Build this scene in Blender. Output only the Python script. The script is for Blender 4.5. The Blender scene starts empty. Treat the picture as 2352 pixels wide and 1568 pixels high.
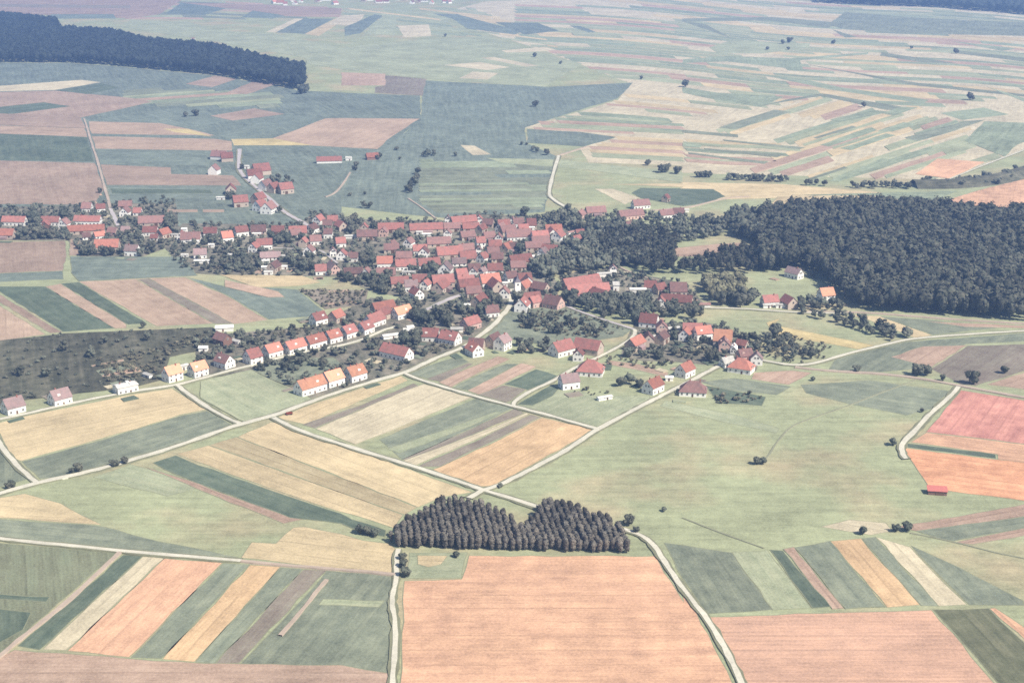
import bpy, bmesh, math, random
import numpy as np
from math import radians as RAD
random.seed(3); rng = np.random.default_rng(7)
scene = bpy.context.scene
col = scene.collection

# ------------------------------------------------------------------ camera, sky, sun, exposure
cam_d = bpy.data.cameras.new('camera'); cam = bpy.data.objects.new('camera', cam_d); col.objects.link(cam)
cam.location = (0, 0, 300.0)
cam.rotation_euler = (RAD(90) - math.atan(1034 / 3267), 0, 0)
cam_d.sensor_width = 36.0; cam_d.lens = 3267 / 2352 * 36; cam_d.clip_start = 1; cam_d.clip_end = 30000
scene.camera = cam

SUN_EL, SUN_DIR = RAD(47), (1.0, -0.8)
world = bpy.data.worlds.new('World'); scene.world = world; world.use_nodes = True
wn = world.node_tree.nodes; wl = world.node_tree.links
sky = wn.new('ShaderNodeTexSky'); sky.sky_type = 'NISHITA'; sky.sun_disc = False
sky.sun_elevation = SUN_EL; sky.sun_rotation = math.atan2(SUN_DIR[0], SUN_DIR[1])
sky.altitude = 200; sky.air_density = 1.0; sky.dust_density = 2.0
bg = wn['Background']; bg.inputs['Strength'].default_value = 0.08
wl.new(sky.outputs[0], bg.inputs['Color'])
sun_d = bpy.data.lights.new('sun', 'SUN'); sun = bpy.data.objects.new('sun', sun_d); col.objects.link(sun)
sun_d.energy = 5.0; sun_d.angle = RAD(0.6); sun_d.color = (1.0, 0.93, 0.82)
hd = math.hypot(*SUN_DIR); sx, sy = SUN_DIR[0] / hd * math.cos(SUN_EL), SUN_DIR[1] / hd * math.cos(SUN_EL)
from mathutils import Vector
sun.rotation_euler = Vector((sx, sy, math.sin(SUN_EL))).to_track_quat('Z', 'Y').to_euler()
scene.view_settings.view_transform = 'Standard'; scene.view_settings.look = 'None'
scene.view_settings.exposure = 0.52; scene.view_settings.gamma = 1.0; scene.view_settings.use_curve_mapping = False
scene.cycles.max_bounces = 5; scene.cycles.diffuse_bounces = 2; scene.cycles.volume_bounces = 1
scene.cycles.filter_width = 1.6; scene.cycles.use_denoising = False

FIELDS = [
 ('Wp', 0, -1.914, [(15,1889),(88,2019),(159,2151),(195,2337),(127,2600),(65,2845),(-91,3310),(-146,3898),(-72,4161),(515,4398),(999,4052),(1322,3756),(1102,2985),(661,1753),(624,1722),(477,1530),(254,1563),(196,1616),(88,1634),(83,1732),(135,1813)]),
 ('Gm', 1, 1.624, [(-148,2383),(60,2301),(199,2355),(160,2167),(88,2033),(17,1889),(19,1764),(54,1672),(38,1452),(32,1368),(-66,1342),(-98,1355),(-201,1409),(-234,1653),(-156,1732),(-125,1952)]),
 ('Gl', 2, 2.277, [(-911,3364),(-929,3539),(-779,3499),(-671,3274),(-520,3189),(-342,2900),(-177,3076),(-55,3140),(89,2718),(128,2623),(53,2301),(-90,2374),(-218,2462),(-300,2534),(-372,2623),(-390,2718),(-613,3015)]),
 ('Gm', 2, 1.91, [(-966,2641),(-802,2630),(-710,2582),(-500,2442),(-336,2257),(-266,2232),(-142,2199),(-125,1952),(-156,1732),(-200,1653),(-159,1293),(-490,1293)]),
 ('V', 3, -1.326, [(-515.3,1388.1),(-437.9,1398.2),(-345.1,1434.4),(-296.5,1240.2),(-317.3,1189.7),(-371.3,1189.7),(-399.7,1248.3),(-466.7,1248.3)]),
 ('V', 4, -0.04, [(-311.9,1317.0),(-200.6,1312.5),(-195.0,1368.5),(-164.1,1344.6),(-129.0,1330.7),(-66.0,1330.7),(-36.1,1358.8),(20.2,1349.3),(51.1,1321.5),(67.9,1273.3),(41.5,1208.7),(16.8,1171.3),(38.1,1102.6),(35.0,1058.8),(6.1,1026.6),(-4.3,1018.1),(-45.3,1012.5),(-73.4,985.4),(-82.2,1058.8),(-108.6,1077.2),(-143.1,1122.4),(-234.8,1125.8),(-271.9,1136.0),(-292.9,1189.7),(-313.9,1240.2)]),
 ('V', 5, 1.825, [(-223.9,954.4),(-197.9,967.0),(-144.7,982.6),(-109.7,1058.6),(-80.3,1049.6),(-39.8,1035.7),(-5.9,1024.2),(-23.6,962.6),(-45.8,918.9),(-69.4,885.1),(-95.1,861.3),(-124.4,831.2),(-136.9,849.0),(-154.3,865.4),(-170.1,885.7),(-200.8,865.4)]),
 ('V', 0, -1.415, [(89.4,993.2),(109.5,993.2),(142.9,993.2),(159.5,974.8),(169.1,913.7),(159.7,882.4),(138.9,893.4),(110.3,902.3),(87.8,904.6),(73.7,916.0),(76.9,939.7)]),
 ('V', 0, 1.593, [(38.9,1129.2),(83.9,1149.9),(138.9,1102.6),(148.0,1035.2),(107.7,1043.9),(67.2,1043.9),(40.6,1052.8)]),
 ('Gl', 1, -0.567, [(916,4067),(1010,4006),(1003,3959),(910,4018)]),
 ('Gl', 1, -1.12, [(1280,3760),(1304,3711),(1294,3670),(1270,3717)]),
 ('Bn', 1, -0.888, [(779,4154),(852,4064),(926,4002),(919,3940),(844,4000),(773,4088)]),
 ('W', 1, -0.523, [(926,4002),(1046,3933),(1036,3874),(919,3940)]),
 ('Gl', 1, -0.612, [(1046,3933),(1168,3848),(1157,3792),(1036,3874)]),
 ('Gl', 1, -1.009, [(703,4191),(780,4068),(859,3982),(940,3922),(934,3875),(853,3933),(775,4018),(699,4137)]),
 ('Gf', 1, -1.064, [(1104,3830),(1170,3774),(1227,3699),(1276,3610),(1266,3569),(1218,3657),(1160,3729),(1096,3784)]),
 ('Gf', 1, -1.067, [(648,4222),(720,4091),(793,3989),(867,3918),(943,3866),(1020,3826),(1012,3774),(935,3813),(860,3862),(786,3933),(715,4032),(644,4159)]),
 ('Gl', 1, -0.908, [(1020,3826),(1089,3785),(1155,3731),(1211,3660),(1201,3612),(1144,3680),(1080,3733),(1012,3774)]),
 ('Gl', 1, -1.099, [(573,4286),(647,4142),(717,4019),(710,3936),(640,4054),(568,4192)]),
 ('Gl', 1, -0.648, [(817,3894),(904,3829),(992,3781),(1077,3733),(1063,3661),(980,3707),(894,3752),(809,3816)]),
 ('Gf', 1, -1.068, [(1077,3733),(1142,3677),(1200,3604),(1249,3515),(1233,3451),(1185,3537),(1128,3607),(1063,3661)]),
 ('Gf', 1, -0.743, [(771,3848),(842,3782),(915,3737),(988,3699),(1058,3660),(1047,3599),(977,3639),(905,3674),(834,3718),(765,3781)]),
 ('Gl', 1, -1.066, [(1058,3660),(1124,3604),(1182,3532),(1231,3444),(1218,3390),(1169,3476),(1113,3547),(1047,3599)]),
 ('W', 1, -1.063, [(451,4294),(546,4122),(633,3960),(718,3829),(713,3773),(629,3899),(544,4056),(450,4222)]),
 ('Gl', 1, -0.475, [(883,3683),(1002,3622),(994,3570),(876,3630)]),
 ('Gf', 1, -1.04, [(1002,3622),(1083,3568),(1154,3490),(1212,3390),(1202,3344),(1144,3442),(1073,3517),(994,3570)]),
 ('Gf', 1, -1.042, [(410,4274),(530,4070),(529,4013),(410,4211)]),
 ('W', 1, -1.072, [(530,4070),(600,3942),(666,3832),(731,3742),(798,3678),(868,3632),(862,3586),(794,3631),(726,3694),(662,3781),(596,3888),(529,4013)]),
 ('W', 1, -1.039, [(1072,3514),(1142,3437),(1200,3338),(1190,3299),(1133,3396),(1064,3472)]),
 ('Gl', 1, -1.046, [(357,4276),(447,4145),(530,4002),(605,3864),(601,3781),(526,3912),(445,4049),(358,4176)]),
 ('W', 1, -1.008, [(605,3864),(672,3757),(739,3675),(807,3617),(877,3575),(868,3504),(799,3544),(732,3600),(666,3679),(601,3781)]),
 ('Gf', 1, -1.047, [(1018,3503),(1084,3450),(1141,3378),(1190,3293),(1175,3231),(1127,3314),(1070,3382),(1006,3433)]),
 ('W', 1, -1.047, [(279,4251),(372,4145),(457,4016),(536,3880),(533,3799),(456,3930),(372,4054),(282,4155)]),
 ('Gl', 1, -1.03, [(536,3880),(644,3700),(639,3627),(533,3799)]),
 ('Gl', 1, -0.819, [(910,3479),(979,3445),(1044,3400),(1100,3340),(1087,3280),(1031,3338),(969,3381),(901,3414)]),
 ('Gf', 1, -1.008, [(1100,3340),(1169,3231),(1155,3174),(1087,3280)]),
 ('Bn', 1, -1.037, [(357,4064),(440,3944),(516,3815),(588,3694),(657,3592),(652,3526),(584,3624),(514,3741),(438,3865),(357,3980)]),
 ('Bn', 1, -0.834, [(762,3486),(831,3444),(902,3412),(968,3377),(1032,3332),(1088,3272),(1077,3217),(1021,3276),(960,3320),(892,3352),(823,3383),(756,3424)]),
 ('W', 1, -1.008, [(1088,3272),(1152,3169),(1140,3117),(1077,3217)]),
 ('Gf', 1, -0.999, [(320,4016),(396,3918),(466,3809),(532,3699),(594,3598),(656,3514),(650,3440),(590,3521),(529,3618),(464,3723),(395,3828),(321,3921)]),
 ('Gl', 1, -0.788, [(656,3514),(727,3443),(798,3394),(872,3359),(863,3292),(790,3325),(719,3372),(650,3440)]),
 ('W', 1, -0.654, [(872,3359),(957,3316),(1034,3257),(1022,3194),(946,3251),(863,3292)]),
 ('Gf', 1, -0.851, [(174,4036),(277,3957),(373,3848),(372,3782),(278,3888),(178,3965)]),
 ('Gl', 1, -1.021, [(373,3848),(444,3744),(510,3636),(572,3537),(634,3452),(629,3399),(569,3481),(507,3578),(442,3682),(372,3782)]),
 ('Gf', 1, -0.795, [(634,3452),(710,3374),(787,3323),(782,3274),(704,3324),(629,3399)]),
 ('W', 1, -0.985, [(1050,3154),(1117,3053),(1108,3012),(1042,3110)]),
 ('Bn', 1, -0.45, [(5,4051),(99,4005),(190,3953),(194,3882),(103,3933),(12,3977)]),
 ('W', 1, -1.01, [(434,3686),(545,3509),(542,3453),(433,3624)]),
 ('Gf', 1, -0.417, [(793,3265),(878,3228),(957,3184),(949,3138),(870,3180),(788,3217)]),
 ('W', 1, -1.017, [(957,3184),(1013,3136),(1062,3076),(1106,3005),(1096,2964),(1053,3032),(1005,3092),(949,3138)]),
 ('Gl', 1, -0.502, [(5,3977),(96,3933),(186,3884),(190,3805),(102,3852),(13,3894)]),
 ('W', 1, -0.962, [(358,3721),(446,3595),(526,3468),(603,3360),(599,3300),(524,3405),(444,3527),(358,3648)]),
 ('W', 1, -0.875, [(885,3172),(944,3138),(997,3093),(1045,3037),(1034,2988),(987,3042),(935,3086),(877,3118)]),
 ('Gf', 1, -0.512, [(5,3894),(102,3848),(199,3794),(202,3706),(109,3757),(14,3802)]),
 ('Gl', 1, -0.982, [(396,3588),(474,3471),(547,3361),(544,3292),(472,3397),(395,3509)]),
 ('W', 1, -0.889, [(547,3361),(626,3263),(706,3196),(700,3133),(621,3198),(544,3292)]),
 ('Bn', 1, -0.485, [(706,3196),(777,3158),(850,3127),(919,3092),(982,3041),(970,2984),(909,3032),(840,3066),(770,3096),(700,3133)]),
 ('Gf', 1, -0.996, [(982,3041),(1031,2984),(1074,2917),(1062,2864),(1019,2929),(970,2984)]),
 ('Gf', 1, -0.721, [(4,3802),(108,3755),(208,3696),(303,3613),(304,3564),(211,3645),(112,3702),(10,3748)]),
 ('Gl', 1, -0.968, [(303,3613),(390,3505),(471,3388),(545,3279),(544,3238),(469,3346),(390,3460),(304,3564)]),
 ('W', 1, -0.882, [(545,3279),(607,3205),(668,3149),(732,3110),(796,3082),(860,3055),(854,3021),(791,3047),(728,3075),(666,3112),(604,3166),(544,3238)]),
 ('Bn', 1, -0.765, [(860,3055),(932,3012),(997,2949),(990,2916),(926,2978),(854,3021)]),
 ('W', 1, -0.97, [(997,2949),(1055,2864),(1049,2834),(990,2916)]),
 ('W', 1, -0.841, [(4,3748),(98,3706),(189,3657),(276,3588),(357,3497),(358,3452),(277,3540),(191,3608),(102,3656),(10,3698)]),
 ('Gl', 1, -0.951, [(357,3497),(449,3369),(533,3246),(531,3208),(447,3327),(358,3452)]),
 ('Gf', 1, -0.891, [(533,3246),(592,3174),(650,3120),(710,3081),(771,3053),(766,3019),(706,3047),(647,3085),(589,3138),(531,3208)]),
 ('Bn', 1, -0.965, [(881,3004),(942,2961),(996,2903),(1044,2834),(1038,2804),(991,2872),(936,2929),(875,2971)]),
 ('Bn', 1, -0.896, [(4,3698),(87,3661),(167,3619),(245,3565),(318,3493),(387,3407),(387,3347),(319,3430),(246,3499),(170,3553),(91,3592),(11,3627)]),
 ('Gl', 1, -0.962, [(387,3407),(449,3318),(508,3233),(565,3160),(622,3101),(619,3052),(563,3108),(506,3180),(448,3261),(387,3347)]),
 ('Gf', 1, -0.617, [(622,3101),(687,3055),(752,3023),(817,2996),(810,2950),(746,2975),(682,3006),(619,3052)]),
 ('Gl', 1, -0.424, [(4,3627),(130,3570),(134,3516),(10,3570)]),
 ('W', 1, -0.582, [(130,3570),(249,3492),(251,3440),(134,3516)]),
 ('Gf', 1, -0.962, [(249,3492),(322,3420),(391,3334),(455,3242),(515,3158),(514,3114),(454,3198),(391,3285),(324,3369),(251,3440)]),
 ('Gl', 1, -0.875, [(515,3158),(576,3085),(638,3031),(700,2994),(763,2967),(759,2928),(696,2954),(634,2991),(574,3044),(514,3114)]),
 ('Gf', 1, -0.905, [(763,2967),(830,2939),(892,2904),(949,2854),(999,2791),(992,2758),(943,2818),(887,2867),(825,2902),(759,2928)]),
 ('Gl', 1, -0.967, [(999,2791),(1019,2762),(1011,2729),(992,2758)]),
 ('Bn', 1, -0.855, [(4,3570),(82,3537),(157,3500),(231,3452),(301,3387),(368,3310),(367,3262),(302,3337),(234,3400),(161,3447),(87,3483),(10,3515)]),
 ('Gl', 1, -0.947, [(368,3310),(473,3163),(472,3119),(367,3262)]),
 ('Gf', 1, -0.92, [(473,3163),(533,3084),(592,3022),(590,2981),(531,3042),(472,3119)]),
 ('W', 1, -0.647, [(592,3022),(653,2975),(715,2944),(777,2920),(838,2893),(832,2856),(772,2882),(710,2906),(649,2936),(590,2981)]),
 ('Gl', 1, -0.94, [(838,2893),(902,2853),(958,2797),(1007,2729),(1000,2696),(950,2762),(895,2817),(832,2856)]),
 ('Gl', 1, -0.863, [(4,3515),(80,3483),(155,3447),(228,3399),(297,3337),(362,3261),(363,3214),(298,3287),(230,3348),(159,3395),(85,3429),(10,3460)]),
 ('Gf', 1, -0.933, [(362,3261),(442,3154),(516,3054),(514,3012),(440,3109),(363,3214)]),
 ('Gl', 1, -0.59, [(782,2876),(840,2850),(893,2815),(886,2779),(833,2813),(777,2839)]),
 ('Gf', 1, -0.931, [(893,2815),(948,2761),(995,2696),(988,2663),(940,2726),(886,2779)]),
 ('Gl', 1, -0.592, [(137,3402),(260,3320),(262,3251),(142,3331)]),
 ('Gf', 1, -0.929, [(260,3320),(324,3254),(383,3180),(440,3103),(494,3031),(492,2974),(439,3043),(383,3117),(325,3188),(262,3251)]),
 ('Gl', 1, -0.852, [(494,3031),(554,2963),(614,2912),(676,2877),(738,2852),(732,2800),(671,2826),(610,2859),(551,2909),(492,2974)]),
 ('Gl', 1, -0.453, [(4,3387),(86,3353),(166,3314),(171,3245),(92,3283),(12,3315)]),
 ('W', 1, -0.851, [(166,3314),(233,3269),(296,3211),(356,3142),(357,3080),(298,3146),(236,3202),(171,3245)]),
 ('Gl', 1, -0.8, [(496,2961),(569,2886),(643,2835),(639,2785),(566,2834),(494,2906)]),
 ('Gl', 1, -0.908, [(914,2687),(968,2618),(958,2575),(905,2641)]),
 ('Gl', 1, -0.719, [(4,3315),(78,3285),(150,3252),(222,3208),(289,3149),(290,3103),(223,3160),(154,3202),(83,3235),(10,3264)]),
 ('Gf', 1, -0.905, [(289,3149),(351,3078),(410,3003),(410,2960),(352,3034),(290,3103)]),
 ('Gl', 1, -0.909, [(410,3003),(470,2926),(528,2862),(586,2812),(584,2775),(526,2823),(469,2886),(410,2960)]),
 ('W', 1, -0.52, [(586,2812),(646,2778),(705,2754),(765,2732),(760,2696),(701,2718),(642,2742),(584,2775)]),
 ('Gf', 1, -0.912, [(765,2732),(818,2706),(868,2671),(912,2627),(952,2575),(946,2543),(906,2594),(861,2638),(813,2672),(760,2696)]),
 ('W', 1, -0.392, [(4,3264),(131,3212),(136,3148),(12,3200)]),
 ('Gl', 1, -0.564, [(131,3212),(236,3145),(239,3085),(136,3148)]),
 ('Bn', 1, -0.893, [(331,3053),(388,2982),(443,2912),(496,2849),(494,2799),(441,2859),(388,2927),(331,2996)]),
 ('W', 1, -0.757, [(496,2849),(552,2796),(608,2758),(664,2730),(722,2709),(716,2664),(659,2684),(603,2710),(548,2748),(494,2799)]),
 ('Bn', 1, -0.899, [(722,2709),(784,2684),(842,2650),(895,2601),(941,2543),(933,2503),(887,2560),(834,2606),(777,2640),(716,2664)]),
 ('W', 1, -0.837, [(4,3200),(76,3171),(148,3139),(217,3096),(284,3040),(345,2971),(346,2932),(284,2998),(220,3054),(151,3095),(81,3127),(8,3154)]),
 ('Gl', 1, -0.635, [(518,2768),(594,2712),(672,2678),(668,2645),(591,2679),(517,2734)]),
 ('Gf', 1, -0.631, [(672,2678),(737,2654),(800,2624),(857,2583),(852,2552),(796,2593),(733,2622),(668,2645)]),
 ('Gf', 1, -0.533, [(4,3154),(73,3127),(142,3097),(209,3058),(212,3010),(146,3049),(79,3077),(9,3104)]),
 ('Gl', 1, -0.836, [(209,3058),(283,2995),(353,2918),(353,2875),(285,2949),(212,3010)]),
 ('W', 1, -0.385, [(611,2667),(664,2645),(718,2626),(770,2605),(818,2576),(813,2541),(764,2569),(713,2591),(660,2609),(608,2630)]),
 ('Gl', 1, -0.764, [(818,2576),(893,2505),(887,2472),(813,2541)]),
 ('Bn', 1, -0.903, [(893,2505),(916,2475),(910,2443),(887,2472)]),
 ('Gf', 1, -0.63, [(4,3104),(89,3071),(172,3031),(252,2974),(254,2911),(177,2966),(95,3004),(12,3035)]),
 ('Gl', 1, -0.873, [(252,2974),(318,2909),(380,2835),(439,2764),(438,2709),(380,2778),(320,2848),(254,2911)]),
 ('Gl', 1, -0.514, [(543,2666),(616,2624),(690,2597),(685,2548),(612,2575),(540,2614)]),
 ('W', 1, -0.884, [(876,2479),(905,2443),(896,2400),(868,2435)]),
 ('Gl', 1, -0.874, [(155,2974),(219,2933),(280,2880),(338,2819),(392,2755),(391,2704),(338,2766),(282,2826),(222,2876),(160,2914)]),
 ('Gf', 1, -0.84, [(392,2755),(464,2673),(536,2612),(533,2566),(463,2625),(391,2704)]),
 ('Gl', 1, -0.333, [(621,2568),(685,2546),(748,2521),(806,2486),(799,2444),(742,2478),(681,2502),(617,2524)]),
 ('Gf', 1, -0.863, [(806,2486),(850,2446),(890,2400),(881,2361),(842,2406),(799,2444)]),
 ('Gl', 1, -0.388, [(36,2962),(153,2914),(156,2874),(40,2920)]),
 ('Gf', 1, -0.837, [(153,2914),(225,2868),(293,2808),(357,2737),(357,2701),(294,2770),(227,2830),(156,2874)]),
 ('W', 1, -0.86, [(357,2737),(413,2671),(469,2614),(468,2581),(413,2637),(357,2701)]),
 ('Bn', 1, -0.695, [(469,2614),(522,2569),(576,2538),(630,2516),(685,2498),(682,2469),(628,2486),(573,2508),(520,2538),(468,2581)]),
 ('Gl', 1, -0.701, [(685,2498),(736,2478),(784,2451),(828,2414),(823,2387),(779,2422),(732,2449),(682,2469)]),
 ('W', 1, -0.839, [(828,2414),(876,2361),(870,2334),(823,2387)]),
 ('Gf', 1, -0.764, [(51,2914),(118,2890),(184,2855),(247,2808),(307,2751),(309,2704),(250,2760),(188,2804),(123,2838),(57,2862)]),
 ('Gf', 1, -0.585, [(485,2561),(560,2512),(557,2472),(484,2520)]),
 ('Bn', 1, -0.843, [(729,2448),(779,2419),(825,2380),(866,2334),(860,2300),(819,2345),(773,2383),(723,2411)]),
 ('Bn', 1, -0.836, [(71,2855),(132,2830),(192,2798),(250,2755),(304,2702),(356,2645),(357,2592),(306,2647),(252,2697),(196,2739),(137,2770),(77,2794)]),
 ('Gf', 1, -0.831, [(356,2645),(437,2556),(436,2507),(357,2592)]),
 ('Gf', 1, -0.833, [(610,2449),(665,2431),(718,2411),(768,2383),(813,2345),(854,2300),(846,2259),(805,2303),(761,2339),(712,2366),(660,2386),(606,2403)]),
 ('Gl', 1, -0.693, [(84,2789),(149,2761),(212,2723),(272,2673),(273,2636),(214,2684),(152,2722),(88,2749)]),
 ('Gf', 1, -0.806, [(272,2673),(348,2593),(348,2558),(273,2636)]),
 ('W', 1, -0.828, [(348,2593),(400,2537),(451,2487),(450,2455),(400,2503),(348,2558)]),
 ('Gf', 1, -0.64, [(451,2487),(511,2442),(573,2413),(635,2392),(632,2362),(570,2382),(509,2411),(450,2455)]),
 ('Gf', 1, -0.828, [(810,2291),(831,2269),(825,2242),(806,2264)]),
 ('Gf', 1, -0.799, [(98,2743),(161,2714),(222,2676),(279,2625),(334,2569),(386,2512),(386,2479),(334,2534),(280,2589),(223,2638),(163,2676),(101,2704)]),
 ('Gl', 1, -0.769, [(386,2512),(446,2454),(506,2410),(505,2379),(446,2422),(386,2479)]),
 ('Gf', 1, -0.444, [(506,2410),(559,2385),(611,2367),(664,2350),(714,2329),(709,2300),(660,2321),(608,2337),(557,2355),(505,2379)]),
 ('W', 1, -0.749, [(714,2329),(765,2296),(812,2252),(807,2225),(761,2268),(709,2300)]),
 ('Gf', 3, -0.589, [(106,2700),(167,2671),(227,2631),(230,2589),(171,2627),(111,2656)]),
 ('Gl', 1, -0.802, [(227,2631),(281,2585),(332,2532),(381,2480),(429,2433),(428,2396),(381,2442),(333,2492),(283,2543),(230,2589)]),
 ('W', 1, -0.709, [(603,2337),(654,2322),(703,2301),(749,2273),(791,2238),(786,2206),(744,2242),(699,2269),(650,2288),(600,2304)]),
 ('Gf', 1, -0.801, [(348,2471),(400,2417),(452,2371),(451,2322),(400,2365),(348,2417)]),
 ('Bn', 1, -0.574, [(452,2371),(498,2342),(544,2320),(591,2304),(638,2290),(683,2273),(677,2227),(633,2244),(587,2258),(541,2273),(496,2293),(451,2322)]),
 ('Bn', 1, -0.746, [(134,2581),(191,2550),(245,2510),(296,2462),(297,2428),(247,2474),(193,2513),(138,2543)]),
 ('Gl', 1, -0.797, [(296,2462),(348,2409),(398,2360),(447,2320),(446,2289),(398,2329),(348,2376),(297,2428)]),
 ('W', 1, -0.548, [(447,2320),(497,2289),(548,2268),(598,2252),(648,2236),(645,2208),(595,2223),(545,2239),(495,2259),(446,2289)]),
 ('Gf', 1, -0.586, [(648,2236),(695,2216),(738,2187),(734,2160),(691,2188),(645,2208)]),
 ('Gl', 1, -0.677, [(146,2537),(208,2500),(266,2453),(268,2403),(211,2448),(150,2483)]),
 ('Bn', 1, -0.771, [(266,2453),(326,2395),(381,2338),(382,2293),(326,2347),(268,2403)]),
 ('Gl', 1, -0.701, [(381,2338),(432,2296),(482,2264),(480,2220),(431,2252),(382,2293)]),
 ('W', 1, -0.398, [(482,2264),(539,2240),(596,2222),(652,2204),(647,2163),(592,2180),(536,2197),(480,2220)]),
 ('Gl', 1, -0.481, [(652,2204),(713,2172),(707,2132),(647,2163)]),
 ('Gl', 1, -0.758, [(165,2472),(215,2440),(263,2400),(309,2357),(310,2306),(265,2347),(219,2385),(169,2416)]),
 ('W', 1, -0.773, [(309,2357),(379,2288),(379,2240),(310,2306)]),
 ('Gf', 1, -0.677, [(379,2288),(430,2248),(480,2217),(478,2171),(429,2200),(379,2240)]),
 ('W', 1, -0.332, [(502,2207),(552,2190),(602,2176),(598,2132),(548,2145),(500,2162)]),
 ('Bn', 1, -0.373, [(602,2176),(678,2146),(672,2103),(598,2132)]),
 ('Gl', 1, -0.719, [(340,2270),(406,2211),(406,2169),(341,2225)]),
 ('Bn', 1, -0.583, [(406,2211),(449,2183),(448,2141),(406,2169)]),
 ('Gf', 1, -0.276, [(544,2144),(591,2131),(637,2116),(632,2076),(587,2092),(540,2105)]),
 ('W', 1, -0.652, [(367,2195),(420,2154),(420,2117),(367,2157)]),
 ('W', 1, -1.662, [(577,2093),(595,2088),(592,2053),(574,2058)]),
 ('Gl', 1, -0.686, [(338,2177),(396,2129),(395,2090),(339,2137)]),
 ('Gl', 1, -0.711, [(304,2162),(372,2103),(372,2068),(305,2125)]),
 ('W', 1, -0.684, [(173,2222),(220,2192),(264,2155),(266,2117),(222,2152),(177,2181)]),
 ('Gl', 1, -0.727, [(264,2155),(306,2118),(346,2083),(346,2048),(307,2081),(266,2117)]),
 ('W', 1, -0.709, [(152,2149),(200,2120),(247,2086),(291,2048),(292,2014),(249,2051),(203,2085),(155,2113)]),
 ('Bn', 1, -0.683, [(138,2118),(185,2093),(230,2061),(274,2026),(275,2003),(232,2038),(188,2069),(141,2094)]),
 ('Gl', 1, -0.637, [(191,2064),(250,2020),(253,1986),(193,2029)]),
 ('Gf', 1, -0.585, [(92,2034),(134,2018),(176,1996),(216,1970),(219,1932),(180,1957),(139,1978),(98,1994)]),
 ('Gf', 1, -0.548, [(72,1999),(116,1984),(160,1964),(202,1939),(204,1917),(162,1942),(119,1962),(76,1976)]),
 ('Gf', 2, -0.322, [(57,1980),(132,1955),(136,1918),(63,1942)]),
 ('Bn', 2, -1.411, [(35,1947),(56,1942),(63,1899),(42,1904)]),
 ('Gl', 1, 1.003, [(269,1872),(352,2003),(353,1974),(270,1846)]),
 ('W', 2, 1.005, [(352,2003),(473,2193),(471,2158),(353,1974)]),
 ('Gl', 3, 0.999, [(278,1867),(340,1962),(408,2068),(483,2185),(482,2147),(408,2034),(341,1931),(280,1838)]),
 ('W', 4, 0.993, [(283,1851),(391,2017),(390,1986),(284,1825)]),
 ('W', 1, 0.99, [(403,2014),(497,2157),(494,2112),(402,1974)]),
 ('W', 2, 0.982, [(417,2007),(504,2138),(501,2088),(417,1963)]),
 ('Bn', 3, 0.976, [(432,1998),(510,2113),(507,2064),(431,1953)]),
 ('Gf', 1, 0.962, [(331,1794),(389,1878),(453,1970),(523,2071),(521,2033),(452,1936),(389,1847),(332,1765)]),
 ('Gl', 2, 0.955, [(343,1790),(418,1897),(502,2016),(499,1968),(417,1854),(344,1752)]),
 ('W', 3, 0.95, [(354,1776),(411,1857),(474,1944),(542,2040),(538,1994),(471,1902),(410,1818),(354,1741)]),
 ('Gl', 4, 0.943, [(360,1759),(419,1840),(483,1928),(553,2025),(551,1998),(482,1904),(419,1818),(361,1738)]),
 ('W', 5, 0.937, [(306,1669),(366,1751),(431,1841),(504,1940),(501,1897),(430,1803),(366,1716),(307,1638)]),
 ('Bn', 6, 0.933, [(269,1596),(322,1667),(379,1744),(441,1828),(440,1792),(379,1712),(323,1637),(271,1568)]),
 ('W', 6, 0.932, [(441,1828),(505,1914),(574,2007),(570,1965),(502,1875),(440,1792)]),
 ('Gl', 7, 0.929, [(393,1738),(450,1815),(512,1898),(580,1988),(577,1962),(511,1873),(449,1792),(393,1718)]),
 ('Gl', 1, 0.923, [(288,1586),(380,1708),(380,1675),(290,1558)]),
 ('W', 8, 0.925, [(380,1708),(452,1802),(530,1906),(528,1866),(450,1765),(380,1675)]),
 ('Gl', 8, 0.922, [(530,1906),(590,1985),(585,1941),(528,1866)]),
 ('Bn', 2, 0.919, [(299,1577),(376,1678),(376,1644),(300,1547)]),
 ('Bn', 9, 0.917, [(545,1899),(606,1979),(601,1932),(541,1856)]),
 ('Gf', 10, 0.91, [(522,1841),(610,1954),(606,1925),(520,1814)]),
 ('Gl', 11, 0.905, [(458,1742),(534,1839),(618,1947),(614,1908),(531,1805),(457,1711)]),
 ('W', 1, 0.903, [(326,1555),(376,1618),(430,1685),(429,1664),(376,1598),(327,1537)]),
 ('Gl', 2, 0.897, [(334,1551),(394,1625),(459,1707),(530,1796),(529,1775),(458,1688),(394,1608),(335,1535)]),
 ('W', 1, 0.897, [(530,1796),(610,1896),(607,1872),(529,1775)]),
 ('Gl', 3, 0.894, [(350,1559),(413,1637),(481,1722),(480,1693),(413,1610),(351,1535)]),
 ('Gf', 4, 0.886, [(365,1559),(436,1646),(515,1743),(513,1711),(435,1617),(365,1533)]),
 ('Gl', 1, 0.888, [(515,1743),(587,1832),(583,1796),(513,1711)]),
 ('Gl', 5, 0.883, [(498,1701),(576,1796),(572,1762),(496,1670)]),
 ('Bn', 6, 0.877, [(397,1559),(456,1630),(520,1707),(518,1675),(455,1601),(396,1532)]),
 ('Gl', 6, 0.875, [(520,1707),(576,1774),(572,1740),(518,1675)]),
 ('Gl', 7, 0.871, [(411,1556),(477,1635),(550,1722),(548,1700),(476,1615),(410,1538)]),
 ('Gl', 1, 0.854, [(457,1558),(517,1627),(582,1701),(578,1667),(515,1596),(456,1530)]),
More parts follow.
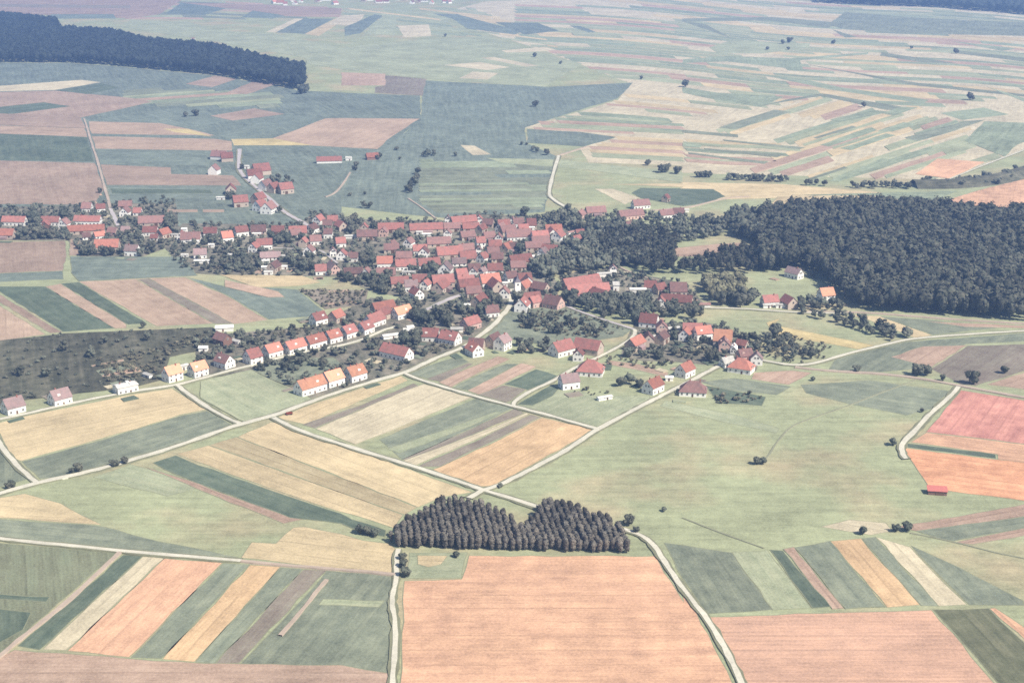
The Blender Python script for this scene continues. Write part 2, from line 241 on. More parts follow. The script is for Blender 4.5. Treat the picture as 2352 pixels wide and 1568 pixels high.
 ('Gl', 2, -0.324, [(84,1990),(128,1975),(172,1960),(214,1946),(216,1927),(174,1942),(130,1956),(87,1970)]),
 ('Gf', 3, -0.321, [(72,1974),(126,1956),(178,1939),(230,1922),(231,1899),(180,1916),(128,1933),(76,1950)]),
 ('Bn', 3, -0.32, [(61,1954),(103,1940),(145,1926),(186,1912),(227,1899),(229,1872),(189,1885),(148,1898),(107,1912),(65,1925)]),
 ('Gl', 3, -0.315, [(50,1928),(94,1914),(137,1900),(181,1886),(182,1869),(140,1883),(96,1897),(53,1911)]),
 ('Gf', 1, 2.832, [(181,1886),(224,1872),(225,1855),(182,1869)]),
 ('Gl', 3, -0.314, [(39,1914),(86,1899),(132,1884),(177,1870),(222,1855),(223,1834),(179,1848),(134,1862),(89,1877),(42,1891)]),
 ('Bn', 1, 2.841, [(28,1894),(72,1881),(114,1867),(158,1854),(159,1835),(117,1848),(75,1862),(31,1875)]),
 ('W', 1, -0.298, [(114,1828),(165,1812),(215,1796),(217,1782),(167,1797),(117,1812)]),
 ('W', 1, -0.302, [(133,1806),(174,1794),(214,1782),(215,1768),(175,1780),(135,1792)]),
 ('Bn', 1, -0.297, [(122,1795),(168,1781),(212,1768),(214,1744),(170,1757),(126,1771)]),
 ('W', 1, -0.291, [(111,1774),(161,1759),(209,1744),(210,1730),(162,1745),(113,1760)]),
 ('W', 1, -0.288, [(104,1762),(156,1746),(208,1730),(210,1714),(159,1729),(107,1744)]),
 ('Bn', 1, -0.29, [(94,1747),(131,1736),(169,1725),(206,1714),(208,1690),(171,1701),(134,1712),(97,1723)]),
 ('W', 1, -0.286, [(92,1723),(130,1712),(167,1701),(203,1690),(205,1669),(169,1680),(133,1690),(96,1701)]),
 ('Gl', 1, -0.282, [(94,1700),(130,1690),(166,1679),(201,1669),(202,1656),(168,1666),(132,1676),(97,1686)]),
 ('Gl', 1, -0.279, [(94,1686),(129,1676),(164,1666),(199,1656),(201,1639),(166,1649),(132,1659),(96,1669)]),
 ('W', 1, -0.459, [(225,1865),(270,1843),(272,1820),(227,1842)]),
 ('W', 1, -0.471, [(218,1802),(256,1782),(296,1776),(334,1764),(335,1741),(297,1753),(258,1759),(220,1778)]),
 ('Gl', 6, -0.428, [(215,1778),(260,1757),(307,1750),(350,1727),(350,1706),(308,1728),(262,1735),(217,1755)]),
 ('Gf', 6, -0.448, [(210,1734),(249,1715),(290,1709),(328,1695),(329,1673),(291,1686),(251,1692),(212,1710)]),
 ('Bn', 6, -0.377, [(205,1691),(256,1671),(307,1662),(308,1642),(257,1651),(208,1670)]),
 ('Gl', 1, -0.387, [(203,1670),(250,1651),(297,1644),(298,1632),(250,1640),(204,1658)]),
 ('Bn', 7, -0.401, [(202,1658),(245,1640),(290,1634),(291,1614),(247,1620),(204,1638)]),
 ('Gl', 0, -0.403, [(-1082,4223),(-956,4220),(-820,4162),(-802,4099),(-937,4157),(-1060,4159)]),
 ('Bn', 0, -0.548, [(-820,4162),(-701,4089),(-685,4028),(-802,4099)]),
 ('G', 1, -0.484, [(-1157,4142),(-1069,4159),(-976,4162),(-879,4135),(-776,4081),(-755,4006),(-856,4059),(-952,4084),(-1042,4080),(-1129,4065)]),
 ('Bn', 0, -0.55, [(-776,4081),(-680,4022),(-588,3977),(-502,3959),(-486,3888),(-571,3906),(-661,3950),(-755,4006)]),
 ('M', 2, -0.507, [(-1478,4176),(-1358,4109),(-1249,4068),(-1152,4064),(-1059,4078),(-965,4084),(-941,4011),(-1034,4006),(-1124,3991),(-1220,3997),(-1327,4036),(-1446,4101)]),
 ('Bn', 0, -0.514, [(-965,4084),(-843,4051),(-716,3979),(-698,3909),(-821,3979),(-941,4011)]),
 ('Gl', 0, -0.492, [(-1452,4101),(-1320,4030),(-1204,3992),(-1171,3909),(-1286,3945),(-1413,4013)]),
 ('G', 3, 0.043, [(-1204,3992),(-1095,3997),(-990,4013),(-962,3928),(-1066,3914),(-1171,3909)]),
 ('Gl', 3, -0.542, [(-990,4013),(-887,4000),(-777,3953),(-668,3887),(-647,3808),(-755,3871),(-860,3916),(-962,3928)]),
 ('Gl', 0, -0.489, [(-1413,4008),(-1303,3950),(-1204,3914),(-1113,3908),(-1029,3921),(-942,3928),(-925,3877),(-1011,3869),(-1094,3856),(-1184,3862),(-1281,3896),(-1389,3953)]),
 ('Bn', 0, -0.533, [(-942,3928),(-854,3912),(-762,3871),(-669,3816),(-579,3770),(-494,3748),(-484,3700),(-567,3722),(-655,3767),(-747,3820),(-838,3861),(-925,3877)]),
 ('Bn', 0, 0.129, [(-1144,3856),(-1043,3864),(-942,3877),(-917,3798),(-1014,3785),(-1113,3778)]),
 ('Bn', 0, -0.355, [(-600,3736),(-517,3704),(-436,3699),(-420,3627),(-499,3632),(-582,3661)]),
 ('Gl', 0, -0.47, [(-1357,3866),(-1244,3809),(-1141,3780),(-1048,3781),(-958,3795),(-937,3731),(-1025,3718),(-1117,3717),(-1217,3745),(-1328,3801)]),
 ('G', 0, -0.489, [(-958,3795),(-874,3794),(-783,3766),(-691,3717),(-600,3667),(-514,3634),(-499,3575),(-585,3608),(-673,3657),(-765,3703),(-853,3730),(-937,3731)]),
 ('Gl', 0, -0.291, [(-1237,3750),(-1123,3717),(-1021,3721),(-1004,3675),(-1106,3673),(-1218,3706)]),
 ('G', 0, -0.28, [(-1021,3721),(-945,3731),(-865,3731),(-781,3707),(-768,3663),(-851,3687),(-929,3687),(-1004,3675)]),
 ('Gl', 1, -0.011, [(-1059,3670),(-951,3686),(-837,3684),(-818,3623),(-929,3624),(-1036,3610)]),
 ('G', 0, -0.479, [(-837,3684),(-753,3656),(-666,3610),(-649,3553),(-735,3596),(-818,3623)]),
 ('Bn', 0, -0.198, [(-967,3619),(-871,3628),(-769,3608),(-753,3555),(-854,3576),(-948,3568)]),
 ('Gl', 1, 1.689, [(-127,3938),(-98,3894),(-88,3805),(-116,3846)]),
 ('Gl', 1, -0.962, [(-176,3920),(-68,3764),(-62,3718),(-169,3869)]),
 ('Gl', 1, -0.958, [(-211,3922),(-53,3698),(-48,3649),(-204,3868)]),
 ('W', 1, -0.952, [(-254,3932),(-139,3770),(-32,3622),(-26,3558),(-130,3702),(-242,3858)]),
 ('W', 1, -0.941, [(-166,3742),(-84,3630),(-6,3523),(0,3462),(-76,3565),(-156,3674)]),
 ('Gl', 1, -0.935, [(-352,3932),(-220,3752),(-100,3589),(-91,3517),(-208,3675),(-337,3846)]),
 ('W', 2, -0.934, [(-100,3589),(18,3429),(25,3364),(-91,3517)]),
 ('Gl', 2, -0.926, [(-200,3654),(-115,3540),(-34,3433),(42,3332),(46,3286),(-28,3384),(-108,3487),(-192,3598)]),
 ('W', 0, -0.924, [(-443,3921),(-350,3798),(-262,3683),(-179,3575),(-172,3528),(-254,3635),(-340,3746),(-432,3865)]),
 ('Gl', 2, -0.923, [(-179,3575),(-100,3471),(-24,3371),(47,3278),(51,3239),(-19,3330),(-94,3426),(-172,3528)]),
 ('Gl', 0, -0.915, [(-453,3887),(-331,3729),(-219,3583),(-115,3447),(-107,3397),(-210,3528),(-321,3670),(-440,3822)]),
 ('Gf', 2, -0.909, [(-115,3447),(15,3281),(19,3235),(-107,3397)]),
 ('Gl', 2, -0.916, [(15,3281),(52,3232),(56,3188),(19,3235)]),
 ('W', 2, -0.903, [(-110,3392),(16,3232),(21,3196),(-104,3354)]),
 ('Gl', 2, -0.91, [(16,3232),(57,3180),(60,3146),(21,3196)]),
 ('Gf', 0, -0.903, [(-440,3774),(-335,3640),(-236,3516),(-144,3399),(-136,3344),(-226,3458),(-323,3578),(-426,3707)]),
 ('Gf', 2, -0.909, [(12,3202),(68,3132),(72,3086),(17,3154)]),
 ('Gl', 1, -0.893, [(-196,3413),(-110,3306),(-29,3205),(-25,3169),(-105,3267),(-190,3372)]),
 ('W', 2, -0.896, [(-29,3205),(72,3078),(75,3045),(-25,3169)]),
 ('Gl', 0, -0.89, [(-404,3631),(-303,3505),(-207,3388),(-117,3278),(-109,3224),(-197,3330),(-291,3444),(-391,3565)]),
 ('Gf', 3, -0.882, [(-117,3226),(-68,3167),(-63,3124),(-110,3180)]),
 ('Gl', 2, -0.884, [(-28,3118),(86,2979),(90,2941),(-23,3076)]),
 ('Gf', 0, -0.877, [(-321,3426),(-208,3290),(-103,3166),(-97,3127),(-200,3248),(-311,3381)]),
 ('W', 2, 1.678, [(70,2960),(90,2935),(94,2901),(73,2925)]),
 ('Gl', 0, -0.87, [(-283,3341),(-137,3169),(-128,3114),(-271,3281)]),
 ('Gl', 0, -0.855, [(-239,3235),(-183,3171),(-173,3112),(-228,3176)]),
 ('P', 3, -0.103, [(-562,1614),(-521,1610),(-479,1605),(-472,1591),(-514,1596),(-555,1600)]),
 ('P', 3, -0.102, [(-589,1603),(-550,1599),(-511,1595),(-472,1591),(-464,1575),(-502,1579),(-540,1582),(-579,1586)]),
 ('Bn', 3, -0.101, [(-583,1586),(-544,1582),(-506,1579),(-468,1575),(-461,1562),(-499,1566),(-537,1570),(-576,1574)]),
 ('Wd', 3, -0.106, [(-579,1574),(-539,1570),(-500,1566),(-461,1562),(-454,1546),(-492,1550),(-531,1554),(-570,1558)]),
 ('P', 3, -0.097, [(-573,1558),(-534,1554),(-495,1550),(-457,1546),(-449,1531),(-488,1535),(-526,1539),(-564,1542)]),
 ('Wd', 3, -0.098, [(-568,1542),(-528,1539),(-489,1535),(-450,1531),(-443,1517),(-481,1521),(-520,1525),(-560,1528)]),
 ('Wd', 3, -0.099, [(-563,1528),(-524,1525),(-485,1521),(-446,1517),(-440,1505),(-478,1509),(-517,1513),(-556,1517)]),
 ('Wd', 3, -0.098, [(-559,1517),(-519,1513),(-479,1509),(-440,1505),(-433,1490),(-472,1494),(-511,1498),(-550,1502)]),
 ('M', 3, -0.101, [(-554,1502),(-514,1498),(-475,1494),(-436,1490),(-430,1479),(-469,1483),(-508,1487),(-547,1490)]),
 ('Bn', 3, -0.099, [(-550,1490),(-510,1487),(-472,1483),(-433,1479),(-428,1470),(-466,1473),(-505,1477),(-544,1481)]),
 ('Bn', 3, -0.097, [(-546,1481),(-508,1477),(-470,1474),(-433,1470),(-428,1460),(-465,1463),(-503,1467),(-540,1470)]),
 ('P', 3, -0.095, [(-543,1470),(-505,1467),(-468,1463),(-430,1460),(-423,1447),(-460,1450),(-498,1454),(-535,1458)]),
 ('Bn', 3, -0.096, [(-538,1458),(-502,1454),(-465,1450),(-429,1447),(-423,1435),(-459,1438),(-495,1442),(-531,1445)]),
 ('P', 3, -0.093, [(-534,1445),(-499,1442),(-464,1438),(-429,1435),(-422,1423),(-457,1426),(-492,1430),(-527,1433)]),
 ('P', 3, -0.1, [(-530,1433),(-495,1430),(-460,1426),(-425,1423),(-418,1410),(-452,1413),(-487,1416),(-521,1419)]),
 ('G', 3, 0.545, [(-616,2259),(-562,2292),(-546,2253),(-600,2221)]),
 ('G', 4, 0.539, [(-606,2221),(-556,2251),(-505,2282),(-494,2252),(-544,2222),(-594,2193)]),
 ('Gl', 5, 0.531, [(-598,2193),(-557,2217),(-516,2242),(-473,2267),(-465,2245),(-507,2220),(-549,2196),(-590,2172)]),
 ('Gf', 6, 0.523, [(-593,2172),(-545,2200),(-496,2228),(-446,2257),(-439,2236),(-488,2207),(-537,2179),(-584,2152)]),
 ('Bn', 7, 0.519, [(-588,2152),(-546,2176),(-504,2200),(-460,2225),(-416,2250),(-406,2221),(-450,2196),(-493,2172),(-535,2148),(-576,2125)]),
 ('Gf', 8, 0.515, [(-580,2125),(-531,2152),(-482,2181),(-430,2210),(-378,2240),(-366,2204),(-418,2175),(-468,2147),(-518,2120),(-566,2093)]),
 ('G', 9, 0.511, [(-531,2115),(-489,2139),(-446,2163),(-402,2187),(-357,2212),(-345,2175),(-389,2150),(-433,2126),(-475,2103),(-517,2080)]),
 ('Gl', 10, 0.497, [(-482,2103),(-441,2126),(-398,2149),(-355,2173),(-347,2148),(-390,2125),(-432,2102),(-473,2079)]),
 ('Gf', 11, 0.493, [(-436,2102),(-394,2125),(-351,2148),(-340,2115),(-382,2092),(-424,2070)]),
 ('G', 12, -1.246, [(-378,2098),(-349,2113),(-337,2077),(-365,2062)]),
 ('Gf', 2, -1.301, [(-110,1658),(-95,1659),(-90,1641),(-105,1640)]),
 ('Gf', 2, 0.053, [(-109,1640),(-72,1642),(-35,1644),(2,1646),(7,1626),(-30,1624),(-67,1622),(-104,1620)]),
 ('G', 2, -1.372, [(2,1646),(21,1648),(26,1627),(7,1626)]),
 ('Gf', 3, 0.052, [(-108,1620),(-72,1622),(-35,1624),(2,1626),(6,1605),(-30,1603),(-66,1601),(-102,1599)]),
 ('G', 2, 0.057, [(2,1626),(45,1628),(49,1607),(6,1605)]),
 ('G', 4, 0.058, [(-107,1599),(-69,1601),(-31,1603),(7,1605),(45,1607),(49,1587),(11,1585),(-26,1583),(-64,1581),(-101,1579)]),
 ('G', 2, 0.053, [(-106,1579),(-57,1582),(-8,1584),(-3,1563),(-52,1560),(-99,1558)]),
 ('Gf', 5, 0.052, [(-8,1584),(41,1587),(46,1566),(-3,1563)]),
 ('G', 3, 0.054, [(-104,1558),(-62,1560),(-20,1562),(-15,1542),(-57,1540),(-98,1538)]),
 ('G', 2, 0.056, [(-103,1538),(-67,1539),(-32,1541),(4,1543),(40,1545),(43,1533),(7,1531),(-28,1530),(-64,1528),(-99,1526)]),
 ('G', 3, 0.053, [(-102,1526),(-67,1528),(-31,1530),(4,1531),(40,1533),(43,1518),(8,1516),(-28,1514),(-63,1512),(-98,1511)]),
 ('Gf', 4, 0.048, [(-101,1511),(-62,1513),(-23,1515),(16,1517),(19,1505),(-20,1503),(-59,1501),(-98,1499)]),
 ('G', 2, 0.052, [(16,1517),(40,1518),(42,1506),(19,1505)]),
 ('G', 5, 0.05, [(-100,1499),(-62,1501),(-24,1503),(14,1505),(17,1494),(-21,1492),(-59,1490),(-97,1488)]),
 ('Gf', 2, 0.048, [(14,1505),(39,1506),(42,1495),(17,1494)]),
 ('G', 6, 0.048, [(-100,1488),(-61,1490),(-21,1492),(18,1494),(22,1481),(-18,1479),(-57,1477),(-96,1475)]),
 ('Gf', 2, 0.044, [(18,1494),(39,1495),(42,1482),(22,1481)]),
 ('Gf', 7, 0.053, [(-99,1475),(-65,1477),(-32,1478),(2,1480),(36,1482),(38,1470),(5,1469),(-29,1467),(-62,1466),(-96,1464)]),
 ('G', 2, 0.051, [(-23,1468),(36,1470),(39,1453),(-19,1450)]),
 ('G', 3, 0.045, [(-97,1446),(-64,1448),(-31,1450),(2,1451),(35,1453),(38,1438),(6,1436),(-27,1434),(-60,1433),(-93,1431)]),
 ('Gf', 4, 0.054, [(-96,1431),(-63,1433),(-31,1434),(2,1436),(35,1438),(37,1426),(5,1425),(-28,1424),(-60,1422),(-93,1420)]),
 ('G', 5, 0.052, [(-96,1420),(-61,1422),(-26,1424),(-23,1413),(-58,1412),(-92,1410)]),
 ('Gf', 5, 0.047, [(-26,1424),(32,1426),(34,1416),(-23,1413)]),
 ('Gf', 2, 0.048, [(-92,1410),(-62,1412),(-30,1413),(1,1415),(32,1416),(34,1406),(3,1404),(-28,1403),(-58,1402),(-89,1400)]),
 ('G', 3, 0.042, [(-86.4,1400.4),(-43.7,1402.5),(-0.9,1404.3),(3.0,1388.4),(-39.3,1386.4),(-81.6,1384.4)]),
 ('Gf', 2, 0.05, [(-0.9,1404.3),(28.9,1405.8),(32.5,1389.9),(3.0,1388.4)]),
 ('G', 4, 0.052, [(-80.3,1384.6),(-44.1,1386.4),(-7.8,1388.0),(28.6,1389.9),(31.0,1379.3),(-5.2,1377.7),(-41.2,1375.9),(-77.2,1374.3)]),
 ('G', 2, 0.047, [(-77.2,1374.3),(-25.8,1376.7),(-22.6,1365.5),(-73.6,1363.2)]),
 ('G', 5, -0.902, [(0.5,1023.8),(36.0,1038.1),(85.9,975.0),(78.6,959.6),(29.1,935.0),(-2.5,954.6),(-19.0,954.6),(-5.8,1012.5)]),
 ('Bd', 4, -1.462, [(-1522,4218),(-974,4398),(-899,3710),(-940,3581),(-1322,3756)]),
 ('M', 5, -0.139, [(-1423,4052),(-1047,4000),(-1021,3898),(-1388,3948)]),
 ('Gm', 5, 3.142, [(-1176,3710),(-1017,3710),(-975,3581),(-1136,3581)]),
 ('Gm', 4, 1.682, [(-889,3733),(-931,4106),(-869,4106),(-764,3898),(-783,3688)]),
 ('Gm', 1, 1.602, [(-675,3623),(-682,3826),(-573,3666),(-589,3581)]),
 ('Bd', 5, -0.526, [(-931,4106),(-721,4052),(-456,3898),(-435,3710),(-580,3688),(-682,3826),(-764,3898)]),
 ('Wp', 0, -1.602, [(-549,3233),(-535,3581),(-514,3581),(-525,3222)]),
 ('Gm', 0, -1.585, [(-525,3222),(-514,3581),(-492,3581),(-498,3212)]),
 ('W', 0, 1.518, [(-456,3189),(-433,3623),(-411,3499),(-418,3140)]),
 ('Gm', 0, -1.614, [(-498,3212),(-492,3581),(-439,3581),(-456,3189)]),
 ('Wp', 1, -1.524, [(-430,3666),(-376,3710),(-360,3383),(-436,3421)]),
 ('Gm', 2, -1.588, [(-386,3346),(-350,3710),(-327,3666),(-335,3206),(-363,3140)]),
 ('Gl', 1, -1.5, [(-326,3346),(-324,3710),(-291,3666),(-256,3172),(-322,3172)]),
 ('Wp', 1, -1.493, [(-266,3383),(-196,3421),(-174,3140),(-232,3114)]),
 ('Gm', 3, -1.25, [(-203,3733),(-139,3710),(-42,3421),(25,3257),(8,3172),(-101,3310),(-148,3581)]),
 ('Gm', 4, 1.786, [(-40,3479),(61,3460),(106,3257),(27,3172)]),
 ('Gm', 2, 1.79, [(134,3383),(158,3383),(187,3240),(170,3222)]),
 ('Wp', 3, 0.664, [(-21,2845),(66,2914),(88,2859),(36,2819),(-10,2806)]),
 ('Wp', 3, 2.097, [(-59,2718),(-34,2730),(48,2589),(25,2574)]),
 ('Wp', 3, 2.379, [(-124,2600),(-60,2646),(-4,2567),(-44,2524)]),
 ('Wp', 3, 1.358, [(-89,2412),(-69,2503),(-24,2482),(-40,2393)]),
 ('Bn', 3, 1.685, [(-296,2492),(-218,2472),(-205,2319),(-276,2319)]),
 ('M', 2, -1.541, [(-217,2452),(-143,2402),(-137,2199),(-214,2232),(-220,2301),(-205,2319)]),
 ('G', 2, 0.224, [(420,3581),(644,3632),(788,3467),(724,3328),(626,3531),(410,3491)]),
 ('G', 3, 1.245, [(865,3779),(1028,3581),(1236,3460),(1125,3140),(857,3199),(754,3310),(744,3421)]),
 ('G', 2, 1.503, [(727,3292),(744,3123),(714,3101)]),
 ('G', 2, -1.531, [(411,3499),(456,3440),(469,3108),(455,3189)]),
 ('Gl', 2, -0.366, [(395,2900),(460,3045),(616,2985),(596,2900),(487,2793),(400,2793)]),
 ('Gf', 2, -1.706, [(319,2693),(408,2747),(538,2705),(513,2524),(395,2658),(311,2630)]),
 ('Gf', 3, 0.54, [(486,2688),(695,2814),(685,2777),(532,2674)]),
 ('Gf', 2, 1.948, [(423,2472),(496,2383),(528,2292),(628,2151),(607,2113),(501,2274)]),
 ('G', 2, 1.951, [(530,2623),(662,2355),(801,2207),(791,2179),(652,2319)]),
 ('G', 2, -1.117, [(720,2814),(813,2623),(753,2646),(703,2755)]),
 ('G', 2, -1.017, [(872,2859),(972,2698),(952,2641),(860,2798)]),
 ('Gf', 2, 1.798, [(920,3030),(1008,2886),(964,2840)]),
 ('Gf', 3, 1.581, [(763,2301),(781,2151),(765,2105)]),
 ('Gf', 2, -2.033, [(274,2301),(320,2232),(416,2186),(363,2078),(309,2151),(266,2232)]),
 ('G', 4, -1.036, [(363,2083),(410,2151),(482,2223),(574,2068),(570,2047),(537,2050),(474,2196),(411,2135)]),
 ('G', 4, 1.01, [(275,1889),(377,2051),(398,2030),(294,1875)]),
 ('Gf', 4, -2.354, [(438,1957),(516,2050),(539,2030),(446,1936)]),
 ('Gf', 5, -2.19, [(523,2016),(566,2078),(590,2073),(534,1994)]),
 ('G', 5, 0.929, [(384,1807),(456,1904),(460,1892),(388,1800)]),
 ('Gf', 7, -2.193, [(382,1753),(467,1877),(478,1889),(480,1865),(390,1740)]),
 ('Gf', 9, 0.941, [(478,1859),(532,1933),(545,1914),(496,1853)]),
 ('Gf', 9, 0.923, [(400,1727),(485,1839),(494,1824),(411,1714)]),
 ('G', 12, 0.847, [(501,1807),(619,1942),(648,1952),(564,1842),(509,1778)]),
 ('Gf', 1, 0.587, [(606,2019),(686,2073),(700,2005),(619,1954)]),
 ('G', 3, 0.919, [(321,1533),(379,1609),(381,1600),(328,1533)]),
 ('Gf', 5, 0.985, [(344,1524),(435,1661),(446,1651),(354,1520)]),
 ('Gf', 7, 1.123, [(570,1785),(645,1942),(703,1926),(658,1796),(625,1753),(584,1672)]),
 ('G', 5, 2.628, [(224,1869),(292,1832),(289,1810),(222,1847)]),
 ('G', 7, -0.562, [(267,1793),(360,1734),(349,1720),(268,1782)]),
 ('G', 7, -0.477, [(235,1730),(324,1684),(313,1666),(235,1717)]),
 ('G', 8, -0.64, [(212,1700),(297,1636),(290,1623),(211,1690)]),
 ('Gf', 7, -0.6, [(213,1769),(236,1753),(230,1732),(210,1742)]),
 ('P', 8, -2.191, [(448,1563),(500,1658),(548,1636),(477,1537)]),
 ('Wp', 1, -0.671, [(197,1625),(242,1589),(238,1563),(190,1572)]),
 ('Gm', 2, 1.561, [(20,1877),(88,1853),(133,1813),(87,1742),(19,1769)]),
 ('Wp', 2, 1.796, [(-64,1753),(-46,1748),(-25,1687),(-47,1682)]),
 ('Gl', 3, -0.539, [(-30,1663),(55,1653),(191,1572),(184,1514),(86,1589),(-12,1634)]),
 ('Wp', 0, 1.885, [(87,1482),(107,1482),(132,1434),(113,1402)]),
 ('W', 4, -3.036, [(108,1506),(184,1510),(181,1518),(292,1506),(390,1460),(309,1438),(174,1423),(162,1460),(182,1490)]),
 ('Gf', 5, 0.13, [(297,1449),(468,1471),(421,1409),(382,1430)]),
 ('W', 6, -2.737, [(254,1388),(273,1440),(314,1446),(370,1448),(414,1408),(398,1388),(326,1396),(257,1366)]),
 ('P', 0, -1.904, [(426,1408),(501,1484),(567,1542),(504,1359),(466,1368)]),
 ('Gd', 5, 2.36, [(125,1460),(136,1486),(181,1482),(212,1479),(220,1441),(195,1409),(171,1395),(132,1434)]),
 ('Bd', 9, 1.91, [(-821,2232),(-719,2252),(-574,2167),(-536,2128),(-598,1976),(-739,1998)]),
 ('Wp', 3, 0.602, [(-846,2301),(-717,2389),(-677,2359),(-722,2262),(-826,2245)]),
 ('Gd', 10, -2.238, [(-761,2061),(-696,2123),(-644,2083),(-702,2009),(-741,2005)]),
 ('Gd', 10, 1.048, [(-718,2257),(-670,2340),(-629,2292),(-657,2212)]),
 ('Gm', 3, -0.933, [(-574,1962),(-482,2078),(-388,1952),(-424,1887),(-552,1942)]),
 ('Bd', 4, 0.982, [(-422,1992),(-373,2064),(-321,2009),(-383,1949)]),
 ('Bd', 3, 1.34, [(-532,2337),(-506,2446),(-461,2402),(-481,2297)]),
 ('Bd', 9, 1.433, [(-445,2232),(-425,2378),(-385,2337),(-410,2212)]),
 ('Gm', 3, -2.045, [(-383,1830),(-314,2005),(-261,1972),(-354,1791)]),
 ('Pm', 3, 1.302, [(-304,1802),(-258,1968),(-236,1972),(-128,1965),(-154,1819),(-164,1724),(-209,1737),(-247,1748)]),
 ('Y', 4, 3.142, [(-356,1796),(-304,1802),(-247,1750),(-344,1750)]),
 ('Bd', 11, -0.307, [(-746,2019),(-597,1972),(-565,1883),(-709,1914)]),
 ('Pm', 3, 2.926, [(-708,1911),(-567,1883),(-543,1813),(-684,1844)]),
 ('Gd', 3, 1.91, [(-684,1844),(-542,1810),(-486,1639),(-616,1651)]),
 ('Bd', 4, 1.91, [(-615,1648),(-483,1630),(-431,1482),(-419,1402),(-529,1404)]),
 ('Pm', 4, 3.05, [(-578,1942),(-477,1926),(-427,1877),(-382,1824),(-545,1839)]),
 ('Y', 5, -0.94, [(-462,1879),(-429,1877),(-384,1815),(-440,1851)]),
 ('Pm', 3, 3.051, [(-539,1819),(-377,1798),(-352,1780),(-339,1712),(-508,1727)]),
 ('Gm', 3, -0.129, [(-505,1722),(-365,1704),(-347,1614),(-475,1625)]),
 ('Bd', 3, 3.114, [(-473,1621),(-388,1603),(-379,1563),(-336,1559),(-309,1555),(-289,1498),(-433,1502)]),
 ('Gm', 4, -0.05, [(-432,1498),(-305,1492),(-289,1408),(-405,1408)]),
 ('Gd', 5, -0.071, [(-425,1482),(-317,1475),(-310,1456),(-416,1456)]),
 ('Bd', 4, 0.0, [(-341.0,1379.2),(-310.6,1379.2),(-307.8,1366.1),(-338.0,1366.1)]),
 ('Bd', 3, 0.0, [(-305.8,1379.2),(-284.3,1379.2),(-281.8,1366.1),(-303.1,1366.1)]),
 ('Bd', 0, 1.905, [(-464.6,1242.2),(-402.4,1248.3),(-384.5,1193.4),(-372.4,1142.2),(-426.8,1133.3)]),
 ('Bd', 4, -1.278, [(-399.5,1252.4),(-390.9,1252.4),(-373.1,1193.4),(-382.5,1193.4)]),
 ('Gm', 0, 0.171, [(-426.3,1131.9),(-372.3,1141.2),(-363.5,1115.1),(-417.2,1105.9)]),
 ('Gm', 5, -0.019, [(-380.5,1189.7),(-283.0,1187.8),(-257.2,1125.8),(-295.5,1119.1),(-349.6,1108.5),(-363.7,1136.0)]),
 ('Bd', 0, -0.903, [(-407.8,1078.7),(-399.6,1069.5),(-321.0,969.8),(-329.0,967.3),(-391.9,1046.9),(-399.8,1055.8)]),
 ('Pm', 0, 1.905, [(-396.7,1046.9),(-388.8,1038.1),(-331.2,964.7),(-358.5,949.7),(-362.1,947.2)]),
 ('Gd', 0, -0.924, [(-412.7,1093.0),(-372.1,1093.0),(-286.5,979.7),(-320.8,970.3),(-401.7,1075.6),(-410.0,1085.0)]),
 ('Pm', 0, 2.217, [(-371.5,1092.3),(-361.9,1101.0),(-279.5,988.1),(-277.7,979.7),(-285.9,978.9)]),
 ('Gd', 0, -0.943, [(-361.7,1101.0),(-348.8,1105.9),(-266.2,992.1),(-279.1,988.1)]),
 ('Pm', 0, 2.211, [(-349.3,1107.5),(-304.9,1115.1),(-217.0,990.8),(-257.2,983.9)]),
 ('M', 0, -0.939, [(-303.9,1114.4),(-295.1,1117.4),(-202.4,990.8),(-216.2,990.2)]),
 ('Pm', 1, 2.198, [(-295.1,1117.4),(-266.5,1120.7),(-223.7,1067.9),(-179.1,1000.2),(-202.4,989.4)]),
 ('Gm', 0, 2.154, [(-265.8,1121.4),(-228.5,1093.0),(-192.4,1089.1),(-169.6,1083.4),(-142.2,1026.6),(-149.4,1008.4),(-178.8,1001.0),(-224.0,1069.5)]),
 ('W', 5, -0.039, [(-240.6,1128.5),(-172.2,1125.8),(-153.9,1105.2),(-169.5,1094.6),(-202.5,1089.1)]),
 ('Bn', 6, -0.627, [(-232.3,1112.4),(-183.7,1077.2),(-176.4,1061.8),(-189.3,1060.3),(-228.0,1090.4)]),
 ('M', 6, 2.034, [(-168.8,1084.1),(-113.2,1081.9),(-110.7,1039.6),(-140.8,1028.0)]),
 ('Bn', 7, 0.282, [(-145.5,1078.7),(-129.3,1083.4),(-126.8,1075.6),(-143.1,1072.5)]),
 ('Bn', 7, -2.849, [(-145.9,1042.5),(-122.4,1049.8),(-117.7,1043.9),(-141.9,1036.6)]),
 ('A', 6, 1.905, [(-362.0,947.0),(-318.7,965.7),(-216.0,981.2),(-196.8,940.8),(-230.9,912.5),(-226.7,864.4),(-237.8,854.0),(-279.7,836.0),(-318.1,820.6)]),
 ('Bn', 7, 0.636, [(-279.6,894.4),(-261.3,907.9),(-259.4,903.4),(-277.3,891.1)]),
 ('G', 7, 0.647, [(-273.0,883.5),(-252.6,898.9),(-247.0,887.8),(-265.9,872.8)]),
 ('Bn', 8, 0.718, [(-266.9,873.8),(-247.1,891.1),(-241.8,881.3),(-264.5,870.2)]),
 ('W', 0, 0.609, [(-292.9,762.0),(-306.1,785.9),(-288.7,802.0),(-237.1,838.0),(-215.0,849.0),(-185.7,811.2),(-199.2,802.0),(-219.0,778.9),(-238.7,760.3),(-271.1,729.2),(-276.5,733.1)]),
